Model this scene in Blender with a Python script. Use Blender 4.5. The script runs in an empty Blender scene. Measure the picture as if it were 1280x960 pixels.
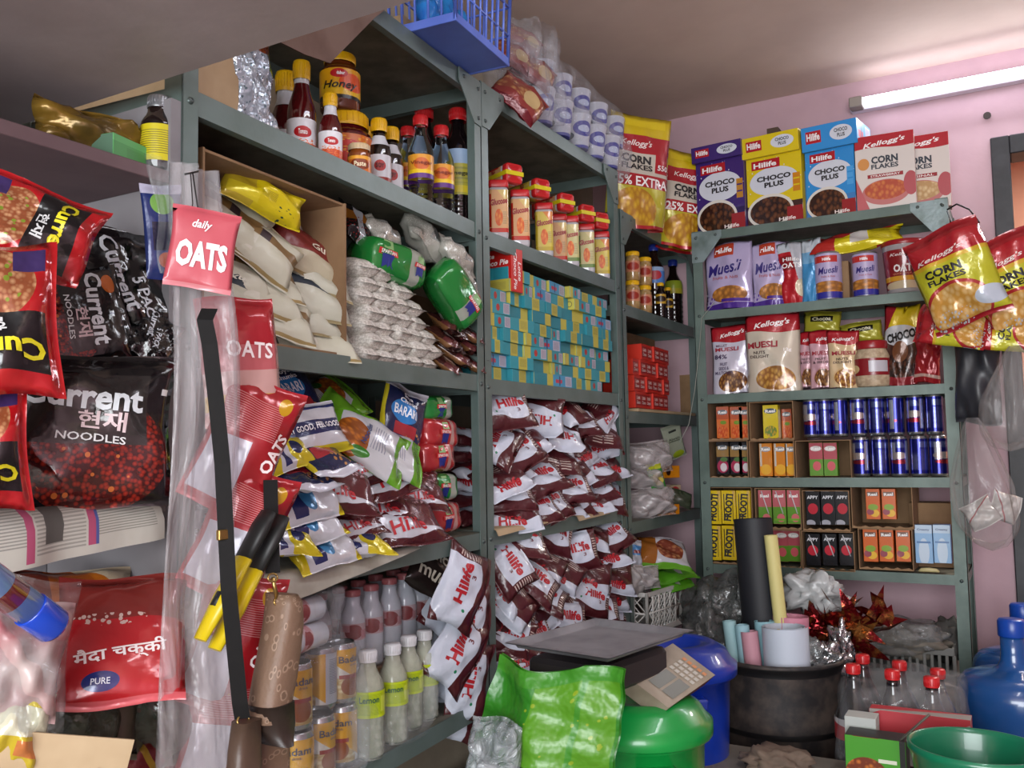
import bpy, bmesh, math, random
from mathutils import Vector, Matrix, Euler
random.seed(7)
R = math.radians
SC = bpy.context.scene
COL = SC.collection
# ---------------------------------------------------------------- camera
FPX = 1134.66
YAW, PITCH, ROLL = R(29.44), R(4.233), R(-1.03)
CAM = Vector((1.07, 0.0, 1.0))
_f = Vector((-math.sin(YAW) * math.cos(PITCH), math.cos(YAW) * math.cos(PITCH), math.sin(PITCH)))
_r0 = Vector((math.cos(YAW), math.sin(YAW), 0)); _u0 = _r0.cross(_f)
_r = _r0 * math.cos(ROLL) + _u0 * math.sin(ROLL)
_u = _u0 * math.cos(ROLL) - _r0 * math.sin(ROLL)
cd = bpy.data.cameras.new('camera'); cam = bpy.data.objects.new('camera', cd); COL.objects.link(cam)
cd.sensor_width = 36.0; cd.lens = 36.0 * FPX / 1280.0; cd.clip_start = 0.02; cd.clip_end = 60
_m = Matrix((_r, _u, -_f)).transposed().to_4x4(); _m.translation = CAM
cam.matrix_world = _m
SC.camera = cam
# ---------------------------------------------------------------- view, world, lights
SC.view_settings.view_transform = 'Standard'; SC.view_settings.look = 'None'
SC.view_settings.gamma = 1.0; SC.view_settings.use_curve_mapping = False
SC.view_settings.exposure = 0.12
w = bpy.data.worlds.new('sky'); SC.world = w; w.use_nodes = True
_bg = w.node_tree.nodes['Background']; _bg.inputs[0].default_value = (0.75, 0.87, 1.0, 1); _bg.inputs[1].default_value = 1.6
def area(name, loc, direction, sx, sy, power, col=(1, 1, 1)):
    l = bpy.data.lights.new(name, 'AREA'); l.shape = 'RECTANGLE'; l.size = sx; l.size_y = sy; l.energy = power; l.color = col
    o = bpy.data.objects.new(name, l); COL.objects.link(o); o.location = loc
    o.rotation_euler = Vector(direction).to_track_quat('-Z', 'Y').to_euler()
    return o
area("shopfront_daylight", (1.5, -2.15, 1.2), (-0.14, 1, 0.07), 2.2, 1.7, 142, (0.97, 0.985, 1.0))
area('ceiling_tube_glow', (1.25, 1.1, 2.17), (0, 0.0, -1), 0.08, 1.2, 6, (0.95, 0.97, 1.0))
area('wall_tube_glow', (1.22, 3.27, 2.15), (0.0, -0.8, -0.6), 1.15, 0.05, 6, (0.9, 0.94, 1.0))

# ---------------------------------------------------------------- colour and materials
def lin(c):
    return c / 12.92 if c <= 0.04045 else ((c + 0.055) / 1.055) ** 2.4
def hx(h):
    h = h.lstrip('#')
    return tuple(lin(int(h[i:i + 2], 16) / 255) for i in (0, 2, 4)) + (1.0,)
MATS = {}
def _new(name):
    m = bpy.data.materials.new(name); m.use_nodes = True
    nt = m.node_tree; b = nt.nodes['Principled BSDF']
    return m, nt, b
def _noise(nt, scale, detail=3, coord='Object', rough=0.55):
    tc = nt.nodes.new('ShaderNodeTexCoord'); n = nt.nodes.new('ShaderNodeTexNoise')
    n.inputs['Scale'].default_value = scale; n.inputs['Detail'].default_value = detail; n.inputs['Roughness'].default_value = rough
    nt.links.new(tc.outputs[coord], n.inputs['Vector']); return n
def _bump(nt, b, src, strength, dist=0.004):
    bp = nt.nodes.new('ShaderNodeBump'); bp.inputs['Strength'].default_value = strength; bp.inputs['Distance'].default_value = dist
    nt.links.new(src, bp.inputs['Height']); nt.links.new(bp.outputs[0], b.inputs['Normal'])
def mat(name, col, rough=0.5, metal=0.0, col2=None, nscale=12, bump=0.0, bscale=None, spec=0.5, emit=0, detail=4, lo=0.4, hi=0.65, coord='Object', bdist=0.004, coat=0):
    if name in MATS: return MATS[name]
    m, nt, b = _new(name)
    b.inputs['Base Color'].default_value = hx(col); b.inputs['Roughness'].default_value = rough; b.inputs['Metallic'].default_value = metal
    b.inputs['Specular IOR Level'].default_value = spec; b.inputs['Coat Weight'].default_value = coat
    if col2:
        n = _noise(nt, nscale, detail, coord); r = nt.nodes.new('ShaderNodeValToRGB')
        r.color_ramp.elements[0].position = lo; r.color_ramp.elements[0].color = hx(col)
        r.color_ramp.elements[1].position = hi; r.color_ramp.elements[1].color = hx(col2)
        nt.links.new(n.outputs[0], r.inputs[0]); nt.links.new(r.outputs[0], b.inputs['Base Color'])
    if bump: _bump(nt, b, _noise(nt, bscale or nscale, 3, coord).outputs[0], bump, bdist)
    if emit:
        b.inputs['Emission Color'].default_value = hx(col); b.inputs['Emission Strength'].default_value = emit
    m.diffuse_color = hx(col)
    MATS[name] = m; return m
def glass(name, col='#ffffff', rough=0.03, ior=1.45):
    if name in MATS: return MATS[name]
    m, nt, b = _new(name)
    b.inputs['Base Color'].default_value = hx(col); b.inputs['Roughness'].default_value = rough
    b.inputs['Transmission Weight'].default_value = 1.0; b.inputs['IOR'].default_value = ior
    MATS[name] = m; return m
def film(name, col='#e8e8ea', haze=0.25, rough=0.12, bump=0.6, scale=14, hcol=None, stretch=(1, 1, 1)):
    """clear crinkled plastic film: mostly see-through, part milky, glossy creases"""
    if name in MATS: return MATS[name]
    m, nt, b = _new(name)
    b.inputs['Base Color'].default_value = hx(hcol or col); b.inputs['Roughness'].default_value = rough
    b.inputs['Specular IOR Level'].default_value = 0.9
    tc = nt.nodes.new('ShaderNodeTexCoord'); mp = nt.nodes.new('ShaderNodeMapping'); mp.inputs['Scale'].default_value = stretch
    nt.links.new(tc.outputs['Object'], mp.inputs[0])
    n = nt.nodes.new('ShaderNodeTexNoise'); n.inputs['Scale'].default_value = scale; n.inputs['Detail'].default_value = 4; n.inputs['Distortion'].default_value = 1.2
    nt.links.new(mp.outputs[0], n.inputs['Vector'])
    _bump(nt, b, n.outputs[0], bump, 0.02)
    tr = nt.nodes.new('ShaderNodeBsdfTransparent'); tr.inputs[0].default_value = tuple(c ** 0.35 for c in hx(col)[:3]) + (1,)
    mx = nt.nodes.new('ShaderNodeMixShader')
    n2 = nt.nodes.new('ShaderNodeMapRange'); n2.inputs[1].default_value = 0.35; n2.inputs[2].default_value = 0.75
    n2.inputs[3].default_value = haze * 0.45; n2.inputs[4].default_value = min(1, haze * 1.9)
    nt.links.new(n.outputs[0], n2.inputs[0]); nt.links.new(n2.outputs[0], mx.inputs[0])
    nt.links.new(tr.outputs[0], mx.inputs[1]); nt.links.new(b.outputs[0], mx.inputs[2])
    nt.links.new(mx.outputs[0], nt.nodes['Material Output'].inputs[0])
    MATS[name] = m; return m

def design(name, base, layers, rough=0.32, metal=0.0, bump=0.25, bscale=40, coat=0.0, bdist=0.003, foil=None):
    """printed surface: base colour and a list of shapes drawn in the part's own UV space"""
    if name in MATS: return MATS[name]
    m, nt, b = _new(name); N = nt.nodes; L = nt.links
    uv = N.new('ShaderNodeUVMap'); uv.uv_map = 'UVMap'
    sp = N.new('ShaderNodeSeparateXYZ'); L.new(uv.outputs[0], sp.inputs[0]); U, V = sp.outputs[0], sp.outputs[1]
    def mth(op, a, bb=None, c=None):
        n = N.new('ShaderNodeMath'); n.operation = op
        for i, x in enumerate((a, bb, c)):
            if x is None: continue
            if isinstance(x, (int, float)): n.inputs[i].default_value = x
            else: L.new(x, n.inputs[i])
        return n.outputs[0]
    def mask(l):
        k = l[0]
        if k == 'rect':
            _, u0, v0, u1, v1 = l[:5]
            a = mth('COMPARE', U, (u0 + u1) / 2, abs(u1 - u0) / 2); c = mth('COMPARE', V, (v0 + v1) / 2, abs(v1 - v0) / 2)
            return mth('MULTIPLY', a, c)
        if k == 'ell':
            _, cu, cv, ru, rv = l[:5]
            a = mth('DIVIDE', mth('SUBTRACT', U, cu), ru); c = mth('DIVIDE', mth('SUBTRACT', V, cv), rv)
            return mth('LESS_THAN', mth('ADD', mth('MULTIPLY', a, a), mth('MULTIPLY', c, c)), 1.0)
        if k == 'half':      # a*u + b*v > c
            _, A, B_, Cc = l[:4]
            return mth('GREATER_THAN', mth('ADD', mth('MULTIPLY', U, A), mth('MULTIPLY', V, B_)), Cc)
        if k == 'wave':      # v < v0 + amp*sin(freq*u+ph) (+ slope*u)
            _, v0, amp, fr, ph, sl = l[:6]
            s = mth('MULTIPLY', mth('SINE', mth('ADD', mth('MULTIPLY', U, fr), ph)), amp)
            return mth('LESS_THAN', V, mth('ADD', mth('ADD', s, v0), mth('MULTIPLY', U, sl)))
        if k == 'bars':      # vertical bars in a rect : u0,v0,u1,v1,n,duty
            _, u0, v0, u1, v1, n_, du, ax = l[:8]
            a = mth('COMPARE', U, (u0 + u1) / 2, abs(u1 - u0) / 2); c = mth('COMPARE', V, (v0 + v1) / 2, abs(v1 - v0) / 2)
            q = U if ax == 'u' else V
            s = mth('LESS_THAN', mth('FRACT', mth('MULTIPLY', q, n_)), du)
            return mth('MULTIPLY', mth('MULTIPLY', a, c), s)
        if k == 'spots':     # voronoi spots in an ellipse: cu cv ru rv scale size
            _, cu, cv, ru, rv, scl, size = l[:7]
            a = mth('DIVIDE', mth('SUBTRACT', U, cu), ru); c = mth('DIVIDE', mth('SUBTRACT', V, cv), rv)
            e = mth('LESS_THAN', mth('ADD', mth('MULTIPLY', a, a), mth('MULTIPLY', c, c)), 1.0)
            vo = N.new('ShaderNodeTexVoronoi'); vo.inputs['Scale'].default_value = scl; L.new(uv.outputs[0], vo.inputs['Vector'])
            return mth('MULTIPLY', e, mth('LESS_THAN', vo.outputs['Distance'], size))
        raise ValueError(k)
    cur = None
    for l in layers:
        mk = mask(l); c = l[-1]
        mx = N.new('ShaderNodeMix'); mx.data_type = 'RGBA'; L.new(mk, mx.inputs[0])
        if cur is None: mx.inputs[6].default_value = hx(base)
        else: L.new(cur, mx.inputs[6])
        if isinstance(c, tuple):   # two-tone cellular print (flakes, noodles, nuts)
            vo = N.new('ShaderNodeTexVoronoi'); vo.inputs['Scale'].default_value = c[2]; L.new(uv.outputs[0], vo.inputs['Vector'])
            rp = N.new('ShaderNodeValToRGB'); rp.color_ramp.elements[0].position = 0.12; rp.color_ramp.elements[0].color = hx(c[0])
            rp.color_ramp.elements[1].position = 0.62; rp.color_ramp.elements[1].color = hx(c[1]); L.new(vo.outputs['Distance'], rp.inputs[0])
            L.new(rp.outputs[0], mx.inputs[7])
        else: mx.inputs[7].default_value = hx(c)
        cur = mx.outputs[2]
    if cur is not None: L.new(cur, b.inputs['Base Color'])
    else: b.inputs['Base Color'].default_value = hx(base)
    b.inputs['Roughness'].default_value = rough; b.inputs['Metallic'].default_value = metal; b.inputs['Coat Weight'].default_value = coat
    if bump: _bump(nt, b, _noise(nt, bscale, 3).outputs[0], bump, bdist)
    m.diffuse_color = hx(base)
    MATS[name] = m; return m
def ink(c, rough=0.4): return mat('ink_' + c.lstrip('#'), c, rough)

# ---------------------------------------------------------------- frames: u runs along a rack front, out points into the room
def project(P):
    d = P - CAM; z = d.dot(_f); return 640 + FPX * d.dot(_r) / z, 480 - FPX * d.dot(_u) / z
def ray(px, py): return _f + _r * ((px - 640) / FPX) - _u * ((py - 480) / FPX)
class Frame:
    def __init__(s, ox, oy, ang):
        s.o = Vector((ox, oy, 0)); s.a = R(ang); s.ux = Vector((math.cos(s.a), math.sin(s.a), 0)); s.n = Vector((math.sin(s.a), -math.cos(s.a), 0))
    def w(s, u, out, z): return s.o + s.ux * u + s.n * out + Vector((0, 0, z))
    def at(s, px, py, out=0.0):      # photo pixel -> (u, z) on the plane 'out' in front of this rack
        d = ray(px, py); C = CAM - s.o; t = (out - C.dot(s.n)) / d.dot(s.n); P = C + d * t
        return P.dot(s.ux), P.z
    def u(s, px, out, z):            # u at which a point (u,out,z) lies in photo column px
        a = s.w(0, out, z) - CAM; k = (px - 640) / FPX
        return -(a.dot(_r) - k * a.dot(_f)) / (s.ux.dot(_r) - k * s.ux.dot(_f))
def atz(px, py, z):
    d = ray(px, py); t = (z - CAM.z) / d.z; return CAM + d * t
def aty(px, py, y):
    d = ray(px, py); t = (y - CAM.y) / d.y; return CAM + d * t
def atx(px, py, x):
    d = ray(px, py); t = (x - CAM.x) / d.x; return CAM + d * t

# ---------------------------------------------------------------- mesh building
class MB:
    def __init__(s): s.bm = bmesh.new(); s.uv = s.bm.loops.layers.uv.new('UVMap'); s.mats = []
    def mi(s, m):
        if m not in s.mats: s.mats.append(m)
        return s.mats.index(m)
    def face(s, vs, m, uvs=None, smooth=False):
        try: f = s.bm.faces.new(vs)
        except ValueError: return None
        f.material_index = s.mi(m); f.smooth = smooth
        if uvs:
            for l, t in zip(f.loops, uvs): l[s.uv].uv = t
        return f
    def box(s, x0, y0, z0, x1, y1, z1, m, bevel=0.0, M=None, sides=None):
        """box; sides = {'front','back','left','right','top','bottom': material}; each face has UV 0..1"""
        c = [(x0, y0, z0), (x1, y0, z0), (x1, y0, z1), (x0, y0, z1), (x0, y1, z0), (x1, y1, z0), (x1, y1, z1), (x0, y1, z1)]
        v = [s.bm.verts.new(M @ Vector(p) if M else p) for p in c]
        Q = [(0, 0), (1, 0), (1, 1), (0, 1)]; sides = sides or {}
        fs = [s.face([v[0], v[1], v[2], v[3]], sides.get('front', m), Q), s.face([v[5], v[4], v[7], v[6]], sides.get('back', m), Q),
              s.face([v[4], v[0], v[3], v[7]], sides.get('left', m), Q), s.face([v[1], v[5], v[6], v[2]], sides.get('right', m), Q),
              s.face([v[3], v[2], v[6], v[7]], sides.get('top', m), Q), s.face([v[4], v[5], v[1], v[0]], sides.get('bottom', m), Q)]
        if bevel:
            es = list({e for f in fs for e in f.edges})
            bmesh.ops.bevel(s.bm, geom=es, offset=bevel, segments=1, affect='EDGES', clamp_overlap=True)
        return s
    def grid(s, fn, nu, nv, m, smooth=True, flip=False, closeu=False, matfn=None):
        V = [[s.bm.verts.new(fn(i / nu, j / nv)) for i in range(nu + (0 if closeu else 1))] for j in range(nv + 1)]
        for j in range(nv):
            for i in range(nu):
                i2 = (i + 1) % nu if closeu else i + 1
                q = [V[j][i], V[j][i2], V[j + 1][i2], V[j + 1][i]]; t = [(i / nu, j / nv), ((i + 1) / nu, j / nv), ((i + 1) / nu, (j + 1) / nv), (i / nu, (j + 1) / nv)]
                if flip: q.reverse(); t.reverse()
                s.face(q, matfn(i / nu, j / nv) if matfn else m, t, smooth)
        return V
    def lathe(s, prof, m, n=20, M=None, cap=True, mats=None, uvspan=None, squash=1.0):
        """revolve [(r,z)...] about z; faces get u round, v along height; mats maps segment index -> material"""
        z0 = min(p[1] for p in prof); z1 = max(p[1] for p in prof); H = max(1e-6, z1 - z0)
        rings = []
        for r, z in prof:
            rings.append([s.bm.verts.new((M or Matrix()) @ Vector((max(r, 1e-5) * math.sin(2 * math.pi * k / n), -max(r, 1e-5) * squash * math.cos(2 * math.pi * k / n), z))) for k in range(n)])
        for j in range(len(prof) - 1):
            mm = (mats or {}).get(j, m)
            for k in range(n):
                k2 = (k + 1) % n; u0 = (k / n + 0.5) % 1.0; u1 = u0 + 1 / n
                va, vb = (prof[j][1] - z0) / H, (prof[j + 1][1] - z0) / H
                if uvspan and j in uvspan: va, vb = uvspan[j]
                s.face([rings[j][k], rings[j][k2], rings[j + 1][k2], rings[j + 1][k]], mm, [(u0, va), (u1, va), (u1, vb), (u0, vb)], True)
        if cap:
            if prof[0][0] > 1e-4: s.face(list(reversed(rings[0])), (mats or {}).get(0, m), [(0.5, 0.01)] * n)
            if prof[-1][0] > 1e-4: s.face(rings[-1], (mats or {}).get(len(prof) - 2, m), [(0.5, 0.99)] * n)
        return s
    def tube(s, pts, r, m, n=8, closed=False, flat=1.0, uplane=None):
        pts = [Vector(p) for p in pts]; rings = []; N_ = len(pts)
        prev = None
        for i, p in enumerate(pts):
            a = pts[i - 1] if (i or closed) else p; b = pts[(i + 1) % N_] if (i < N_ - 1 or closed) else p
            d = (b - a).normalized(); up = uplane or (prev if prev else (Vector((0, 0, 1)) if abs(d.z) < 0.9 else Vector((1, 0, 0))))
            e1 = d.cross(up)
            if e1.length < 1e-6: e1 = d.cross(Vector((0, 1, 0)))
            e1.normalize(); e2 = e1.cross(d).normalized(); prev = e2 if not uplane else None
            rr = r[i] if isinstance(r, (list, tuple)) else r
            rings.append([s.bm.verts.new(p + e1 * (rr * math.cos(2 * math.pi * k / n)) + e2 * (rr * flat * math.sin(2 * math.pi * k / n))) for k in range(n)])
        for j in range(N_ if closed else N_ - 1):
            A, B_ = rings[j], rings[(j + 1) % N_]
            for k in range(n):
                s.face([A[k], A[(k + 1) % n], B_[(k + 1) % n], B_[k]], m, [(k / n, j / N_), ((k + 1) / n, j / N_), ((k + 1) / n, (j + 1) / N_), (k / n, (j + 1) / N_)], True)
        if not closed:
            s.face(list(reversed(rings[0])), m); s.face(rings[-1], m)
        return s
    def prism(s, pts, y0, y1, m, M=None):
        """polygon in xz extruded from y0 to y1"""
        A = [s.bm.verts.new((M or Matrix()) @ Vector((x, y0, z))) for x, z in pts]; B_ = [s.bm.verts.new((M or Matrix()) @ Vector((x, y1, z))) for x, z in pts]
        xs = [p[0] for p in pts]; zs = [p[1] for p in pts]; dx = max(xs) - min(xs) or 1; dz = max(zs) - min(zs) or 1
        U = [((x - min(xs)) / dx, (z - min(zs)) / dz) for x, z in pts]
        s.face(A, m, U); s.face(list(reversed(B_)), m, list(reversed(U)))
        for i in range(len(pts)):
            j = (i + 1) % len(pts); s.face([A[j], A[i], B_[i], B_[j]], m, [(0.5, 0.5)] * 4)
        return s
    def mesh(s, name):
        bmesh.ops.recalc_face_normals(s.bm, faces=s.bm.faces[:]) if False else None
        me = bpy.data.meshes.new(name); s.bm.to_mesh(me); s.bm.free()
        for m in s.mats: me.materials.append(m)
        return me

_TX = {}
def text_geo(body, bold=0.0, shear=0.0, space=1.0, line=1.0):
    """triangulated lettering, cap height about 0.7, centred on 0,0"""
    key = (body, bold, shear, space, line)
    if key in _TX: return _TX[key]
    c = bpy.data.curves.new('lettering', 'FONT'); c.body = body; c.size = 1.0; c.align_x = 'CENTER'; c.align_y = 'CENTER'
    c.offset = bold; c.shear = shear; c.space_character = space; c.space_line = line; c.resolution_u = 2; c.fill_mode = 'FRONT'
    o = bpy.data.objects.new('lettering', c)
    me = bpy.data.meshes.new_from_object(o)
    vs = [(v.co.x, v.co.y) for v in me.vertices]; fs = [tuple(p.vertices) for p in me.polygons]
    if vs:
        xs = [v[0] for v in vs]; ys = [v[1] for v in vs]
        cx, cy = (min(xs) + max(xs)) / 2, (min(ys) + max(ys)) / 2; W, H = max(xs) - min(xs), max(ys) - min(ys)
        vs = [(x - cx, y - cy) for x, y in vs]
    else: W = H = 1
    bpy.data.objects.remove(o); bpy.data.curves.remove(c); bpy.data.meshes.remove(me)
    _TX[key] = (vs, fs, W, H); return _TX[key]
def T(body, cu, cv, h, col, w=None, rot=0, bold=0.02, shear=0, space=1.0, line=1.0, off=0.0):
    return dict(body=body, cu=cu, cv=cv, h=h, col=col, w=w, rot=rot, bold=bold, shear=shear, space=space, line=line, off=off)
def put_text(mb, surf, W, H, t, eps=0.0007):
    """surf(x, z, off) maps metric face coordinates (origin centre) to a point"""
    vs, fs, tw, th = text_geo(t['body'], t['bold'], t['shear'], t['space'], t['line'])
    if not vs: return
    nl = t['body'].count('\n') + 1
    sy = t['h'] * H / (th if nl > 1 or True else 0.7)
    sx = sy if t['w'] is None else t['w'] * W / tw
    ca, sa = math.cos(R(t['rot'])), math.sin(R(t['rot']))
    X0, Z0 = (t['cu'] - 0.5) * W, (t['cv'] - 0.5) * H; m = ink(t['col'])
    bv = []
    for x, y in vs:
        x *= sx; y *= sy
        bv.append(mb.bm.verts.new(surf(X0 + x * ca - y * sa, Z0 + x * sa + y * ca, eps + t['off'])))
    for f in fs:
        g = mb.face([bv[i] for i in f], m)

def link(o): COL.objects.link(o); return o
class Kind:
    """a thing's template: named meshes; parts = [(name, mesh, parent_index or None, label)] """
    def __init__(s, name, cat, mesh=None, parts=()): s.name, s.cat, s.mesh, s.parts = name, cat, mesh, list(parts)
def basis(fr, u, out, z, yaw=0, tilt=0, roll=0):
    M = Matrix.Rotation(fr.a + R(yaw), 4, 'Z') @ Matrix.Rotation(-R(tilt), 4, 'X') @ Matrix.Rotation(R(roll), 4, 'Y')
    M.translation = fr.w(u, out, z); return M
_PROTO = {}
def put(kind, label, M, group=None, scale=1.0, cat=None):
    """first use makes the thing and its parts, later ones copy them"""
    if kind not in _PROTO:
        root = bpy.data.objects.new(kind.name, kind.mesh); obs = []
        for nm, me, par, lb in kind.parts:
            o = bpy.data.objects.new(nm, me); link(o); o.parent = root if par is None else obs[par]
            if lb: o['label'] = lb
            obs.append(o)
        _PROTO[kind] = (root, obs)
    else:
        r0, ob0 = _PROTO[kind]; root = r0.copy(); obs = []
        for k, o0 in enumerate(ob0):
            o = o0.copy(); link(o); par = kind.parts[k][2]; o.parent = root if par is None else obs[par]; obs.append(o)
    link(root)
    root.matrix_world = M @ Matrix.Scale(scale, 4) if not isinstance(scale, tuple) else M @ Matrix.Diagonal((*scale, 1))
    root['label'] = label; root['category'] = cat or kind.cat
    if group: root['group'] = group
    elif 'group' in root: del root['group']
    return root
def thing(mb, name, label, cat, M=None, group=None, parts=()):
    o = link(bpy.data.objects.new(name, mb.mesh(name) if isinstance(mb, MB) else mb))
    if M is not None: o.matrix_world = M
    o['label'] = label; o['category'] = cat
    if group: o['group'] = group
    for p in parts: sub(o, *p)
    return o
def empty(name, label, cat, M, group=None):
    o = link(bpy.data.objects.new(name, None)); o.matrix_world = M; o.empty_display_size = 0.05
    o['label'] = label; o['category'] = cat
    if group: o['group'] = group
    return o
def sub(parent, name, mb, label=None):
    o = link(bpy.data.objects.new(name, mb.mesh(name) if isinstance(mb, MB) else mb)); o.parent = parent
    if label: o['label'] = label
    return o
def struct(name, mb):
    o = link(bpy.data.objects.new(name, mb.mesh(name))); o['kind'] = 'structure'; return o
ORD = ['first', 'second', 'third', 'fourth', 'fifth', 'sixth', 'seventh', 'eighth', 'ninth', 'tenth', 'eleventh', 'twelfth', 'thirteenth', 'fourteenth']

# ---------------------------------------------------------------- packages
def pouch_fn(W, H, Tk, seed=0, style='pillow', wr=1.0, seal=0.05, bend=0.0):
    rnd = random.Random(seed); ph = [rnd.uniform(0, 6.28) for _ in range(10)]; k1, k2 = rnd.uniform(5, 9), rnd.uniform(2, 4)
    def S(s, t, side):
        """s,t in -1..1, side=-1 front, +1 back"""
        se = 1 - 2 * seal; tt = max(-1, min(1, t / se)); es = max(0.0, 1 - abs(s) ** 2.4)
        if style == 'pillow':
            body = max(0.0, 1 - abs(tt) ** 2.6) ** 0.62 * es ** 0.55
            pull = 0.055 * max(0.0, 1 - abs(tt) ** 2)
        else:   # stand-up: deep at the bottom, flat at the top
            q = (tt + 1) / 2; body = (0.12 + 0.88 * max(0, 1 - q ** 1.3) ** 0.7) * es ** 0.6 * (1 if q < 0.97 else 0.3)
            pull = 0.03 * math.sin(math.pi * q)
            if t > se: body = 0.0
        y = side * (Tk / 2) * body
        w_ = wr * Tk * (0.05 * math.sin(k1 * s + ph[0] + 1.5 * t) * math.sin(k2 * t * 2 + ph[1]) + 0.035 * math.sin(13 * s + ph[2] + 3 * t) * abs(tt) ** 3 + 0.04 * math.sin(4 * s + 5 * t + ph[3]))
        y += side * w_ * min(1, body * 3) + wr * 0.02 * W * math.sin(3.2 * s + ph[4]) * abs(t) ** 3 + side * 0.0006
        y += bend * (t * t) * H * 0.5
        x = W / 2 * s * (1 - pull) * (1 + 0.015 * wr * math.sin(4 * t + ph[5]))
        z = H / 2 * t + wr * 0.012 * H * math.sin(2.5 * s + ph[6]) * abs(t)
        return Vector((x, y, z))
    return S
def pouch(name, W, H, Tk, front, texts=(), back=None, seed=0, style='pillow', wr=1.0, seal=0.05, sealmat=None, bend=0.0, nu=14, nv=18, backtexts=()):
    mb = MB(); S = pouch_fn(W, H, Tk, seed, style, wr, seal, bend); back = back or front
    mf = (lambda i, j: sealmat if (j >= 1 - seal - 1e-3 or j < seal - 1e-3) else front) if sealmat else None
    # v rows: exact seal lines
    vr = [0, seal] + [seal + (1 - 2 * seal) * k / (nv - 2) for k in range(1, nv - 2)] + [1 - seal, 1]
    for side, m in ((-1, front), (1, back)):
        V = [[mb.bm.verts.new(S(2 * i / nu - 1, 2 * v - 1, side)) for i in range(nu + 1)] for v in vr]
        for j in range(len(vr) - 1):
            mm = sealmat if sealmat and (j == 0 or j == len(vr) - 2) else m
            for i in range(nu):
                q = [V[j][i], V[j][i + 1], V[j + 1][i + 1], V[j + 1][i]]; t = [(i / nu, vr[j]), ((i + 1) / nu, vr[j]), ((i + 1) / nu, vr[j + 1]), (i / nu, vr[j + 1])]
                if side > 0: q.reverse(); t.reverse(); t = [(1 - a, b) for a, b in t]
                mb.face(q, mm, t, True)
    bmesh.ops.remove_doubles(mb.bm, verts=mb.bm.verts[:], dist=0.0016)
    def sf(sgn):
        def surf(x, z, off):
            s, t = 2 * x / W, 2 * z / H; s = max(-1, min(1, s)); t = max(-1, min(1, t))
            p = S(s, t, sgn); e = 0.02
            n = (S(s + e, t, sgn) - S(s - e, t, sgn)).cross(S(s, t + e, sgn) - S(s, t - e, sgn)).normalized()
            if sgn > 0: n = -n
            return p + n * (off + 0.0009)
        return surf
    for t in texts: put_text(mb, sf(-1), W, H, t)
    for t in backtexts: put_text(mb, sf(1), W, H, t)
    return mb.mesh(name)
def boxsurf(x0, x1, y, z0, z1):
    def surf(x, z, off): return Vector(((x0 + x1) / 2 + x, y - off, (z0 + z1) / 2 + z))
    return surf
def carton(name, W, H, D, front, side=None, top=None, texts=(), toptexts=(), sidetexts=(), bevel=0.0008, back=None, lefttexts=()):
    """closed box, base centre at origin, front towards -Y"""
    mb = MB(); mb.box(-W / 2, -D / 2, 0, W / 2, D / 2, H, front, bevel, None, {'left': side or front, 'right': side or front, 'top': top or side or front, 'bottom': side or front, 'back': back or front})
    for t in texts: put_text(mb, boxsurf(-W / 2, W / 2, -D / 2, 0, H), W, H, t)
    for t in toptexts: put_text(mb, lambda x, z, off: Vector((x, z, H + off)), W, D, t)
    for t in sidetexts: put_text(mb, lambda x, z, off: Vector((W / 2 + off, x, H / 2 + z)), D, H, t)
    for t in lefttexts: put_text(mb, lambda x, z, off: Vector((-W / 2 - off, -x, H / 2 + z)), D, H, t)
    return mb.mesh(name)
def cyl_surf(r, zc):
    def surf(x, z, off):
        a = x / r; return Vector(((r + off) * math.sin(a), -(r + off) * math.cos(a), zc + z))
    return surf
# ---------------------------------------------------------------- the room
PINK = mat('pink_distemper', '#bb9ca4', 0.75, col2='#ae9098', nscale=3.0, bump=0.35, bscale=26, bdist=0.003)
CEIL = mat('ceiling_paint', '#cfb9ac', 0.85, col2='#c2ab9f', nscale=2.2, bump=0.3, bscale=18, bdist=0.004)
CREAM = mat('cream_wall_paint', '#a39884', 0.8, col2='#8c8270', nscale=4, bump=0.3)
FLOOR = mat('cement_floor', '#8f8a82', 0.7, col2='#77726a', nscale=7, bump=0.4)
XL, XR, YB, YF, ZC = -0.42, 2.7, 3.34, -2.2, 2.285
m = MB(); m.box(XL - .1, YF - .1, -0.1, XR + .1, YB + 2.0, 0, FLOOR); struct('floor', m)
m = MB(); m.box(XL - .1, YF - .1, ZC, XR + .1, YB + .12, ZC + .1, CEIL); struct('ceiling', m)
m = MB(); m.box(XL - .1, YF, 0, XL, YB + .1, ZC, CREAM); struct('wall_left', m)
DX0, DX1, DZ = 1.016, 1.95, 2.0          # the opening at the right of the back wall
m = MB(); m.box(XL, YB, 0, DX0, YB + .12, ZC, PINK); m.box(DX0, YB, DZ, DX1, YB + .12, ZC, PINK); m.box(DX1, YB, 0, XR, YB + .12, ZC, PINK)
struct('wall_back', m)
m = MB(); m.box(XR, YF, 0, XR + .1, YB + .1, ZC, PINK); struct('wall_right', m)
m = MB(); m.box(XL, YF - .1, 2.1, XR, YF, ZC, CREAM); m.box(XL, YF - .1, 0, .35, YF, 2.1, CREAM); m.box(2.62, YF - .1, 0, XR, YF, 2.1, CREAM); struct('wall_front', m)
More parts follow.
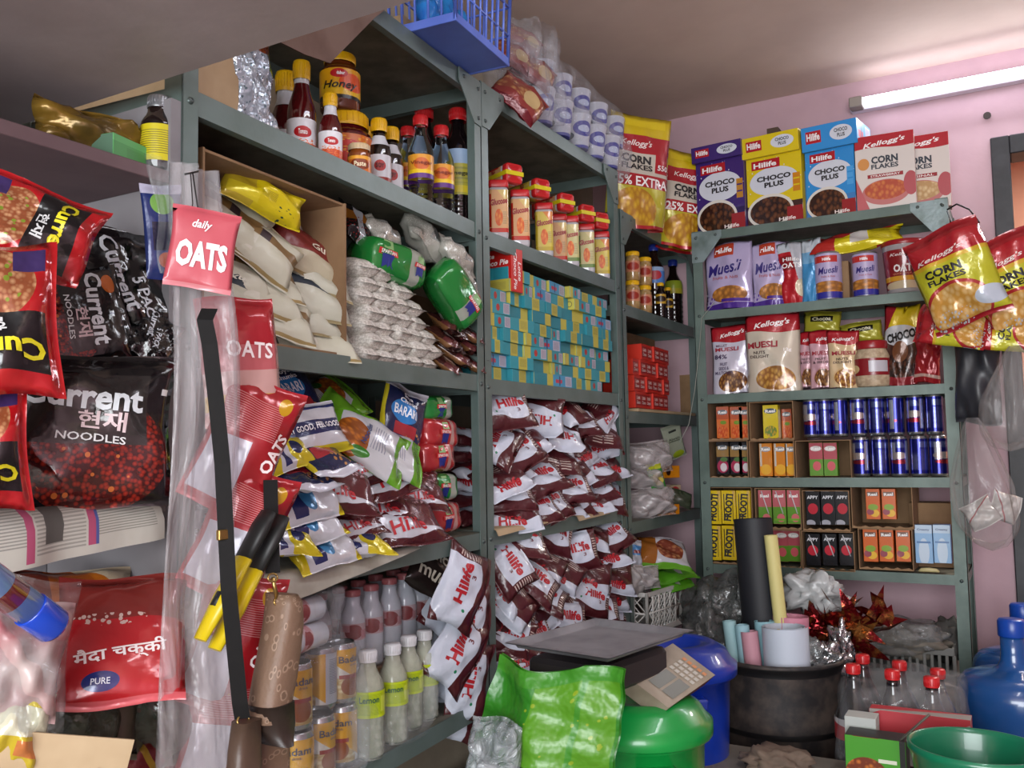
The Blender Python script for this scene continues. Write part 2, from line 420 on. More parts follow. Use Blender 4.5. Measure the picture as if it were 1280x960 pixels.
# black wooden door frame and the peach passage behind it
BLK = mat('black_frame_paint', '#1c1c20', 0.5, col2='#2a2a2e', nscale=20)
m = MB(); m.box(DX0, YB - .015, 0, DX0 + .055, YB + .11, DZ, BLK, .003); m.box(DX1 - .07, YB - .015, 0, DX1, YB + .11, DZ, BLK, .003); m.box(DX0 + .055, YB - .015, DZ - .062, DX1 - .07, YB + .11, DZ, BLK, .003)
struct('door_1', m)
PEACH = mat('peach_wall_paint', '#cf9f86', 0.8, col2='#c2917a', nscale=3)
m = MB(); m.box(DX0 - .5, YB + 1.1, 0, XR, YB + 1.2, ZC + .1, PEACH); m.box(DX0 - .5, YB + .12, 0, DX0 - .4, YB + 1.1, ZC, PEACH); struct('wall_passage', m)
m = MB(); m.box(DX0 - .5, YB + .12, ZC, XR, YB + 1.2, ZC + .1, CEIL); struct('ceiling_passage', m)
m = MB(); m.box(XR - .0, YB + .12, 0, XR + .1, YB + 1.2, ZC, PEACH); struct('wall_passage_side', m)
area('passage_lamp_glow', (1.8, YB + .6, 2.2), (0, 0, -1), .3, .3, 30, (1, .94, .86))
# overhead loft slab (mauve underside) at the top left
LOFT = mat('loft_slab_paint', '#a39696', 0.5, col2='#978a89', nscale=5, bump=0.15, bscale=30)
m = MB(); m.box(XL + .002, -.55, 1.5, .72, .80, 1.545, LOFT, .004); struct('ceiling_loft', m)
# tube light on the back wall
TUBE = mat('lit_tube', '#f0f1ff', 0.3, emit=9)
lampM = Matrix.Translation((1.22, YB - .03, 2.185))
o = empty('tube_light', 'long lit fluorescent tube on the pink back wall near the ceiling', 'light', lampM)
HOUS = mat('tube_housing', '#d8d4de', 0.45)
m = MB(); m.box(-.63, -.012, -.018, .63, .03, .022, HOUS, .004); sub(o, 'batten', m)
m = MB(); m.tube([(-.585, -.035, 0), (.585, -.035, 0)], .0145, TUBE, 14); sub(o, 'tube', m, 'glowing white tube')
HOLD = mat('tube_holder', '#8d857c', 0.5)
for sx in (-1, 1):
    m = MB(); m.box(sx * .605 - .022, -.052, -.018, sx * .605 + .022, .0, .018, HOLD, .003); sub(o, 'tube_holder', m)
TUBE2 = mat('lit_tube_dimmer', '#f0f1ff', 0.3, emit=16)
# second batten on the ceiling of the shop, out of the picture
lampM = Matrix.Translation((1.25, 1.1, ZC - .04)) @ Matrix.Rotation(R(90), 4, 'Z')
o = empty('tube_light', 'fluorescent tube on the ceiling in the middle of the shop', 'light', lampM)
m = MB(); m.box(-.63, -.03, 0, .63, .03, .04, HOUS, .004); sub(o, 'batten', m)
m = MB(); m.tube([(-.585, 0, -.02), (.585, 0, -.02)], .0145, TUBE2, 14); sub(o, 'tube', m)
m = MB(); m.lathe([(.001, 0), (.012, .003), (.012, .007)], mat('dark_plug', '#3b3330', .7), 10, Matrix.Rotation(R(90), 4, 'X'))
thing(m, 'wall_plug', 'small dark hole plug in the pink wall under the tube light', 'plug', Matrix.Translation(aty(1234, 145, YB)))

# ---------------------------------------------------------------- slotted steel racks
STEEL = mat('grey_green_rack_paint', '#687875', 0.42, 0.2, col2='#596963', nscale=9, bump=0.12, bscale=40, lo=.35, hi=.7)
STEELD = mat('worn_rack_paint', '#7b8a8b', 0.4, 0.35, col2='#5c6a66', nscale=14, bump=0.2, bscale=60)
BOLT = mat('bolt_steel', '#56615f', 0.4, 0.7)
SHELFU = mat('shelf_sheet', '#7a786a', 0.5, 0.2, col2='#5f5d52', nscale=16, bump=.15)
seam = Vector((0.0, 1.765, 0))
FA = Frame(0.0, 1.765, 90 + 4.08)   # u<0 towards the camera
FB = Frame(0.0, 1.765, 90)
FC = Frame(0.0, 2.595, 90)
FD = Frame(0.10, 3.0, 0)
FL = Frame(0.065, 0.84, 90)
def post_mb(h, fl, fd, leftside, STEEL=STEEL):
    """L-section slotted upright: a flange on the front and one on the side, both with slots"""
    mb = MB(); t = .0022; x0, x1 = (0, fl) if leftside else (-fl, 0)
    mb.box(x0, -t, 0, x1, 0, h, STEEL); xs = 0 if leftside else -t
    mb.box(xs, -t, 0, xs + t, fd, h, STEEL)
    return mb
def rack(name, label, fr, u0, u1, depth, ztops, ztop, lip=.036, fl=.030, gus=True, gusz=None, mt=None, under=None, wl=None, wr_=None, bevels=None):
    root = empty(name, label, 'rack', Matrix.Translation(fr.w(0, 0, 0)) @ Matrix.Rotation(fr.a, 4, 'Z'))
    st = mt or STEEL
    for uu, left in ((u0, True), (u1, False)):
        f_ = (wl if left else wr_) or fl
        o = sub(root, 'post', post_mb(ztop + .004, f_, .032, left, st)); o.location = (uu, 0, 0)
        mb = MB(); t = .0022; x0, x1 = (0, f_) if left else (-f_, 0)
        mb.box(x0, 0, 0, x1, t, ztop, st); xs = 0 if left else -t; mb.box(xs, -.032, 0, xs + t, 0, ztop, st)
        o = sub(root, 'post', mb); o.location = (uu, depth, 0)
    for z in ztops + [ztop]:
        mb = MB(); a, b = u0 + .003, u1 - .003
        mb.box(a, .002, z - .0035, b, depth - .002, z, under or SHELFU)                    # sheet
        mb.box(a, .0005, z - lip, b, .0035, z, st); mb.box(a, depth - .0035, z - lip, b, depth - .0005, z, st)
        mb.box(a, .0035, z - lip, b, .016, z - lip + .002, st)                           # returned edge
        mb.box(a, .004, z - lip, a + .002, depth - .004, z, st); mb.box(b - .002, .004, z - lip, b, depth - .004, z, st)
        sub(root, 'shelf', mb)
        for uu, s_ in ((u0 + fl * .5, 1), (u1 - fl * .5, -1)):
            mb = MB(); mb.lathe([(.0001, .0035), (.004, .003), (.0055, 0)], BOLT, 10, Matrix.Translation((uu, -.0022, z - lip * .55)) @ Matrix.Rotation(R(90), 4, 'X'), cap=False); sub(root, 'bolt', mb)
    if gus:
        g = .105
        for uu, s_ in ((u0, 1), (u1, -1)):
            mb = MB(); mb.prism([(uu, ztop), (uu + s_ * g, ztop), (uu + s_ * g, ztop - lip * .8), (uu + s_ * (fl + .004), ztop - g), (uu, ztop - g)][::s_], -.005, -.0028, STEELD if mt else st); sub(root, 'gusset_plate', mb)
            for du, dz in ((g * .8, .015), (.015, .02), (.015, g * .85)):
                mb = MB(); mb.lathe([(.0001, .0035), (.0035, .003), (.005, 0)], BOLT, 10, Matrix.Translation((uu + s_ * du, -.005, ztop - dz)) @ Matrix.Rotation(R(90), 4, 'X'), cap=False); sub(root, 'bolt', mb)
    return root
A1, A2, A3, A4, AT = 1.522, 1.1725, .820, .458, 1.858
B1, B2, B3, B4, BT = 1.515, 1.168, .822, .458, 1.862
C1, C2, C3, C4, CT = 1.452, 1.118, .775, .43, 1.745
D1, D2, D3, D4, DT = 1.465, 1.179, .899, .612, 1.738
DEP = .345
rack('steel_rack', 'nearest grey steel rack on the left with bottles on its upper shelf', FA, -.914, -.001, DEP, [A1, A2, A3, A4, .12], AT, wr_=.030)
rack('steel_rack', 'middle grey steel rack holding small cyan boxes and brown and white pouches', FB, .002, .815, DEP, [B1, B2, B3, B4, .12], BT)
rack('steel_rack', 'dim corner steel rack next to the pink wall with red boxes', FC, 0.0, .735, DEP, [C1, C2, C3, C4, .12], CT)
STEEL_DIM = mat('dimmed_rack_paint', '#5b6b64', 0.42, 0.2, col2='#4d5c55', nscale=9, bump=0.12, bscale=40)  # same paint as STEEL, with the back rack's dimmer light put into the colour
rack('steel_rack', 'steel rack along the pink back wall with cereal boxes on top', FD, 0.0, .80, .30, [D1, D2, D3, D4, .1], DT, lip=.030, mt=STEEL_DIM, fl=.036)
# plastered cupboard bay left of the nearest rack
PANEL = mat('grey_partition_board', '#858285', 0.7, col2='#777376', nscale=6, bump=.2)
PLANK = mat('mauve_plank_paint', '#6b5558', 0.6, col2='#5d474b', nscale=7, bump=.2)
root = empty('open_cupboard', 'open mauve shelf cupboard at the left edge holding noodle packs', 'cupboard', Matrix.Translation(FL.w(0, 0, 0)) @ Matrix.Rotation(FL.a, 4, 'Z'))
m = MB(); m.box(-.004, 0, 0, .014, .40, 1.496, PANEL); sub(root, 'side_panel', m)
for z, t_, mm in ((1.392, .018, PLANK), (.943, .016, PANEL), (.50, .016, PANEL)):
    m = MB(); m.box(-1.15, 0, z - t_, -.005, .40, z, mm, .001); sub(root, 'shelf', m)
m = MB(); m.box(-1.15, .255, .2, -.006, .262, 1.372, PANEL); sub(root, 'back_panel', m)
# ================================================================ shared packages
CARD = mat('brown_cardboard', '#8d6f50', 0.85, col2='#7b5e42', nscale=8, bump=.12, bscale=60)
CARDL = mat('pale_cardboard', '#b29c7c', 0.85, col2='#a18a6a', nscale=8, bump=.12)
REDLID = mat('red_plastic', '#b81e22', 0.32); YELLID = mat('yellow_plastic', '#d9a80c', 0.35); BLUELID = mat('blue_cap_plastic', '#1d2f86', 0.35)
WHT = mat('white_plastic', '#d4d6da', 0.35); CREAML = mat('cream_lid_plastic', '#cbb591', 0.4); GRYCAP = mat('silver_cap', '#8e9094', 0.35, .7)
CLEAR = film('clear_pet', '#eef2f4', .16, .06, .15, 20)
DARKGL = mat('dark_sauce_glass', '#160d0c', 0.07, coat=.5)
KETCH = mat('ketchup_glass', '#4d0f12', 0.08, coat=.6)
WATER = glass('clear_liquid', '#e6ecee', 0.05, 1.2)
def bottle(name, cat, h, r, rn, zs, zn, body, cap, caph, capr, labels=(), ribs=0, sq=1.0, waist=0, neck=None, n=22, shoulder=.5):
    mb = MB(); prof = [(r * .55, 0.001), (r * .88, 0), (r, .006 if h > .1 else .004)]
    if ribs:
        a, b = ribs[0], ribs[1]; k = ribs[2]
        for i in range(k):
            z = a + (b - a) * i / k; d = (b - a) / k; prof += [(r, z), (r * .955, z + d * .35), (r * .955, z + d * .55), (r, z + d * .9)]
    prof += [(r, zs)]
    for i in range(1, 7):
        t = i / 6; q = math.sin(t * math.pi / 2) if shoulder > .4 else t; q = .5 * (1 - math.cos(math.pi * t)) * (1 - shoulder) + q * shoulder if shoulder != 1 else t
        prof.append((r + (rn - r) * (.5 * (1 - math.cos(math.pi * t))), zs + (zn - zs) * t))
    prof += [(rn, h - caph * .9)]
    prof = sorted(prof, key=lambda p: p[1]) if ribs else prof
    mb.lathe(prof, body, n, squash=sq, cap=True)
    if neck:
        mb.lathe([(rn * 1.01, zn), (rn * 1.03, h - caph)], neck, n, cap=False, squash=sq)
    parts = []
    c = MB(); cp = [(capr, h - caph), (capr * 1.02, h - caph * .93), (capr, h - caph * .8), (capr, h - caph * .15), (capr * .93, h), (.0001, h + .0004)]
    c.lathe(cp, cap, 24, cap=False)
    for k in range(24):
        a = 2 * math.pi * k / 24; c.tube([(capr * math.sin(a), capr * math.cos(a), h - caph * .8), (capr * math.sin(a), capr * math.cos(a), h - caph * .15)], .0006, cap, 4)
    parts.append(('cap', c.mesh('cap'), None, None))
    for (z0, z1, m_, tx) in labels:
        l = MB(); rl = r * 1.012
        def pr(z):   # radius of the body at height z
            if z <= zs: return r
            t = min(1, (z - zs) / (zn - zs)); return r + (rn - r) * (.5 * (1 - math.cos(math.pi * t)))
        zz = [z0 + (z1 - z0) * k / 5 for k in range(6)]
        l.lathe([(pr(z) * 1.012 + .0004, z) for z in zz], m_, n, cap=False, squash=sq)
        zc = (z0 + z1) / 2
        for t in tx:
            def sf(x, z, off):
                rr = pr(zc + z) * 1.012 + .0010 + off; a = x / (r * 1.01); return Vector((rr * math.sin(a), -rr * sq * math.cos(a), zc + z))
            put_text(l, sf, r * 2, z1 - z0, t)
        parts.append(('label', l.mesh('label'), None, None))
    return Kind(name, cat, mb.mesh(name), parts)
def stand(k, h0, fr, px, ytop, out, zs, label, yaw=None, group=None, cat=None, sc=None, tilt=0):
    """stand a thing of height h0 on a shelf at zs so that its top reaches photo row ytop"""
    z = fr.at(px, ytop, out)[1] if sc is None else zs + h0 * sc
    s_ = (z - zs) / h0; u = fr.u(px, out, zs + h0 * s_ * .5)
    if yaw is None: yaw = face_yaw(fr, u, out)
    return put(k, label, basis(fr, u, out, zs, yaw, tilt), group, s_, cat)
def face_yaw(fr, u, out):   # yaw that turns a -Y face towards the middle of the room
    d = Vector((CAM.x, CAM.y + .2, 0)) - fr.w(u, out, 0); a = math.atan2(d.y, d.x) + math.pi / 2
    return math.degrees(a - fr.a)
# ---------------- upper shelf of the nearest rack: sauces, honey, vinegar
LKET = design('ketchup_label', '#d9dadf', [('rect', 0, 0, 1, .32, '#c84a22'), ('ell', .5, .62, .10, .16, '#b5141c'), ('spots', .5, .25, .3, .2, 30, .4, '#e2742c')], .35)
kNeck = mat('white_neck_wrap', '#c9cbd2', .35)
k_ket = bottle('ketchup_bottle', 'bottle', .24, .031, .0155, .12, .195, KETCH, YELLID, .042, .0185, [(.025, .105, LKET, [T('Tomato', .5, .62, .14, '#ffffff', .3)]), (.188, .205, kNeck, [])])
k_kets = bottle('ketchup_bottle', 'bottle', .17, .026, .013, .085, .135, KETCH, YELLID, .03, .0155, [(.018, .078, LKET, [T('Tomato', .5, .62, .14, '#ffffff', .3)]), (.118, .145, kNeck, [])])
LHON = design('honey_label', '#d79a10', [('rect', 0, 0, 1, .12, '#1a0e08'), ('rect', .3, .12, .7, .5, '#e0b21a'), ('ell', .6, .55, .12, .3, '#d2501a'), ('ell', .48, .82, .07, .15, '#b4141a')], .3)
HONEY = mat('honey_glass', '#5a2a10', .06, coat=.6)
k_hon = bottle('honey_jar', 'jar', .13, .043, .031, .088, .108, HONEY, YELLID, .02, .034, [(.022, .088, LHON, [T('Honey', .47, .42, .34, '#1b0f0a', .9, 0, .02, .3), T('dabur', .48, .82, .12, '#ffffff', .2)])])
LJAM = design('jam_label', '#c8651a', [('ell', .5, .55, .12, .32, '#c21d12'), ('rect', 0, 0, 1, .15, '#b8380f'), ('spots', .5, .5, .5, .5, 22, .3, '#e0a31e')], .3)
k_jam = bottle('jam_jar', 'jar', .10, .033, .026, .07, .082, KETCH, YELLID, .018, .028, [(.012, .068, LJAM, [])])
LPST = design('paste_label', '#c76a1c', [('ell', .5, .5, .14, .35, '#7e3410'), ('rect', 0, .8, 1, 1, '#dd9d2a')], .3)
k_pst = bottle('paste_jar', 'jar', .075, .0255, .022, .052, .06, mat('paste_glass', '#7a3d16', .1, coat=.5), CREAML, .014, .024, [(.008, .045, LPST, [T('Paste', .5, .5, .3, '#f2e4c0', .5)])])
LSOY = design('soy_label', '#c5c6cc', [('rect', 0, 0, 1, .2, '#8c2a22'), ('ell', .5, .6, .08, .2, '#a32020')], .35)
k_soy = bottle('soy_sauce_bottle', 'bottle', .15, .0225, .012, .085, .118, DARKGL, YELLID, .026, .0155, [(.02, .075, LSOY, [T('SOY', .5, .6, .16, '#1c1c1c', .35)]), (.095, .115, kNeck, [])])
LVIN = design('vinegar_label', '#d8962a', [('rect', 0, 0, 1, .2, '#5a2a7a'), ('rect', 0, .2, 1, .36, '#e2c01e'), ('ell', .5, .6, .1, .25, '#c8601e')], .35)
k_vin = bottle('vinegar_bottle', 'bottle', .20, .0265, .012, .12, .168, WATER, REDLID, .022, .0155, [(.062, .112, LVIN, [T('Vinegar', .5, .62, .2, '#7a2a14', .9)])], ribs=(.006, .056, 5))
LDV = design('cola_vinegar_label', '#a7a13a', [('rect', 0, .68, 1, 1, '#8ba6c4'), ('rect', 0, .05, 1, .2, '#c9b82a'), ('bars', 0, .25, 1, .6, 9, .4, 'v', '#8a8a40')], .35)
k_dvin = bottle('dark_vinegar_bottle', 'bottle', .235, .029, .0125, .155, .20, mat('dark_vinegar', '#120c0e', .06, coat=.6), REDLID, .024, .0165, [(.062, .15, LDV, [T('Vinegar', .5, .45, .12, '#3c3a18', .8)])], ribs=(.006, .058, 5))
stand(k_kets, .17, FA, 358, 92, -.20, A1, 'small ketchup bottle with orange cap behind the tall ketchup bottle')
stand(k_ket, .24, FA, 377, 78, -.10, A1, 'tallest dark red ketchup bottle with yellow cap')
j1 = stand(k_jam, .10, FA, 432, 146, -.13, A1, 'orange labelled jam jar under the large honey jar')
zt = FA.at(432, 148, -.13)[1]
stand(k_hon, .13, FA, 425, 71, -.13, zt + .001, 'large dark honey jar with yellow lid stacked on a jam jar')
stand(k_kets, .17, FA, 413, 118, -.05, A1, 'small ketchup bottle with yellow cap in front of the honey jar')
stand(k_pst, .075, FA, 449, 182, -.04, A1, 'small brown paste jar with cream lid')
stand(k_soy, .15, FA, 457, 161, -.17, A1, 'yellow capped dark bottle hidden behind the paste jar')
stand(k_soy, .15, FA, 474, 150, -.07, A1, 'nearest black soy sauce bottle with yellow cap and white neck label')
stand(k_soy, .15, FA, 489, 161, -.09, A1, 'shorter black soy sauce bottle beside the clear vinegar bottles')
stand(k_vin, .20, FA, 510, 160, -.10, A1, 'clear vinegar bottle with red cap, leftmost of the clear ones')
stand(k_vin, .20, FA, 526, 146, -.055, A1, 'largest clear vinegar bottle with red cap and yellow label')
stand(k_dvin, .235, FA, 531, 135, -.16, A1, 'dark bottle with red cap behind the largest clear vinegar bottle')
stand(k_vin, .20, FA, 552, 159, -.055, A1, 'clear vinegar bottle with red cap, rightmost of the clear ones')
stand(k_dvin, .235, FA, 573, 138, -.07, A1, 'tall black vinegar bottle with red cap beside the rack post')
# cartons behind and at the left
def cbox(name, label, fr, u0, u1, o0, o1, z0, z1, m_=CARD, openf=False, opent=True, th=.003, cat='box', yaw=0):
    """cardboard box between outs o1 (back) and o0 (front); walls with thickness"""
    Wd, D = u1 - u0, o0 - o1; H = z1 - z0; mb = MB()
    mb.box(-Wd / 2, -D / 2, 0, Wd / 2, D / 2, th, m_); mb.box(-Wd / 2, -D / 2, th, -Wd / 2 + th, D / 2, H, m_); mb.box(Wd / 2 - th, -D / 2, th, Wd / 2, D / 2, H, m_)
    mb.box(-Wd / 2 + th, D / 2 - th, th, Wd / 2 - th, D / 2, H, m_)
    if not openf: mb.box(-Wd / 2 + th, -D / 2, th, Wd / 2 - th, -D / 2 + th, H, m_)
    if not opent: mb.box(-Wd / 2 + th, -D / 2 + th, H - th, Wd / 2 - th, D / 2 - th, H, m_)
    return thing(mb, name, label, cat, Matrix.Translation(fr.w((u0 + u1) / 2, (o0 + o1) / 2, z0)) @ Matrix.Rotation(fr.a + R(yaw), 4, 'Z'))
ua, ub = FA.u(452, -.3, A1 + .1), FA.u(517, -.3, A1 + .1)
cbox('cardboard_box', 'dim brown carton behind the soy sauce bottles', FA, ua, ub + .02, -.22, -.34, A1 + .001, A1 + .155, CARD, False, False)
ua = FA.u(256, -.05, A1 + .1)
cbox('cardboard_box', 'pale carton end beside the rack post on the bottle shelf', FA, ua - .04, ua + .052, -.03, -.30, A1 + .001, A1 + .20, CARDL, False, False)
SHINE = design('sweet_wrap_foil', '#9aa6b2', [('spots', .5, .4, .6, .6, 16, .33, '#c9d4de'), ('spots', .45, .3, .5, .5, 23, .25, '#566e77'), ('half', .55, 1, 1.12, '#9db83a'), ('ell', .62, .86, .24, .12, '#7a3d22'), ('half', .3, 1, 1.22, '#c9cfd6')], .15, .35, 1.0, 30, .5, .012)
me = pouch('sweets_bag', .115, .175, .05, SHINE, seed=3, wr=2.6, style='stand', nu=20, nv=24)
u_ = FA.u(322, -.03, A1 + .09)
o = thing(me, 'sweets_bag', 'clear bag of shiny wrapped sweets with green printed header', 'bag', basis(FA, u_, -.045, A1 + .088, 14, -4, -4))
# carton flap hanging under the rack top
fl = [FA.at(px, py, .012) for px, py in ((350, 53), (380, 68), (412, 79), (468, 22), (512, -12), (430, -30))]
m = MB(); m.prism([(a, b) for a, b in fl], -.0135, -.0105, mat('grey_brown_board', '#6f5a50', .8, col2='#5c453c', nscale=9))
fm = Matrix.Rotation(FA.a, 4, 'Z'); fm.translation = FA.o
thing(m, 'cardboard_flap', 'loose brown cardboard sheet hanging down beside the loft edge', 'cardboard', fm)
m = MB(); m.box(-.11, -.10, 0, .11, .10, .05, CARDL, .002); u_ = FA.u(500, -.12, AT + .03)
thing(m, 'cardboard_box', 'flat pale carton on top of the nearest rack beside the blue basket', 'box', basis(FA, u_ - .02, -.13, AT + .001, 0))

# ---------------- blue basket on top
BBAS = mat('blue_basket_plastic', '#5670c8', .3, col2='#6480dc', nscale=5)
def basket(L_, Wd, H, m_, nx, nz, bar=.0022, rim=.010, diag=False, taper=.93):
    mb = MB()
    def P(x, y, z):
        k = taper + (1 - taper) * z / H; return (x * k, y * k, z)
    def wall(ax, sgn, half, other):
        n_ = nx if ax == 'x' else max(3, int(nx * Wd / L_))
        for i in range(n_ + 1):
            q = -half + 2 * half * i / n_
            a = P(q, sgn * other, .0) if ax == 'x' else P(sgn * other, q, 0); b = P(q, sgn * other, H) if ax == 'x' else P(sgn * other, q, H)
            mb.tube([a, b], bar * (1.6 if i in (0, n_) else 1), m_, 5)
        for j in range(1, nz):
            z = H * j / nz
            a = P(-half, sgn * other, z) if ax == 'x' else P(sgn * other, -half, z); b = P(half, sgn * other, z) if ax == 'x' else P(sgn * other, half, z)
            mb.tube([a, b], bar, m_, 5)
        if diag:
            for i in range(n_ * 2):
                for dr in (1, -1):
                    q0 = -half + half * i / n_; q1 = q0 + dr * H * .5
                    if abs(q1) > half: continue
                    for zz in (0, H / 2):
                        a = P(q0, sgn * other, zz) if ax == 'x' else P(sgn * other, q0, zz); b = P(q1, sgn * other, zz + H / 2) if ax == 'x' else P(sgn * other, q1, zz + H / 2)
                        mb.tube([a, b], bar * .55, m_, 4)
    for s_ in (-1, 1): wall('x', s_, L_ / 2, Wd / 2); wall('y', s_, Wd / 2, L_ / 2)
    k = taper; mb.box(-L_ / 2 * k, -Wd / 2 * k, -.003, L_ / 2 * k, Wd / 2 * k, .003, m_)
    for (x0, y0, x1, y1) in ((-L_ / 2 - .004, -Wd / 2 - .004, L_ / 2 + .004, -Wd / 2 + .003), (-L_ / 2 - .004, Wd / 2 - .003, L_ / 2 + .004, Wd / 2 + .004), (-L_ / 2 - .004, -Wd / 2 + .003, -L_ / 2 + .003, Wd / 2 - .003), (L_ / 2 - .003, -Wd / 2 + .003, L_ / 2 + .004, Wd / 2 - .003)):
        mb.box(x0, y0, H - rim, x1, y1, H + .002, m_, .001)
        mb.box(x0 * k, y0 * k, -.004, x1 * k, y1 * k, rim * 1.2, m_, .001)
    return mb
b0 = FA.at(566, 80, .055)
bas = thing(basket(.26, .20, .20, BBAS, 9, 3, .0028, .012), 'plastic_basket', 'blue plastic basket jutting out over the top of the nearest rack', 'basket', basis(FA, b0[0] + .055, .005, AT + .006, 0))
SKYB = mat('sky_blue_packs', '#2b8fd6', .25, col2='#1664b8', nscale=14)
k_bp = Kind('blue_pack', 'packet', pouch('blue_pack', .07, .12, .05, SKYB, seed=5, wr=1.8))
for i, (du, dz) in enumerate(((-.07, .065), (0.0, .07), (.065, .06))):
    put(k_bp, ['bright blue packet at the near end of the blue basket', 'bright blue packet in the middle of the blue basket', 'bright blue packet at the far end of the blue basket'][i], basis(FA, b0[0] + .055 + du, .005, AT + .012 + dz, 10, 6, 4 * i - 4), 'blue packets in the basket')
m = MB(); m.box(-.022, -.0006, -.03, .022, .0006, .03, WHT); thing(m, 'price_tag', 'white paper tag stuck on the blue basket', 'tag', basis(FA, b0[0] + .0, .113, AT + .14, 0, 0, 8))

# ---------------- second shelf: carton of cream pouches
uL, uR = FA.u(243, -.01, A2 + .1), FA.u(432, -.012, A2 + .1)
zt = FA.at(424, 252, -.012)[1]
cbox('cardboard_carton', 'large open brown carton full of cream pouches on the second shelf', FA, uL + .015, uR, -.010, -.30, A2 + .001, zt, CARD, True, False, .004)
CRM = design('cream_pouch_print', '#c6c6b2', [('rect', 0, .52, 1, .70, '#80653e'), ('rect', .5, .52, .62, .70, '#3c3036'), ('rect', 0, .03, 1, .08, '#a08c5c'), ('rect', .1, .2, .5, .5, '#d2d1c2'), ('rect', 0, .93, 1, 1, '#c9c3a4')], .45, 0, .8, 18, .1, .006)
CRN = design('cream_navy_pouch_print', '#c0c1b0', [('half', .15, 1, .58, '#26323f'), ('half', .15, 1, .92, '#b4b4a2'), ('rect', 0, 0, 1, .06, '#9a8e68')], .45, 0, .8, 18, .1, .006)
CRR = design('cream_red_pouch_print', '#b5ad94', [('half', .15, 1, .52, '#7a2a26'), ('rect', 0, 0, 1, .07, '#8a744c')], .42, 0, .8, 18, .1, .006)
kc = [Kind('cream_pouch', 'pouch', pouch('cream_pouch', .17, .125, .034, CRM, seed=s, wr=1.4)) for s in (1, 2)]
kn = [Kind('cream_pouch', 'pouch', pouch('cream_pouch', .17, .125, .036, CRN, [T('Luxury', .62, .62, .14, '#dcdccc', .45, -5, .02, .3)], seed=s, wr=1.5)) for s in (3, 4)]
kr = Kind('cream_pouch', 'pouch', pouch('cream_pouch', .15, .12, .034, CRR, [T('Gu', .6, .62, .16, '#e5e0cc', .2)], seed=6, wr=1.4))
YEL = design('yellow_pouch_print', '#d3c015', [('rect', .0, 0, .35, 1, '#b9a32a'), ('rect', .05, .15, .4, .45, '#d9c92a'), ('spots', .75, .2, .12, .2, 16, .3, '#2c4a2a'), ('bars', .42, .4, .62, .6, 40, .35, 'v', '#7d7020')], .22, .15, .6, 22, .3, .006)
ky = Kind('yellow_pouch', 'pouch', pouch('yellow_pouch', .175, .10, .038, YEL, seed=9, wr=2.0))
rows = [
 [(292, 268, 28, 34, kc[0], -.07), (330, 300, 34, 38, kc[1], -.05), (384, 290, 20, 48, kc[0], -.10), (396, 318, 14, 38, kr, -.05)],
 [(288, 332, 12, 52, kc[1], -.08), (330, 345, 6, 56, kc[0], -.06), (395, 340, 10, 52, kn[0], -.055)],
 [(290, 358, 10, 48, kn[0], -.06), (330, 365, 12, 56, kc[1], -.05), (396, 366, 12, 48, kn[1], -.04)],
 [(296, 388, 24, 46, kc[0], -.055), (345, 390, 16, 56, kc[1], -.04), (398, 392, 10, 50, kn[0], -.04)],
 [(300, 418, 10, 60, kn[1], -.06), (352, 416, 8, 62, kc[0], -.05), (400, 422, 5, 62, kc[1], -.035)]]
for r_, row in enumerate(rows):
    for i, (px, py, ro, ti, k, ou) in enumerate(row):
        u_, z_ = FA.at(px, py, ou); z_ = max(z_, A2 + .022)
        put(k, 'cream pouch %s, %s from left, %s layer of open carton' % ('with brown edge' if k in kc else 'with red band' if k is kr else 'with dark band', ORD[i], ORD[r_]), basis(FA, u_, ou - .022, z_, -16 + 8 * math.sin(px), ti - 16, ro), 'cream pouches in the open carton', (1, 1, .85))
u_, z_ = FA.at(318, 236, -.06)
put(ky, 'bright yellow pouch lying on top of the cream pouches', basis(FA, u_ + .004, -.045, z_ - .014, -14, 8, 15), None, (.9, .8, .66))
m = MB(); m.tube([(-.03, -.02, 0), (0, 0, .02), (.03, .0, .05)], .002, CARD, 5)
# deeper layer of the same pouches
for r_ in range(5):
    for c_ in range(3):
        put(kc[(r_ + c_) % 2], 'cream pouch half hidden behind the front layers in the open carton', basis(FA, uL + .09 + c_ * .145 + .02 * (r_ % 2), -.17, A2 + .03 + r_ * .038, 3 * c_, 80, 3 - r_), 'cream pouches at the back of the carton')

# ---------------- second shelf, right part: sago packets and green packets
SAGO = mat('sago_grain_print', '#e2e0d8', .4, col2='#bdb9b0', nscale=210, bump=.3, bscale=200, detail=1, lo=.42, hi=.6, bdist=.003, coat=.3)
ks = [Kind('sago_packet', 'packet', pouch('sago_packet', .062, .12, .040, SAGO, seed=s, wr=.55, nu=12, nv=14)) for s in (1, 2, 3)]
u0 = FA.u(437, -.06, A2 + .05)
nrow = [(5, 0), (5, .012), (5, 0), (4, .016), (4, 0), (3, .01), (3, 0)]
for r_, (n_, off) in enumerate(nrow):
    for c_ in range(n_):
        put(ks[(r_ * 2 + c_) % 3], 'small clear packet of white sago pearls, %s from left in %s row from the bottom' % (ORD[c_], ORD[r_]),
            basis(FA, u0 + .022 + off + c_ * .058 + random.uniform(-.004, .004), -.065 - random.uniform(0, .012), A2 + .017 + r_ * .0275, random.uniform(-8, 8), 84, random.uniform(-3, 3)), 'sago packets on the second shelf', (1, 1, .82))
GRN = design('green_rice_print', '#1e7a33', [('rect', .62, 0, .80, 1, '#9aa094'), ('rect', 0, 0, 1, .06, '#176329')], .18, .1, .6, 20, .5, .006)
REDP = design('red_rice_print', '#a3262a', [('rect', .62, 0, .72, 1, '#b58a84'), ('rect', .86, 0, 1, 1, '#b0928c')], .18, .1, .7, 20, .5, .006)
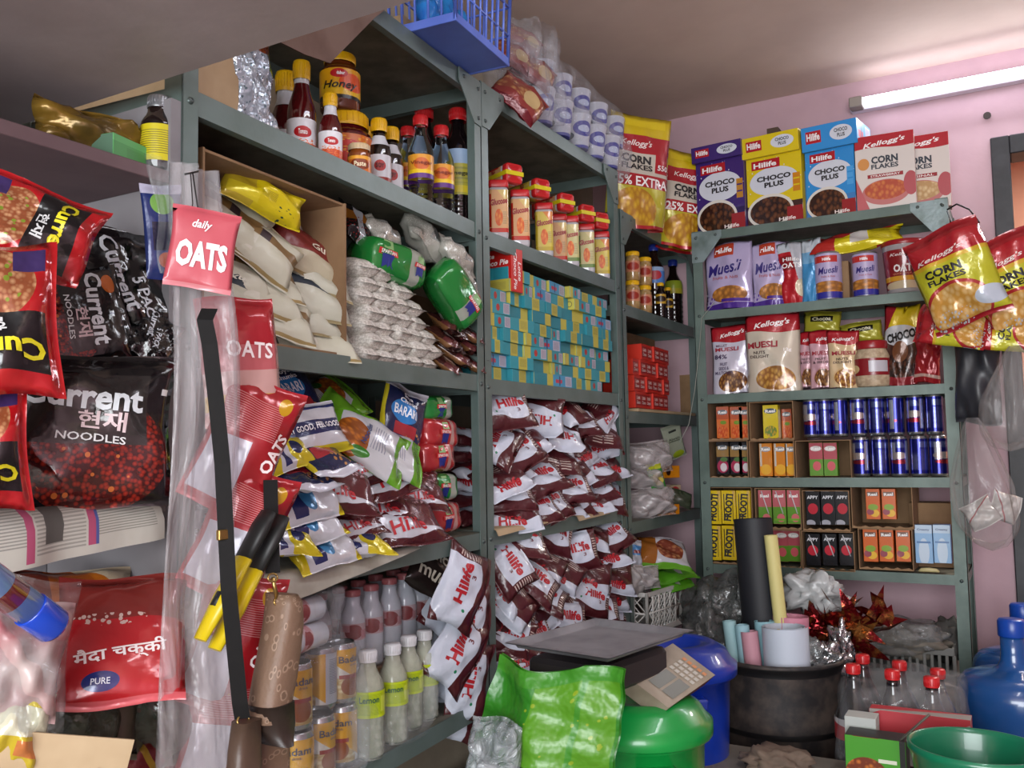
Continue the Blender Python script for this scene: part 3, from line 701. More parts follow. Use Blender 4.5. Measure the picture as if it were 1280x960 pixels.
def logo(mb, surf, W, H, cu, cv, s):
    """green tile, red bar with lettering and blue pennant printed on the bag end"""
    X0, Z0 = (cu - .5) * W, (cv - .5) * H
    def poly(pts, c, off): mb.face([mb.bm.verts.new(surf(X0 + a * s, Z0 + b * s, off)) for a, b in pts], ink(c))
    poly([(-.35, .32), (.35, .32), (.35, .85), (-.35, .85)], '#7fa86a', .0006)
    poly([(-.38, .0), (0, .0), (0, -.75), (-.1, -.6), (-.38, -.8)][::-1], '#1c2a78', .0006); poly([(0, 0), (.38, .0), (.38, -.8), (.1, -.6), (0, -.75)][::-1], '#1c2a78', .0006)
    poly([(-.62, -.05), (.62, -.05), (.62, .3), (-.62, .3)], '#c0282a', .001)
    put_text(mb, surf, W, H, T('SPARTAN', cu + 0 / W, cv + .12 * s / H, .22 * s / H, '#e8e6e0', 1.0 * s / W, 0, .015, 0, 1, 1, .0012))
def brick(name, W, H, D, m_, logos=True, seed=0, sag=.012, lg=None):
    """soft block pack lying down, rounded, long side W, logo on the -Y end"""
    mb = MB(); rnd = random.Random(seed); ph = [rnd.uniform(0, 6) for _ in range(6)]
    def S(a, b, side):
        x = a * W / 2; z = b * H / 2; e = (max(0, 1 - abs(a) ** 5) * max(0, 1 - abs(b) ** 4)) ** .35
        y = side * D / 2 * e + .003 * math.sin(5 * a + ph[0]) * math.sin(4 * b + ph[1]) * e * side
        x *= 1 - .06 * abs(b) ** 3 + .01 * math.sin(6 * b + ph[2]); z *= 1 - .12 * abs(a) ** 4 + .02 * math.sin(5 * a + ph[3])
        return Vector((x, y, z))
    for side in (-1, 1):
        mb.grid(lambda u, v, side=side: S(2 * u - 1, 2 * v - 1, side), 18, 12, m_, True, side > 0)
    bmesh.ops.remove_doubles(mb.bm, verts=mb.bm.verts[:], dist=.0012)
    def surf(x, z, off):
        a, b = max(-1, min(1, 2 * x / W)), max(-1, min(1, 2 * z / H)); p = S(a, b, -1); return Vector((p.x, p.y - off - .001, p.z))
    for (cu, cv, s) in (lg or [(.5, .5, .022)]): logo(mb, surf, W, H, cu, cv, s)
    return mb.mesh(name)
kg = Kind('rice_pack', 'packet', brick('rice_pack', .165, .085, .10, GRN, seed=2, lg=[(.25, .52, .036), (.78, .5, .026)]))
kg2 = Kind('rice_pack', 'packet', brick('rice_pack', .155, .095, .075, GRN, seed=3, lg=[(.72, .5, .034)]))
u_, z_ = FA.at(480, 330, -.06); put(kg, 'large green rice pack lying across the sago packets', basis(FA, u_ + .01, -.06, z_, -14, 0, 8))
u_, z_ = FA.at(567, 368, -.01); put(kg2, 'green rice pack leaning steeply against the rack post', basis(FA, u_, -.012, z_, -14, 0, 46))
CLB = design('white_grain_bag', '#a5a49b', [('ell', .8, .6, .07, .1, '#a83a3a'), ('rect', .35, .2, .6, .8, '#8a8f8c'), ('spots', .2, .5, .3, .6, 60, .35, '#c8c6bc')], .15, 0, 1, 24, .6, .006)
kb = Kind('clear_grain_bag', 'bag', pouch('clear_grain_bag', .14, .085, .045, CLB, seed=8, wr=2.4))
for (px, py, ro, ou, ti, lb, sc_) in ((478, 293, 4, -.08, 40, 'clear bag of white grain on top of the green rice pack', .95), (533, 300, 33, -.07, 30, 'clear bag of grain slumping down beside the green pack', 1.15), (572, 322, 12, -.02, 30, 'crumpled clear bag with red print at the rack post', .95), (585, 360, 52, -.005, 12, 'sago filled bag drooping in front of the rack post', .75)):
    u_, z_ = FA.at(px, py, ou); put(kb, lb, basis(FA, u_, ou, z_, 8, ti, ro), None, sc_)
BRN = design('brown_biscuit_print', '#3a1c1a', [('half', 1, .5, 1.0, '#7c5636'), ('rect', .4, 0, .47, 1, '#b0a29a'), ('rect', 0, 0, .3, .4, '#5a2a2c')], .22, .2, .8, 25, .5, .006)
kbr = Kind('brown_biscuit_pack', 'packet', pouch('brown_biscuit_pack', .075, .10, .028, BRN, seed=12, wr=2))
for i, (px, py, ro) in enumerate(((560, 408, 30), (582, 415, -20), (556, 425, 10), (584, 433, 25), (566, 443, -10), (556, 456, 5), (585, 452, -12))):
    u_, z_ = FA.at(px, py, -.04); put(kbr, 'dark brown biscuit pack, %s from the top at the right end of second shelf' % ORD[i], basis(FA, u_, -.04, max(z_, A2 + .012), 15, 55, ro), 'brown biscuit packs')
DKO = design('dark_orange_pack', '#1d1a1c', [('rect', 0, .5, 1, .75, '#8f5a1e'), ('rect', .3, 0, .5, 1, '#b0b6bc'), ('spots', .5, .3, .5, .3, 20, .3, '#7e1f1c')], .2, .2, .8)
kdo = Kind('dark_snack_pack', 'packet', pouch('dark_snack_pack', .10, .09, .03, DKO, seed=14, wr=2))
u_, z_ = FA.at(447, 282, -.09); put(kdo, 'black and orange pack beside the carton edge', basis(FA, u_, -.09, z_, 0, 20, 5))
u_, z_ = FA.at(520, 262, -.28); cbox('cardboard_box', 'flattened brown carton at the back of the second shelf', FA, u_ - .16, u_ + .16, -.29, -.33, A2 + .001, A2 + .24, CARD, False, False)
# ================================================================ third shelf of the nearest rack
NAVY = design('soya_pack_print', '#20264a', [('rect', 0, 0, 1, .10, '#c9cbd6'), ('rect', 0, .90, 1, 1, '#c9cbd6'), ('ell', .45, .62, .30, .16, '#2f80c6'), ('rect', .25, .30, .75, .46, '#a83038'), ('rect', .0, .10, .06, .9, '#cdbf2a'), ('spots', .72, .25, .2, .14, 14, .4, '#b8834a')], .25, .1, .6, 22, .4, .006)
kso = [Kind('soya_chunk_pack', 'pouch', pouch('soya_chunk_pack', .13, .165, .032, NAVY, [T('BARARI', .45, .62, .13, '#e8eef6', .5), T('Soya\nChunks', .5, .8, .14, '#f0f0f4', .42)], seed=s, wr=1.6)) for s in (21, 22)]
GWO = design('green_meal_print', '#c3c5ca', [('rect', 0, .78, 1, 1, '#5f9c22'), ('half', 1, .6, 1.15, '#6cae2a'), ('ell', .30, .62, .32, .18, ('#c9761e', '#8a4a1a', 14)), ('rect', 0, 0, 1, .14, '#5f9c22'), ('bars', .3, .25, .75, .42, 34, .4, 'v', '#8d90a0'), ('ell', .12, .5, .08, .1, '#2f7a1f')], .25, .1, .6, 22, .4, .006)
kgw = [Kind('green_meal_pack', 'pouch', pouch('green_meal_pack', .125, .175, .034, GWO, [T('Noodles', .5, .5, .06, '#2a3a6a', .4)], seed=s, wr=1.6)) for s in (24, 25)]
EAT = design('eat_good_print', '#c7c9d0', [('rect', .02, .36, .98, .62, '#252c58'), ('rect', 0, 0, 1, .15, '#c2b41f'), ('rect', .0, .85, 1, .93, '#30386a')], .25, .1, .5, 22, .3, .006)
kea = Kind('white_soya_pack', 'pouch', pouch('white_soya_pack', .15, .095, .03, EAT, [T('EAT GOOD, FEEL GOOD', .5, .49, .13, '#e8e8ee', .86)], seed=27, wr=1.4))
MAR = design('maroon_snack_print', '#571c22', [('wave', .40, .10, 5, .6, -.1, '#c3c5cf'), ('wave', .14, .04, 6, 2, 0, '#4a171c'), ('rect', 0, .95, 1, 1, '#b9a9a9'), ('spots', .75, .75, .18, .14, 16, .36, '#b79aa0'), ('rect', .12, .62, .3, .8, '#b3a7ab')], .25, .1, .8, 22, .4, .006)
kma = [Kind('maroon_snack_pack', 'pouch', pouch('maroon_snack_pack', .165, .12, .036, MAR, [T('Hilife', .45, .28, .2, '#b3202a', .5, 0, .03)], seed=s, wr=1.7)) for s in (31, 32)]
BWY = design('blue_white_print', '#c9ccd4', [('rect', .2, .1, .38, .9, '#232b5e'), ('rect', .55, .5, .95, .72, '#232b5e'), ('ell', .47, .35, .12, .2, '#3f86b8'), ('rect', 0, 0, .12, 1, '#d5c41c'), ('rect', .93, 0, 1, 1, '#d5c41c')], .22, .15, .7, 22, .4, .006)
kbw = [Kind('blue_white_pack', 'pouch', pouch('blue_white_pack', .14, .095, .034, BWY, seed=s, wr=1.8)) for s in (34, 35)]
YBW = design('yellow_blue_print', '#cdbd1c', [('rect', .3, 0, .55, 1, '#c9ccd4'), ('rect', .36, .1, .46, .9, '#232b5e'), ('ell', .7, .5, .1, .2, '#252c58')], .22, .15, .7, 22, .4, .006)
kyb = Kind('yellow_blue_pack', 'pouch', pouch('yellow_blue_pack', .15, .085, .034, YBW, seed=36, wr=1.8))
DKB = design('black_soya_print', '#17171c', [('half', 1, 1, 1.45, '#a83038'), ('rect', 0, .92, 1, 1, '#c0c2c8')], .25, .1, .6)
kdb = Kind('black_soya_pack', 'pouch', pouch('black_soya_pack', .13, .15, .03, DKB, [T('Soyhos', .5, .68, .14, '#dfe2ea', .7)], seed=38, wr=1.5))
A3I = [
 (kdb, 325, 470, -4, 12, -.13, 'black soya pouch half hidden at the top left of the third shelf', 1),
 (kso[0], 366, 500, -14, 30, -.08, 'navy pouch with blue badge at the top left of the third shelf', .95),
 (kgw[0], 345, 522, 70, 55, -.06, 'green and orange meal pouch lying under the navy pouch', .95),
 (kgw[1], 412, 505, 62, 40, -.10, 'green meal pouch with white end at the top of the third shelf', .95),
 (kea, 386, 538, -10, 24, -.015, 'white pouch reading EAT GOOD, FEEL GOOD across the middle of the heap', 1),
 (kgw[0], 452, 548, -48, 34, -.03, 'green and white meal pouch sloping down to the right', 1.1),
 (kgw[1], 480, 560, -56, 38, -.02, 'lowest green and white meal pouch beside the red rice packs', .95),
 (kso[1], 502, 528, 18, 6, -.06, 'upright navy soya pouch with blue badge beside the red packs', .95),
 (kso[0], 392, 566, -12, 58, -.005, 'navy pouch with blue badge lying flat in the middle', .85),
 (kyb, 352, 568, -14, 40, .0, 'yellow and white pouch end at the left of the middle', .8),
 (kso[1], 358, 592, -8, 70, -.01, 'navy and red pouch edge under the flat navy pouch', .9),
 (kma[0], 438, 580, -12, 40, -.03, 'maroon snack pouch just below the flat navy pouch', .9),
 (kma[1], 480, 595, -8, 50, -.02, 'maroon snack pouch with white lettering below the green pouches', 1),
 (kma[0], 416, 606, 14, 40, -.01, 'crinkled maroon pouch sloping over the blue and white packs', 1),
 (kma[1], 520, 612, 10, 36, -.03, 'maroon snack pouch beside the green rice pack', .9),
 (kbw[0], 377, 622, -8, 36, .0, 'blue and white pouch, topmost of the lower left heap', 1),
 (kbw[1], 378, 650, -8, 40, .0, 'blue and white pouch in the middle of lower left heap', 1),
 (kma[1], 438, 652, -8, 50, -.02, 'small maroon pouch between blue and dark red packs', .8),
 (kma[0], 500, 648, -2, 44, -.01, 'large maroon pouch near the front edge under the green pack', 1.15),
 (kma[1], 470, 630, 6, 48, -.04, 'maroon pouch tucked behind the large front one', 1),
 (kbw[0], 398, 682, -8, 46, .005, 'lowest blue and white pouch on the paper at the shelf edge', 1),
 (kyb, 352, 676, 6, 50, .01, 'yellow pouch end at the lower left corner of the heap', .8),
 (kyb, 440, 680, 4, 64, -.0, 'yellow pouch lying on the paper near the shelf edge', 1),
 (kyb, 360, 660, 4, 60, -.03, 'yellow pouch end squeezed between blue and white packs', .8),
]
for k, px, py, ro, ti, ou, lb, sc_ in A3I:
    u_, z_ = FA.at(px, py, ou); put(k, lb, basis(FA, u_, ou, max(z_, A3 + .02), -14, ti, ro), None, sc_)
for r_ in range(4):
    for c_ in range(4):
        put(kma[(r_ + c_) % 2], 'maroon snack pouch behind the front heap on the third shelf', basis(FA, -.80 + c_ * .16, -.2, A3 + .03 + r_ * .045, 5, 70, 4 * c_ - 6), 'maroon pouches at the back of the third shelf')
kR = [Kind('rice_pack', 'packet', brick('rice_pack', .13, .075, .12, REDP, seed=s, lg=[(.46, .5, .029)])) for s in (4, 5)]
kG = [Kind('rice_pack', 'packet', brick('rice_pack', .13, .068, .12, GRN, seed=s, lg=[(.46, .5, .029)])) for s in (6, 7)]
for i, (k, px, py, ou, lb) in enumerate(((kG[0], 553, 510, -.085, 'green rice pack, topmost in the stack by the rack post'), (kR[0], 556, 542, -.075, 'red rice pack, second from the top by the rack post'),
    (kR[1], 552, 571, -.075, 'red rice pack in the middle of the stack by the post'), (kG[1], 556, 609, -.075, 'green rice pack, second from bottom by the rack post'), (kR[0], 560, 648, -.075, 'red rice pack at the bottom of the stack by the post'))):
    u_, z_ = FA.at(px, py, ou + .05); put(k, lb, basis(FA, u_, ou, z_, -6, 0, (-3, 2, -2, 1, -3)[i]), 'rice packs stacked by the post', .98 if i else .9)
PAPER = design('newsprint', '#b9b6ac', [('bars', .05, .1, .3, .9, 60, .45, 'v', '#8d8a84'), ('bars', .35, .2, .6, .95, 48, .5, 'v', '#94918a'), ('bars', .66, .1, .95, .9, 66, .4, 'v', '#8a8880'), ('rect', .30, .55, .34, .98, '#a84a6a'), ('rect', .61, .5, .645, .95, '#a84a6a'), ('rect', .645, .5, .66, .95, '#4c5590'), ('rect', .4, .65, .5, .9, '#55524e')], .75, 0, .3, 14, 0, .01)
PLAINP = mat('white_shelf_paper', '#b4b2a6', .75, col2='#a8a59a', nscale=30)
def sheet(name, label, fr, uA, uB, out0, out1, z, drop0, drop1, m_, wav=.006, seed=0, th=.0006):
    """paper lying on a shelf with its front edge hanging over"""
    rnd = random.Random(seed); ph = [rnd.uniform(0, 6) for _ in range(4)]; mb = MB()
    def fn(a, b, o=0):
        u_ = uA + (uB - uA) * a; d = drop0 + (drop1 - drop0) * a; L0 = out1 - out0; L1 = d; s_ = b * (L0 + L1)
        wv = wav * math.sin(9 * a + ph[0]) * math.sin(3 * b + ph[1]) + wav * .5 * math.sin(21 * a + ph[2])
        if s_ < L0: return Vector((u_, -(out0 + s_), z + .0012 + abs(wv) * .2 + o))
        q = (s_ - L0); return Vector((u_ + wv * .3, -(out1 + .004 + min(q, .02) * .5 + wv * .6 * min(1, q * 30)) - o, z - q * .97 + .0012))
    mb.grid(fn, 40, 16, m_); mb.grid(lambda a, b: fn(a, b, -th), 40, 16, m_, True, True)
    M = Matrix.Rotation(fr.a, 4, 'Z'); M.translation = fr.o
    return thing(mb, name, label, 'paper', M)
sheet('shelf_paper', 'white printed paper hanging over the edge of the third shelf', FA, FA.u(322, .01, A3), FA.u(523, .01, A3), -.12, .008, A3, .055, .006, PLAINP, .003, 4)

# ================================================================ bottom shelf in view
BADL = design('badam_can_print', '#c8c6bd', [('rect', .30, .0, .70, .42, ('#cbbf96', '#a8884e', 12)), ('half', 1.4, 1, 1.15, '#cf9a16'), ('rect', .0, .0, .30, 1, '#b4b7c4'), ('rect', .80, 0, 1, 1, '#b9bcc8'), ('ell', .5, .25, .12, .2, '#8a4a1e'), ('bars', .84, .2, .97, .9, 30, .4, 'v', '#7c8090'), ('rect', .36, .40, .62, .48, '#8f2a20')], .25, .35, .05)
ALU = mat('can_aluminium', '#a8aaac', .25, .9)
def can_kind(name, r, h, m_, texts=(), texts2=()):
    mb = MB(); prof = [(r * .78, .003), (r * .82, 0), (r * .94, .004), (r, .011), (r, h - .010), (r * .90, h - .003), (r * .88, h), (r * .84, h - .0012), (r * .83, h - .005), (.0001, h - .005)]
    mb.lathe(prof, ALU, 26, cap=False); mb.face([v for v in []], ALU) if False else None
    l = MB(); l.lathe([(r + .0003, .011), (r + .0003, h - .010)], m_, 30, cap=False); sf = cyl_surf(r + .0006, h / 2)
    for t in texts: put_text(l, sf, 2 * r, h - .021, t)
    tb = MB(); tb.box(-.004, -.009, h - .0048, .004, .009, h - .0036, ALU, .0005)
    return Kind(name, 'can', mb.mesh(name), [('label', l.mesh('label'), None, None), ('pull_tab', tb.mesh('pull_tab'), None, None)])
k_bad = can_kind('almond_drink_can', .027, .105, BADL, [T('Badam', .52, .80, .14, '#2c2530', .95), T('drink', .55, .68, .05, '#5a3a20', .3)])
cans = [(372, 1, .02, 'left'), (404, 1, -.015, 'middle'), (429, 1, -.005, 'right'), (374, 0, .022, 'left'), (402, 0, .0, 'middle'), (430, 0, -.003, 'right')]
for px, lv, ou, nm in cans:
    zs = A4 + .001 + .1065 * lv; u_ = FA.u(px, ou - .03, zs + .05)
    put(k_bad, 'white and yellow almond drink can, %s one of the %s row' % (nm, 'upper' if lv else 'lower'), basis(FA, u_, ou - .035, zs, face_yaw(FA, u_, ou) + (18, -95, 40)[('left', 'middle', 'right').index(nm)] * (1 if lv else -.5)), 'almond drink cans in wrap')
WRAP = film('shrink_wrap', '#eef0f4', .10, .08, .7, 16)
def wrapbox(name, label, fr, u0, u1, o0, o1, z0, z1, m_=WRAP, seed=0, bulge=.006, cat='wrap', sides=True):
    """closed clear wrap pulled round a block of goods"""
    mb = MB(); rnd = random.Random(seed); ph = [rnd.uniform(0, 6) for _ in range(6)]
    cu, cz, co = (u0 + u1) / 2, (z0 + z1) / 2, (o0 + o1) / 2; a, b, c = (u1 - u0) / 2, (o0 - o1) / 2, (z1 - z0) / 2
    def fn(s_, t_):
        th = 2 * math.pi * s_; ct, st = math.cos(th), math.sin(th); k = 1 / (abs(ct) ** 6 + abs(st) ** 6) ** (1 / 6)
        w_ = 1 + bulge / a * math.sin(7 * th + ph[0] + 4 * t_) + bulge / a * .6 * math.sin(15 * th + ph[1])
        zz = -1 + 2 * t_; e = 1 - .08 * abs(zz) ** 8
        return Vector((a * ct * k * w_ * e, b * st * k * w_ * e, c * zz + bulge * .5 * math.sin(5 * th + ph[2])))
    V = mb.grid(fn, 48, 12, m_, True, False, True)
    mb.face(V[-1], m_, None, True); mb.face(list(reversed(V[0])), m_, None, True)
    M = Matrix.Rotation(fr.a, 4, 'Z'); M.translation = fr.w(cu, co, cz)
    return thing(mb, name, label, cat, M)
wrapbox('shrink_wrap', 'clear shrink wrap round the almond drink cans', FA, FA.u(352, .0, A4 + .1), FA.u(444, -.0, A4 + .1), .038, -.10, A4 + .002, A4 + .222, seed=2)
LEMB = film('lemon_drink_bottle_plastic', '#dfe3d2', .35, .08, .2, 16)
LEML = design('lemon_label', '#b9cc1c', [('bars', .35, .1, .65, .9, 26, .4, 'v', '#7f9a1c'), ('rect', .62, .2, .9, .8, '#c4d44a'), ('ell', .2, .5, .1, .3, '#3d7a5a')], .3)
k_lem = bottle('lemon_drink_bottle', 'bottle', .165, .026, .0125, .105, .145, LEMB, WHT, .018, .0145, [(.065, .105, LEML, [T('Lemon', .5, .7, .25, '#2a5a4a', .6)])], ribs=(.008, .06, 4))
LIQ = mat('cloudy_lemon_drink', '#979d8c', .3)
ml = MB(); ml.lathe([(.0235, .004), (.0235, .10), (.015, .13), (.0001, .13)], LIQ, 16); k_lem.parts.append(('drink', ml.mesh('drink'), None, None))
for i, (px, yt, ou, lb) in enumerate(((460, 812, .012, 'lemon drink bottle with white cap, leftmost and nearest'), (491, 804, .006, 'lemon drink bottle, second from the left of the front four'), (511, 794, -.012, 'lemon drink bottle, third from the left of the front four'), (531, 787, -.014, 'lemon drink bottle with white cap, rightmost beside the maroon pouches'))):
    stand(k_lem, .165, FA, px, yt, ou - .03, A4 + .001, lb)
stand(k_lem, .165, FA, 447, 835, -.10, A4 + .001, 'lemon drink bottle standing behind the nearest one')
wrapbox('shrink_wrap', 'clear shrink wrap round the lemon drink bottles', FA, FA.u(446, 0, A4 + .06), FA.u(545, 0, A4 + .06), .014, -.085, A4 + .002, A4 + .10, seed=5)
MILKB = mat('frosted_bottle', '#d6dae4', .18, coat=.5, bump=.1)
MILL = design('pink_drink_label', '#d2b0b4', [('ell', .5, .5, .12, .45, '#8e2626'), ('rect', .1, .5, .45, .9, '#c28088'), ('rect', .6, .1, .9, .6, '#c88a90')], .25)
k_mil = bottle('frosted_drink_bottle', 'bottle', .175, .027, .016, .11, .15, MILKB, mat('pink_red_cap', '#b4686c', .35), .014, .017, [(.07, .105, MILL, [])])
zb = A4 + .115
m = MB(); cbox('cardboard_box', 'low carton hidden behind the cans under the frosted bottles', FA, FA.u(372, -.17, A4), -.10, -.105, -.32, A4 + .001, zb - .001, CARD, False, False)
for i, (px, yt, ou) in enumerate(((441, 737, -.135), (464, 730, -.137), (487, 722, -.14), (506, 716, -.143), (522, 712, -.147))):
    stand(k_mil, .175, FA, px, yt, ou, zb, 'frosted bottle with pink label, %s from the left in the front row' % ORD[i], group='frosted drink bottles in shrink wrap')
for i, (px, yt, ou) in enumerate(((400, 742, -.20), (425, 733, -.20), (448, 725, -.20), (470, 718, -.205), (492, 712, -.21), (510, 706, -.215))):
    stand(k_mil, .175, FA, px, yt, ou, zb, 'frosted bottle with pink label, %s from the left in the back row' % ORD[i], group='frosted drink bottles in shrink wrap')
wrapbox('shrink_wrap', 'clear shrink wrap round the upright frosted bottles', FA, FA.u(424, -.12, zb + .1), FA.u(536, -.12, zb + .1), -.10, -.24, zb, zb + .15, seed=6)
for i, (px, py) in enumerate(((368, 762), (372, 795))):
    u_, z_ = FA.at(px + 30, py, .0); put(k_mil, 'frosted bottle lying on its side above the cans, %s' % ('upper one' if i == 0 else 'lower one'), basis(FA, u_ + .02, -.02, z_, 8, 0, -88 ), 'frosted bottles lying on the cans', .8)
u0_, z0_ = FA.at(395, 778, .0); wrapbox('shrink_wrap', 'clear shrink wrap round the lying frosted bottles', FA, u0_ - .065, u0_ + .06, .02, -.06, z0_ - .05, z0_ + .05, seed=7)
# maroon and white pouches drooping at the right end
HLF = design('maroon_white_pouch_print', '#c2c8d6', [('wave', .27, .09, 5.5, 1.2, .05, '#4a1a1f'), ('half', -1.2, 1, .80, '#4a1a1f'), ('half', 1, 0, .86, '#4a1a1f'), ('bars', .88, .3, .98, .8, 16, .4, 'v', '#c0b0a8'), ('ell', .2, .45, .022, .03, '#1d7a52')], .3, 0, .9, 16, .25, .008)
HLT = [T('Hilife', .54, .62, .23, '#a81c26', .54, 0, .04), T('3', .66, .42, .09, '#6b2a30', .06)]
HLG = design('maroon_back_print', '#4a1a1f', [('wave', .40, .12, 4.5, 2.4, -.1, '#c2c8d6'), ('bars', .3, .62, .8, .9, 15, .35, 'v', '#b3a39b'), ('rect', .52, .6, .56, .92, '#4a1a1f')], .3, 0, .9, 16, .25, .008)
def mkh(seed, W_=.185, H_=.135, wr=1.8): return Kind('muesli_pouch', 'pouch', pouch('muesli_pouch', W_, H_, .042, HLF, HLT, seed=seed, wr=wr, nu=16, nv=16, backtexts=[T('Hilife', .5, .6, .16, '#a81c26', .5, 0, .03)]))
kh = [mkh(41), mkh(42), mkh(43), mkh(44)]
kh2 = [Kind('muesli_pouch', 'pouch', pouch('muesli_pouch', .185, .135, .042, HLG, [T('Hilife', .45, .24, .2, '#a81c26', .5, 0, .04)], seed=s_, wr=1.9, nu=16, nv=16)) for s_ in (45, 46, 48)]
DKP = design('dark_brown_script_print', '#1c1412', [('half', 1, .4, 1.15, '#45151b')], .3, 0, .7, 20, .2)
kdk = Kind('dark_brown_pouch', 'pouch', pouch('dark_brown_pouch', .15, .13, .036, DKP, [T('Choco\nmuesli', .5, .5, .55, '#b7b0a2', .8)], seed=47, wr=1.5))
u_, z_ = FA.at(556, 712, -.03); put(kdk, 'dark brown pouch with pale lettering above the frosted bottles', basis(FA, u_, -.05, z_, -14, 12, 35))
for i, (px, py, ro, ou, lb) in enumerate(((577, 735, 62, .02, 'top drooping maroon and white pouch at the right end of the bottom shelf'), (585, 775, 72, .0, 'drooping maroon and white pouch, second from top at the bottom shelf end'), (572, 812, 50, -.0, 'drooping maroon and white pouch in the middle of bottom shelf end'), (585, 850, 70, -.005, 'lowest drooping maroon and white pouch over the bottom shelf edge'))):
    u_, z_ = FA.at(px, py, ou); put(kh[i], lb, basis(FA, u_, ou, z_, -18, 6, -ro), None, .92)
for i, (px, py, ro) in enumerate(((560, 760, -40), (558, 830, -50), (572, 880, -60))):
    u_, z_ = FA.at(px, py, -.06); put(kh[(i + 1) % 4], 'maroon pouch hidden behind the drooping ones, %s' % ('highest', 'middle', 'lowest')[i], basis(FA, u_, -.06, z_, -10, 20, ro), None, .9)
# ================================================================ the cupboard bay at the left edge
GOLD = mat('gold_packet', '#8a6a26', .25, .3, col2='#5c4a24', nscale=9, bump=.6, bscale=18, bdist=.01)
kgo = Kind('gold_packet', 'packet', pouch('gold_packet', .15, .075, .05, GOLD, seed=50, wr=3))
u_, z_ = FL.at(112, 140, -.06); put(kgo, 'crumpled gold packet on the high plank under the loft', basis(FL, u_, -.06, 1.392 + .034, -10, 8, 6))
GRB = design('green_carton_print', '#4f9a56', [('rect', 0, .7, 1, 1, '#5fae66'), ('bars', .3, .2, .8, .6, 40, .35, 'v', '#3a7a42')], .5)
u_, z_ = FL.at(152, 178, -.03)
o = thing(carton('green_carton', .085, .032, .05, GRB, mat('green_carton_side', '#50705a', .6)), 'green_carton', 'small green carton on the high plank beside the dark bottle', 'box', basis(FL, u_ + .01, -.045, 1.393, 12))
LBL = design('yellow_syrup_label', '#c7b818', [('bars', .2, .15, .85, .85, 16, .4, 'v', '#7d7320')], .4)
k_syr = bottle('syrup_bottle', 'bottle', .115, .026, .016, .07, .095, DARKGL, GRYCAP, .018, .0165, [(.015, .068, LBL, [])])
stand(k_syr, .115, FL, 199, 122, -.03, 1.393, 'dark bottle with yellow label and silver cap beside the rack post')
# noodles
NDB = design('black_noodle_print', '#100e10', [('ell', .54, .34, .44, .38, ('#96281a', '#3c0e0c', 34)), ('spots', .54, .3, .38, .3, 9, .16, '#b4602a'), ('rect', .03, .40, .84, .86, '#2b2726'), ('ell', .2, .88, .1, .07, '#c4641c'), ('rect', .93, .74, .97, .78, '#d8d8d8')], .16, .1, .9, 14, .6, .010)
NDT = [T('Current', .44, .71, .17, '#dfe6ea', .74, -4, .03), T('현재', .56, .55, .12, '#d8c2c4', .3, -4, .02), T('NOODLES', .5, .44, .05, '#d8d8d8', .42, -4, .015)]
NDR = design('red_noodle_print', '#a8141a', [('ell', .28, .5, .26, .36, ('#c29268', '#8a4a2c', 24)), ('rect', .48, .08, .86, .92, '#121012'), ('spots', .28, .5, .2, .28, 12, .25, '#7a8a2c'), ('rect', .05, .7, .2, .92, '#3a2a5a')], .16, .15, .9, 14, .6, .010)
kbn = [Kind('noodle_pack', 'packet', pouch('noodle_pack', .19, .185, .048, NDB, NDT, seed=s, wr=1.5, nu=18, nv=20)) for s in (51, 52)]
krn = Kind('noodle_pack', 'packet', pouch('noodle_pack', .20, .16, .05, NDR, [T('Current', .72, .52, .17, '#d2c61c', .60, -90, .035), T('현재', .56, .5, .12, '#c4c4c4', .24, -90, .02)], seed=53, wr=1.8, nu=18, nv=20))
BLKP = mat('black_glossy_film', '#0b0b0d', .14, bump=.9, bscale=16, coat=.8, bdist=.012)
kbk = Kind('noodle_pack', 'packet', pouch('noodle_pack', .15, .19, .05, BLKP, [T('Current', .42, .62, .12, '#c8ccd2', .75, -90 + 10, .025), T('5 PACK', .62, .4, .09, '#c8ccd2', .5, -80, .02)], seed=54, wr=2.6, nu=20, nv=22))
def lput(k, px, py, ro, ti, ou, lb, yaw=-24, sc=1):
    u_, z_ = FL.at(px, py, ou); return put(k, lb, basis(FL, u_, ou, z_, yaw, ti, ro), None, sc)
lput(kbn[0], 112, 538, 3, 6, .015, 'large black noodle pack standing upright at the front of the shelf', -30, 1.02)
lput(kbn[1], 92, 400, 78, 10, -.03, 'dark noodle pack turned on its side behind the red ones', -24, .72)
lput(kbk, 158, 368, -8, 8, -.04, 'glossy black noodle pack beside the hanging plastic, reading 5 PACK', -20, .95)
lput(krn, 42, 285, 20, 14, .05, 'red noodle pack tilted at the top left of the heap', -34, .66)
lput(krn, -18, 400, 86, 8, .07, 'red noodle pack standing on end at the left picture edge', -34, .86)
lput(krn, -40, 560, 86, 4, .05, 'red pack end low at the left picture edge', -30, .7)
lput(kbk, 190, 420, 30, 30, .0, 'crumpled black film pack above the large noodle pack', -20, .45)
lput(kbn[0], 110, 458, 80, 70, -.08, 'dark noodle pack lying flat behind the upright one', -24, .8)
sheet('newspaper', 'folded newspaper draped over the shelf under the noodle packs', FL, FL.u(-60, .03, .943), FL.u(206, .03, .943), -.15, .012, .943, .075, .05, PAPER, .006, 9)
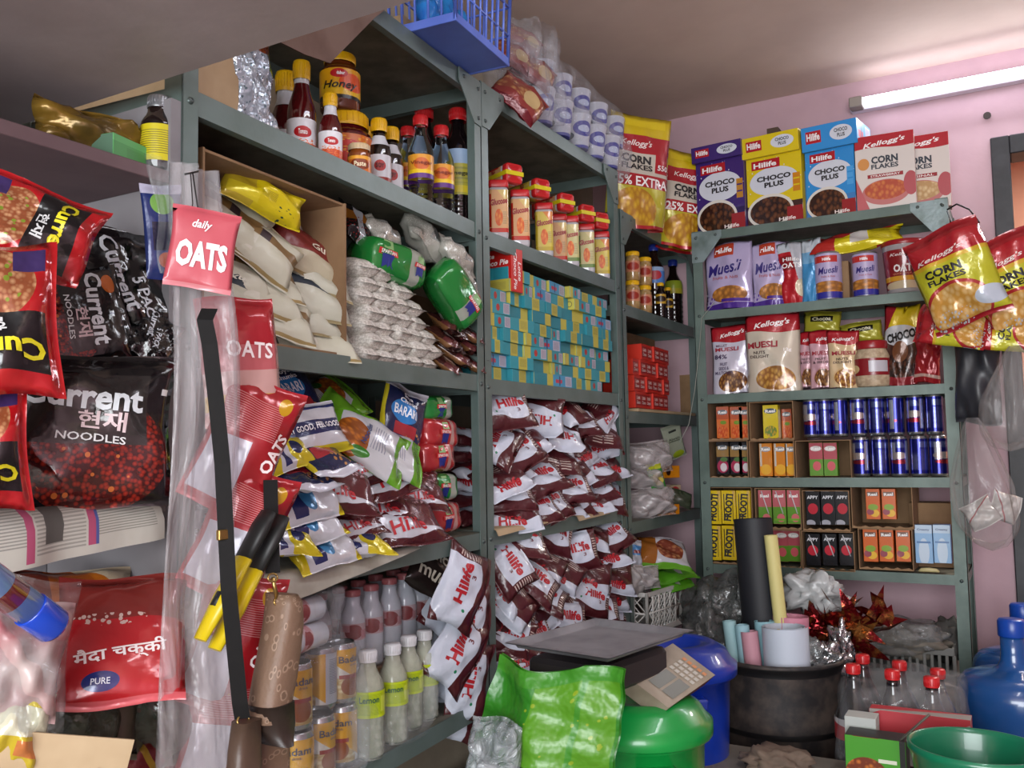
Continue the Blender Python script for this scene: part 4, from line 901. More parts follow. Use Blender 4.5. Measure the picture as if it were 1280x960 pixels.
# bottom bay
REDF = design('red_flour_print', '#a82026', [('rect', 0, .62, 1, 1, '#7a2a26'), ('ell', .36, .17, .14, .065, '#1c2a6a'), ('rect', 0, .0, 1, .06, '#c4565c'), ('spots', .4, .62, .3, .05, 22, .4, '#c9b0a8')], .2, .1, .5, 14, .5, .008)
kfl = Kind('flour_packet', 'packet', pouch('flour_packet', .17, .19, .035, REDF, [T('मैदा चक्की', .5, .36, .13, '#e6dcdc', .7, 8, .02), T('PURE', .36, .17, .04, '#d8dce8', .14, 0, .01)], seed=60, wr=1.3))
lput(kfl, 152, 798, 4, 36, .07, 'red flour packet with white script in the lower bay', -34, .86)
ORG = design('orange_packet_print', '#a8541c', [('half', 1, .4, 1.0, '#b8651c'), ('half', 1, 1, 1.55, '#c9b89c'), ('rect', 0, 0, .35, 1, '#6e2a1c')], .3, .1, .7)
RNB = design('rainbow_packet_print', '#1c2a3a', [('rect', .2, 0, .45, 1, '#a8881c'), ('rect', .45, 0, .7, 1, '#3c7a2c'), ('rect', 0, .8, 1, 1, '#1c3a7a')], .3, .1, .7)
FLO = design('black_white_flower_print', '#1a181a', [('spots', .6, .4, .5, .5, 9, .38, '#c8c4c8'), ('spots', .3, .4, .3, .6, 10, .3, '#8e1c2c')], .3, .1, .7)
kor = Kind('orange_packet', 'packet', pouch('orange_packet', .16, .12, .035, ORG, seed=61, wr=1.8)); krb = Kind('dark_packet', 'packet', pouch('dark_packet', .16, .10, .03, RNB, seed=62, wr=1.8)); kfw = Kind('flower_packet', 'packet', pouch('flower_packet', .13, .12, .03, FLO, seed=63, wr=1.8))
lput(kor, 190, 785, -8, 40, -.05, 'orange packet behind the red flour packet', -20, 1)
lput(kor, 85, 755, 6, 50, -.07, 'brown and orange packet at the back of the lower bay', -20, 1)
lput(krb, 150, 762, -10, 40, -.09, 'dark packet with rainbow stripe at the back of the lower bay', -20, 1)
lput(kfw, 205, 815, -70, 30, -.03, 'black and white flowered packet near the hanging plastic', -20, .8)
lput(kfw, 138, 882, -70, 30, .0, 'flowered packet under the red flour packet', -20, .9)
DKR = design('dark_red_jar_print', '#5c181a', [('rect', 0, .55, 1, .62, '#8a6a1c'), ('rect', 0, .2, 1, .28, '#8a5a1c')], .25, .1, .6)
kdr = Kind('dark_red_packet', 'packet', pouch('dark_red_packet', .10, .15, .05, DKR, seed=64, wr=1.6))
lput(kdr, 195, 905, 4, 8, .01, 'dark red packet with yellow band low beside the hanging plastic', -24, 1)
lput(kdr, 160, 945, 60, 30, .03, 'orange red packet end at the bottom of the lower bay', -24, .8)
DCLR = film('dark_clear_bag', '#8c8f88', .5, .12, .8, 12, '#4f5648')
def lbag(px, py, W_, H_, T_, m_, lb, ou=.0, ro=0, ti=10, seed=1, cat='bag', nm='plastic_bag', parts=()):
    u_, z_ = FL.at(px, py, ou)
    return thing(pouch(nm, W_, H_, T_, m_, seed=seed, wr=2.6, nu=20, nv=20), nm, lb, cat, basis(FL, u_, ou, z_, -28, ti, ro))
GRNM = mat('olive_bag_filling', '#3a4230', .6, col2='#4c2a24', nscale=7, bump=.4)
lbag(95, 872, .15, .13, .06, GRNM, 'dim olive bag of goods in the lower bay behind the red lined bag', .02, 10, 20, 71)
lbag(80, 880, .13, .12, .07, DCLR, 'dark crinkled clear bag in the middle of the lower bay', .03, 12, 20, 72)
lbag(200, 875, .16, .16, .07, DCLR, 'dark clear bag round the dark red packet', .04, -10, 14, 73)
RDM = mat('red_toy_filling', '#8e3440', .35, col2='#b8a8a4', nscale=9, bump=.3)
lbag(22, 830, .085, .12, .05, RDM, 'red filled bag at the left picture edge under the blue capped tube', .105, 10, 6, 74)
CLB2 = film('clear_bag_film', '#dfe3e4', .11, .08, .9, 12)
lbag(18, 825, .105, .165, .07, CLB2, 'clear bag of red goods at the left picture edge', .10, 6, 4, 75)
YWB = design('yellow_white_bag_print', '#c0bda6', [('rect', 0, 0, 1, .45, '#b09a2a'), ('rect', .1, .8, .9, 1, '#b8a41c'), ('rect', .55, .2, .95, .4, '#b06a3a')], .2, .1, .9)
lbag(18, 912, .062, .078, .04, YWB, 'small yellow and white bag at the lower left corner', .11, 14, 8, 76)
m = MB(); m.box(-.09, -.0015, -.05, .09, .0015, .03, CARDL); m.tube([(.06, -.004, .0), (.075, -.010, -.012), (.085, -.004, -.03)], .0012, mat('grey_string', '#5a5650', .8), 5)
u_, z_ = FL.at(40, 955, .13); thing(m, 'cardboard_box', 'pale torn cardboard edge at the lower left corner', 'cardboard', basis(FL, u_, .13, z_, -30, 0, 14))
# marker tube with blue cap
TRB = design('blue_tube_print', '#6f8cc0', [('rect', 0, .68, 1, .84, '#7a2430'), ('ell', .4, .45, .2, .1, '#c9ccd8')], .15, 0, .1, 10, .6)
mb = MB(); mb.lathe([(.016, 0), (.0165, .002), (.0165, .12)], TRB, 20)
cp = MB(); cp.lathe([(.0175, .12), (.0178, .122), (.0175, .152), (.015, .156), (.0001, .156)], mat('bright_blue_cap', '#1440b4', .25, coat=.5), 20)
A_ = atx(-30, 712, .23); B_ = atx(70, 785, .23); dd = (B_ - A_)
Mx = dd.to_track_quat('Z', 'Y').to_matrix().to_4x4(); Mx.translation = B_ - dd.normalized() * .156
o = thing(mb, 'plastic_tube', 'clear tube with bright blue cap slanting in from the left edge', 'tube', Mx); sub(o, 'cap', cp, 'bright blue cap')

# ================================================================ things hanging in front of the nearest rack's left post
FH = Frame(.15, .84, 90)        # a plane a little in front of the rack
MILKY = film('milky_film', '#e9e5e7', .20, .16, .9, 9, '#d6d1d3', (1.5, 1, .3))
def hang(px0, py0, px1, py1, w0, w1, m_, ou, name, lb, cat='bag', seed=0, wav=.008, nv=40, bulge=.006):
    """long limp strip between two photo points on a plane in front of the rack"""
    u0, z0 = FH.at(px0, py0, ou); u1, z1 = FH.at(px1, py1, ou); mb = MB(); rnd = random.Random(seed); ph = [rnd.uniform(0, 6) for _ in range(6)]
    def fn(a, b, sd):
        u_ = u0 + (u1 - u0) * b; z_ = z0 + (z1 - z0) * b; W_ = w0 + (w1 - w0) * b; s_ = a * 2 - 1
        y = wav * math.sin(5 * s_ + ph[0] + 3 * b) + wav * .6 * math.sin(11 * s_ + ph[1] + 5 * b) + wav * .8 * math.sin(9 * b + ph[2]) + sd * bulge * (1 - s_ * s_)
        return Vector((u_ + s_ * W_ / 2 * (1 + .08 * math.sin(8 * b + ph[3])), -ou - y, z_))
    mb.grid(lambda a, b: fn(a, b, 1), 18, nv, m_); mb.grid(lambda a, b: fn(a, b, -1), 18, nv, m_, True, True)
    bmesh.ops.remove_doubles(mb.bm, verts=mb.bm.verts[:], dist=.0004)
    M = Matrix.Rotation(FH.a, 4, 'Z'); M.translation = FH.o
    return thing(mb, name, lb, cat, M)
OATC = design('oats_card_print', '#b8505a', [('rect', 0, 0, 1, .06, '#c77a80')], .25, 0, .4, 14, .3)
OAT = design('oats_pouch_print', '#a01c26', [('rect', .0, .0, 1, .42, '#c49a94'), ('rect', 0, .12, 1, .24, '#c9a044'), ('rect', .0, .42, 1, .62, '#b65c60')], .22, .1, .9, 14, .4, .008)
OATB = design('oats_pouch_back_print', '#9c1c24', [('rect', .05, .08, .55, .52, '#b9b9c4'), ('bars', .1, .56, .8, .85, 60, .4, 'v', '#c07a7c'), ('rect', .6, .05, .9, .15, '#c9a01c'), ('ell', .78, .86, .08, .07, '#b88a14')], .22, .1, .9, 14, .4, .008)
m = MB()
u_, z_ = FH.at(253, 312, .075)
me = pouch('oats_packet', .078, .098, .004, OATC, [T('OATS', .5, .42, .34, '#ece4e6', .78, 0, .045), T('daily', .45, .78, .13, '#ece4e6', .3, 0, .02, .3)], seed=80, wr=1)
thing(me, 'oats_packet', 'pink OATS card in clear film hanging from the rack post', 'packet', basis(FH, u_, .075, z_, -40, 0, 7))
koa = Kind('oats_pouch', 'pouch', pouch('oats_pouch', .105, .17, .04, OAT, [T('OATS', .6, .58, .13, '#e8dcdc', .6, -6, .02)], seed=81, wr=1.6))
kob = Kind('oats_pouch', 'pouch', pouch('oats_pouch', .11, .18, .045, OATB, [T('OATS', .86, .5, .10, '#ecdcdc', .5, 80, .03)], seed=82, wr=1.8))
for k, px, py, ro, ou, lb, sc_ in ((koa, 300, 452, -6, .02, 'red and beige oats pouch, topmost of the hanging chain', 1.0), (kob, 305, 555, 22, .03, 'red oats pouch with white panel, second in the hanging chain', 1.0), (kob, 300, 665, 22, .03, 'red oats pouch in the middle of the hanging chain', .95), (kob, 290, 800, 16, .03, 'red oats pouch second from the bottom of the chain', .95), (kob, 282, 905, 10, .02, 'lowest red oats pouch behind the handbag strap', .95)):
    u_, z_ = FH.at(px, py, ou); put(k, lb, basis(FH, u_, ou, z_, -32, 0, ro), None, sc_)
kor2 = Kind('red_top_pouch', 'pouch', pouch('red_top_pouch', .05, .075, .02, OATB, seed=83, wr=2))
u_, z_ = FH.at(345, 800, .02); put(kor2, 'small red pouch corner beside the brown handbag', basis(FH, u_, .02, z_, -30, 0, 4))
hang(248, 208, 262, 985, .06, .17, MILKY, .045, 'plastic_film', 'long milky plastic film hanging in front of the rack post', 'film', 5, .010)
hang(205, 200, 222, 345, .055, .05, CLB2, .0, 'plastic_film', 'short clear bag hanging beside the dark bottle', 'film', 6, .004, 14)
BLP = design('blue_night_print', '#1e2a5c', [('ell', .5, .8, .3, .12, '#6f9a4a'), ('rect', .2, .3, .8, .6, '#14162e'), ('ell', .5, .2, .2, .08, '#a84c2c'), ('rect', 0, .9, 1, 1, '#a8a4b8')], .2, .1, .4)
u_, z_ = FH.at(205, 290, -.01); thing(pouch('blue_packet', .05, .12, .01, BLP, seed=85, wr=.8), 'blue_packet', 'dark blue packet in clear film beside the noodle packs', 'packet', basis(FH, u_, -.01, z_, -30, 0, -5))
WIRE = mat('dark_wire', '#2a2626', .5, .5)
m = MB(); ua, za = FH.at(241, 216, .055); 
m.tube([(ua - .012, -.055, za - .005), (ua, -.06, za), (ua + .008, -.055, za + .004)], .0012, WIRE, 5); m.tube([(ua - .006, -.058, za - .002), (ua - .004, -.06, za - .04), (ua - .011, -.06, za - .07)], .0007, WIRE, 5); m.tube([(ua - .003, -.058, za), (ua + .004, -.06, za - .045), (ua + .016, -.06, za - .085)], .0009, WIRE, 5)
M = Matrix.Rotation(FH.a, 4, 'Z'); M.translation = FH.o; thing(m, 'wire_hook', 'dark bent wire hook holding the oats packet', 'hook', M)
# handbag
LEA = mat('black_leather', '#0d0c0c', .6, bump=.3, bscale=90, spec=.2, bdist=.001); BRS = mat('brass_fitting', '#a98b52', .28, .9)
CVS = design('brown_monogram_canvas', '#6e5645', [('spots', .5, .5, 2, 2, 15, .36, '#8a7260'), ('spots', .5, .5, 2, 2, 15, .24, '#665040')], .55, 0, .35, 120)
LEAB = mat('dark_brown_leather', '#2c211c', .42, bump=.2, bscale=60)
ou = .10
def HP(px, py, o=ou): u_, z_ = FH.at(px, py, o); return Vector((u_, -o, z_))
HM = Matrix.Rotation(FH.a, 4, 'Z'); HM.translation = FH.o
bag = empty('handbag', 'brown monogram handbag with black strap hanging in front of the rack', 'handbag', HM)
# flap and body: rolled flap outline swept along depth
ctr = [(355, 752, 11), (354, 780, 14), (349, 815, 16), (343, 850, 17), (337, 882, 16)]
def tubeface(pts, o, th, m_, name, lb=None, yoff=0):
    mb = MB(); n_ = 20; rings = []
    for (px, py, hw) in pts:
        c = HP(px, py, o); r_ = (HP(px + hw, py, o) - c).length
        rings.append([mb.bm.verts.new(c + Vector((r_ * math.copysign(abs(math.cos(t)) ** .6, math.cos(t)), -yoff + th * math.copysign(abs(math.sin(t)) ** .7, math.sin(t)), 0))) for t in [2 * math.pi * k / n_ for k in range(n_)]])
    for j in range(len(rings) - 1):
        for k in range(n_): mb.face([rings[j][k], rings[j][(k + 1) % n_], rings[j + 1][(k + 1) % n_], rings[j + 1][k]], m_, [(k / n_, 1 - j / len(rings)), ((k + 1) / n_, 1 - j / len(rings)), ((k + 1) / n_, 1 - (j + 1) / len(rings)), (k / n_, 1 - (j + 1) / len(rings))], True)
    mb.face(rings[0], m_); mb.face(list(reversed(rings[-1])), m_); return sub(bag, name, mb, lb)
tubeface([(352, 742, 6)] + ctr + [(334, 900, 15)], ou, .024, CVS, 'flap')
tubeface([(338, 868, 15), (336, 900, 18), (334, 940, 20), (332, 985, 22)], ou - .03, .020, CVS, 'body', 'canvas side of the bag')
tubeface([(339, 878, 17), (340, 905, 17), (346, 930, 6)], ou + .002, .025, LEAB, 'flap_lining', 'black lining under the flap')
tubeface([(308, 900, 12), (306, 935, 15), (304, 990, 17)], ou + .0, .014, mat('brown_leather', '#4a382d', .45, bump=.2, bscale=60), 'side_gusset', 'brown leather side')
mb = MB(); pts = [HP(*p) for p in ((262, 386), (256, 400), (262, 430), (270, 500), (278, 580), (282, 660), (286, 740), (294, 820), (300, 880), (303, 898))]
def strap(mb, pts, w_, t_, m_, ang=-42):
    d = Vector((math.cos(R(ang)), math.sin(R(ang)), 0)); rings = []
    for i, p in enumerate(pts):
        nrm = Vector((-math.sin(R(-ang)), -math.cos(R(-ang)), 0)); rings.append([mb.bm.verts.new(p + d * (sx * w_ / 2) + nrm * (sy * t_ / 2)) for sx, sy in ((-1, -1), (1, -1), (1, 1), (-1, 1))])
    for j in range(len(pts) - 1):
        for k in range(4): mb.face([rings[j][k], rings[j][(k + 1) % 4], rings[j + 1][(k + 1) % 4], rings[j + 1][k]], m_, [(0, 0), (1, 0), (1, 1), (0, 1)])
    mb.face(rings[0], m_); mb.face(rings[-1], m_)
strap(mb, pts, .018, .004, LEA); s_ = sub(bag, 'strap', mb, 'black leather strap')
mb = MB(); strap(mb, [HP(338, 600, .06), HP(339, 650, .07), HP(341, 716, .09)], .018, .004, LEA); sub(bag, 'strap', mb, 'black leather strap')
def ring(mb, c, r_, t_, rot=0, sz=1.0): mb.tube([c + Vector((r_ * math.cos(a), .2 * r_ * math.sin(a + rot), r_ * sz * math.sin(a))) for a in [2 * math.pi * k / 20 for k in range(20)]], t_, BRS, 6, True)
mb = MB(); a = HP(304, 900); ring(mb, a, .009, .0014, 0, .6); b = HP(309, 930); mb.tube([a - Vector((0, 0, .004)), b + Vector((0, 0, .006))], [.0022, .003, ][:2], BRS, 8); c = HP(311, 942); ring(mb, c, .0125, .0016); sub(bag, 'buckle', mb, 'brass clasp and ring')
mb = MB(); a = HP(341, 722); ring(mb, a, .008, .0013, 0, .6); mb.tube([a, HP(346, 748)], .0026, BRS, 8); ring(mb, HP(348, 752), .007, .0014, 0, .7); sub(bag, 'buckle', mb, 'brass clasp')
mb = MB(); a = HP(281, 668); mb.box(a.x - .011, a.y - .003, a.z - .006, a.x + .011, a.y + .003, a.z + .006, BRS, .001); sub(bag, 'slider', mb, 'brass strap slider')
mb = MB(); mb.tube([HP(365, 760), HP(371, 770), HP(370, 800)], .0013, BRS, 6); sub(bag, 'zip_pull', mb, 'brass zip pull')
# yellow and black tools hung on a card
YTL = mat('tool_yellow', '#c4ac10', .35); BTL = mat('tool_black_rubber', '#141414', .5)
def tool(p0, p1, frac, w_, name, lb):
    a, b = HP(p0[0], p0[1], .088), HP(p1[0], p1[1], .07); m1 = a.lerp(b, frac); mb = MB()
    e = empty(name, lb, 'knife', HM)
    mb.tube([a, a.lerp(m1, .3), m1], [w_ * .5, w_ * .62, w_ * .55], BTL, 8, flat=.5); sub(e, 'grip', mb, 'black rubber grip')
    mb = MB(); mb.tube([m1, m1.lerp(b, .5), b], [w_ * .55, w_ * .6, w_ * .4], YTL, 8, flat=.5); sub(e, 'handle', mb, 'yellow handle')
    mb = MB(); q = m1.lerp(b, .45); mb.tube([q, m1.lerp(b, .62)], w_ * .3, BTL, 6, flat=1.2); sub(e, 'slide_button', mb); return e
tool((352, 646), (268, 812), .42, .030, 'utility_knife', 'yellow and black cutter knife nearest the brown handbag')
tool((336, 640), (250, 800), .38, .028, 'utility_knife', 'yellow and black cutter knife partly behind the first one')
# ================================================================ middle rack
# on top: wrapped cups and red packets
CUP = design('white_blue_cup_print', '#c2c6d2', [('rect', 0, .0, 1, .08, '#4a4fa0'), ('ell', .5, .55, .16, .22, '#3b3f9a'), ('ell', .5, .55, .09, .1, '#b9c4de'), ('ell', .28, .35, .07, .1, '#3a4a5a'), ('ell', .72, .35, .07, .1, '#3a4a5a')], .3)
mb = MB(); mb.lathe([(.028, 0), (.03, .002), (.04, .092), (.042, .094), (.042, .098), (.038, .1), (.036, .09), (.027, .004), (.0001, .004)], CUP, 24, cap=True)
k_cup = Kind('wrapped_cup_stack', 'cup', mb.mesh('wrapped_cup_stack'))
M180 = Matrix.Rotation(math.pi, 4, 'X')
for i, (px, py) in enumerate(((692, 150), (715, 163), (738, 178), (757, 190), (775, 200))):
    u_ = FB.u(px - 8, .0, BT + .05); M_ = basis(FB, u_, -.02, BT + .005, -30, 0, 0)
    put(k_cup, 'white and blue cup in clear film, %s from the left in the lower tier' % ORD[i], M_, 'cups wrapped in film on the middle rack')
for i, px in enumerate((690, 712, 735, 757, 778)):
    u_ = FB.u(px - 4, -.03, BT + .15); M_ = basis(FB, u_, -.05, BT + .112, -30, 4, 0)
    put(k_cup, 'white and blue cup in clear film, %s from the left in the upper tier' % ORD[i], M_, 'cups wrapped in film on the middle rack')
SHF = film('shiny_crinkled_film', '#eef0f4', .16, .08, 1.0, 22, '#e6e8ee')
ua, ub = FB.u(668, .0, BT + .05), FB.u(786, 0, BT + .05)
wrapbox('clear_wrap', 'crinkled clear film round the lower tier of cups', FB, ua, ub, .03, -.10, BT + .003, BT + .11, SHF, 11, .010)
wrapbox('clear_wrap', 'crinkled clear film round the upper tier of cups', FB, ua, ub + .01, .0, -.12, BT + .113, BT + .225, SHF, 12, .012)
RBP = design('red_brown_snack_print', '#8a3a36', [('rect', 0, .3, 1, .7, ('#b98a5a', '#8a4a3a', 10)), ('ell', .7, .5, .18, .22, '#c2a878'), ('rect', 0, 0, 1, .15, '#6a1a22')], .2, .1, .9)
krb2 = Kind('red_snack_packet', 'packet', pouch('red_snack_packet', .14, .11, .045, RBP, seed=90, wr=2))
for px, py, ro, ou, lb, sc_ in ((650, 122, 42, .02, 'red and tan snack packet drooping over the middle rack top', 1), (668, 90, 30, -.02, 'red snack packet in clear film behind the drooping one', .9), (640, 70, 20, -.05, 'small red packet beside the blue basket', .8), (655, 52, 30, -.09, 'uppermost clear wrapped packet beside the blue basket', .8)):
    u_, z_ = FB.at(px, py, ou); put(krb2, lb, basis(FB, u_, ou, z_, -30, 20, ro), None, sc_)
u0_, z0_ = FB.at(662, 70, -.03); wrapbox('clear_wrap', 'clear film bag round the red snack packets', FB, u0_ - .08, u0_ + .09, .03, -.12, BT + .01, z0_ + .07, SHF, 13, .012)
# glucose jars
GJ = [design('glucose_label_%d' % i, b_, [('rect', 0, .0, 1, .10, c_), ('ell', .5, .35, .2, .2, ('#d98a3a', '#c4501c', 8)), ('rect', .0, .12, .12, .9, c_), ('half', .6, 1, 1.25, e_), ('bars', .7, .2, .9, .5, 30, .4, 'v', '#8a7a5a')], .15, 0, .05, 10, .6) for i, (b_, c_, e_) in enumerate((('#c89a6a', '#b4281c', '#c9b06a'), ('#c4b04a', '#b09a2a', '#c97a3a'), ('#b9b27a', '#5a7a3a', '#c9bc8a')))]
def rsq(a, r_, n=6):   # rounded square ring
    pts = []
    for cx, cy, s0 in ((a - r_, -(a - r_), -90), (a - r_, a - r_, 0), (-(a - r_), a - r_, 90), (-(a - r_), -(a - r_), 180)):
        for k in range(n + 1):
            t = R(s0 + 90 * k / n); pts.append((cx + r_ * math.cos(t), cy + r_ * math.sin(t)))
    return pts
def sqlathe(mb, prof, m_, rr=.35, cap=True, mats=None, z0=0):
    rings = []
    for a, z in prof: rings.append([mb.bm.verts.new((x, y, z)) for x, y in rsq(max(a, .0005), max(a, .0005) * rr)])
    n_ = len(rings[0]); zz = [p[1] for p in prof]; H = max(zz) - min(zz)
    for j in range(len(prof) - 1):
        for k in range(n_):
            k2 = (k + 1) % n_; p, q = rings[j][k].co, rings[j][k2].co; a_ = max(prof[j][0], prof[j + 1][0])
            def U(c): return .5 + c.x / (2 * a_) if abs(c.y) >= abs(c.x) or True else .5
            mb.face([rings[j][k], rings[j][k2], rings[j + 1][k2], rings[j + 1][k]], (mats or {}).get(j, m_), [(U(p), (zz[j] - min(zz)) / H), (U(q), (zz[j] - min(zz)) / H), (U(q), (zz[j + 1] - min(zz)) / H), (U(p), (zz[j + 1] - min(zz)) / H)], True)
    if cap: mb.face(list(reversed(rings[0])), m_); mb.face(rings[-1], m_)
def gjar(i, nm='Glucose'):
    mb = MB(); sqlathe(mb, [(.022, 0), (.026, .003), (.0275, .012), (.0275, .150), (.022, .156), (.022, .158)], SHF if False else mat('jar_clear_base', '#a9a9ad', .1, 0, coat=.6), .32)
    l = MB(); sqlathe(l, [(.0281, .022), (.0281, .146)], GJ[i], .32, False)
    for t in [T(nm, .5, .72, .15, '#8e1c1c', .9, 10, .045, .3)]: put_text(l, lambda x, z, off: Vector((x, -.0287 - off, .084 + z)), .055, .124, t)
    for t in [T(nm, .5, .72, .15, '#8e1c1c', .9, 10, .045, .3)]: put_text(l, lambda x, z, off: Vector((-.0287 - off, -x, .084 + z)), .055, .124, t)
    c = MB(); sqlathe(c, [(.0285, .154), (.0292, .156), (.0292, .172), (.0275, .175), (.022, .175), (.021, .1735), (.001, .1735)], REDLID, .34)
    return Kind('glucose_jar', 'jar', mb.mesh('glucose_jar'), [('label', l.mesh('label'), None, None), ('lid', c.mesh('lid'), None, 'red square lid')])
k_gj = [gjar(0), gjar(1), gjar(2)]
for i, (px, yt, ou, c_) in enumerate(((623, 190, -.04, 0), (650, 205, -.035, 0), (680, 220, -.04, 1), (698, 230, -.06, 0), (713, 238, -.04, 2), (733, 248, -.04, 2), (752, 258, -.04, 1))):
    stand(k_gj[c_], .175, FB, px, yt, ou, B1 + .001, 'square clear jar with red lid, %s from the left in the standing row' % ORD[i], group='glucose jars on the middle rack', sc=.86)
TAPE = mat('yellow_tape', '#d0bf12', .4)
for i, (px, py, ou) in enumerate(((646, 184, .0), (681, 204, .0), (695, 236, -.005), (712, 242, -.005), (738, 252, -.005), (756, 262, -.005))):
    if i in (2,): continue
    u_ = FB.u(px, ou, 1.7); M_ = basis(FB, u_, ou, B1 + .1505 + .027, -24, 0, 0) @ Matrix.Rotation(R(90), 4, 'X')
    M_ = M_ @ Matrix.Translation((0, 0, -.16))
    o = put(k_gj[i % 3], 'red lidded jar lying on the standing jars, %s from the left' % ORD[i if i < 2 else i - 1], M_, 'jars lying on top of the standing jars', .86)
    t_ = MB(); t_.box(-.032, -.0065, .1756, .032, .0065, .1766, TAPE); t_.box(-.0305, -.0065, .06, -.0297, .0065, .1757, TAPE); t_.box(.0297, -.0065, .06, .0305, .0065, .1757, TAPE); sub(o, 'tape', t_, 'yellow tape over the lid')
# small boxes
def sbox(nm, W_, D_, fr_m, sd_m, H_=.0312, ft=(), st=()):
    return Kind(nm, 'box', carton(nm, W_, H_, D_, fr_m, sd_m, sd_m, ft, (), (), .0006, lefttexts=st))
CY = '#2c8f9c'; YL = '#b9b04a'
f1 = design('cyan_box_side', CY, [('rect', 0, 0, .28, 1, YL), ('rect', .72, .1, .96, .9, '#b9b4c0'), ('bars', .74, .15, .94, .85, 60, .5, 'u', '#7a7484'), ('ell', .5, .5, .07, .28, '#a8322c')], .4, 0, 0)
f2 = design('cyan_yellow_box_side', CY, [('rect', .35, 0, .72, 1, YL), ('bars', .40, .2, .68, .85, 18, .4, 'v', '#7d7a3c')], .4, 0, 0)
f3 = design('blue_box_side', '#3f8fb4', [('rect', .62, .08, .95, .92, '#b4b2c2'), ('bars', .65, .15, .92, .85, 50, .5, 'u', '#7c7a8c'), ('rect', .12, .3, .45, .6, '#b4324a'), ('rect', .3, .1, .36, .9, '#343a6a')], .4, 0, 0)
f4 = design('cyan_plain_box_side', '#277f8c', [('rect', .68, 0, 1, 1, YL)], .4, 0, 0)
s1 = design('yellow_box_end', YL, [('ell', .45, .5, .13, .28, '#5a5c3c'), ('ell', .45, .5, .10, .21, YL), ('ell', .75, .5, .13, .28, '#5a5c3c'), ('ell', .75, .5, .10, .21, YL)], .4, 0, 0)
s2 = design('cyan_box_end', '#26808e', [('rect', .0, 0, .35, 1, '#2f93a2')], .4, 0, 0)
s3 = design('yellow_lined_box_end', '#a9a244', [('bars', .1, .2, .9, .8, 14, .35, 'v', '#7d7a3c')], .4, 0, 0)
SB = [sbox('cyan_box', .108, .066, f1, s1), sbox('cyan_box', .108, .066, f2, s2), sbox('cyan_box', .108, .066, f3, s3), sbox('cyan_box', .108, .066, f4, s2), sbox('cyan_box', .066, .108, f2, s1), sbox('cyan_box', .066, .108, f1, s3), sbox('cyan_box', .066, .108, f4, s1)]
rb = random.Random(11); hb = .0315
for r_ in range(9):
    u_ = .028 if r_ % 2 else .034; c_ = 0
    while True:
        k = rb.choice([0, 1, 2, 3, 4, 5, 0, 1]) ; w_ = .1095 if k < 4 else .0675
        if u_ + w_ > .795: break
        if r_ == 8 and (c_ in (0,) or u_ > .70): u_ += w_; c_ += 1; continue
        if r_ >= 7 and u_ < .10: u_ += w_; c_ += 1; continue
        put(SB[k], 'small cyan and yellow box, %s from the left in row %s from the bottom' % (ORD[min(c_, 13)], ORD[r_]), basis(FB, u_ + w_ / 2, -.036 - (.0 if k < 4 else .021) - rb.uniform(0, .018), B2 + .0008 + r_ * hb, rb.uniform(-5, 5)), 'small cyan boxes on the middle rack')
        u_ += w_ + .0008; c_ += 1
RF = design('red_pie_box_front', '#b8201c', [('ell', .45, .36, .26, .2, '#4a1a16'), ('ell', .36, .42, .15, .13, '#7a4034'), ('ell', .38, .3, .1, .06, '#d2c4b0')], .3, 0, 0)
RS = design('red_pie_box_side', '#bc241c', [], .3, 0, 0)
kpie = Kind('pie_box', 'box', carton('pie_box', .046, .108, .125, RS, RF, RS, [T('Lotte\nChoco Pie', .52, .48, .28, '#ece2e0', 2.0, -90, .02, .2), ], (), (), .0008, lefttexts=[T('Lotte', .40, .86, .11, '#ece2e0', .36, 0, .03, .2), T('Choco Pie', .55, .70, .13, '#ece2e0', .75, 0, .03, .2), T('12 PACKS', .6, .08, .07, '#e0c8c0', .4, 0, .01)]))
kpie.mesh.name = 'pie_box'
# vertical title is fitted separately
u_, z_ = FB.at(640, 384, -.03)
put(kpie, 'red pie box standing on the cyan boxes beside the rack post', basis(FB, FB.u(640, -.02, 1.42), -.062, max(z_, B2 + hb * 7 + .001), -8), None, 1)
# maroon and white pouches: two jumbled shelves
def heap(rows, zmin, where, seed, grp):
    rn = random.Random(seed)
    for r_, row in enumerate(rows):
        for i, (px, py, ro) in enumerate(row):
            ou = -.012 - .02 * rn.random() - .010 * ((i + r_) % 3); u_, z_ = FB.at(px, py, ou); z_ = max(z_, zmin + .03)
            put((kh + kh2)[(i * 3 + r_ * 2 + (i * r_) % 3) % 7], 'maroon and white pouch, %s from left in the %s row on the %s' % (ORD[i], ORD[r_], where), basis(FB, min(max(u_, .075), .75), ou, z_, -30 + rn.uniform(-12, 12), 28 + rn.uniform(-14, 24), -ro), grp, .74 + .08 * rn.random())
heap([[(634, 513, 8), (672, 521, 172), (708, 512, -70), (724, 530, 10), (750, 514, 40)],
      [(622, 556, 60), (654, 556, 30), (700, 545, 165), (750, 540, 170), (768, 556, 195)],
      [(630, 585, 20), (646, 566, 32), (695, 573, 168), (722, 566, 20), (770, 583, 8)],
      [(628, 600, 25), (676, 600, 22), (716, 590, 14), (748, 590, 12)],
      [(634, 618, 0), (684, 615, 18), (712, 612, 8), (744, 611, 10), (764, 620, -10)],
      [(638, 632, -6), (684, 632, 16), (712, 632, 10), (736, 626, 0)],
      [(640, 648, 2), (672, 646, 10), (700, 642, 5)]], B3, 'third shelf', 3, 'maroon and white pouches on the third shelf')
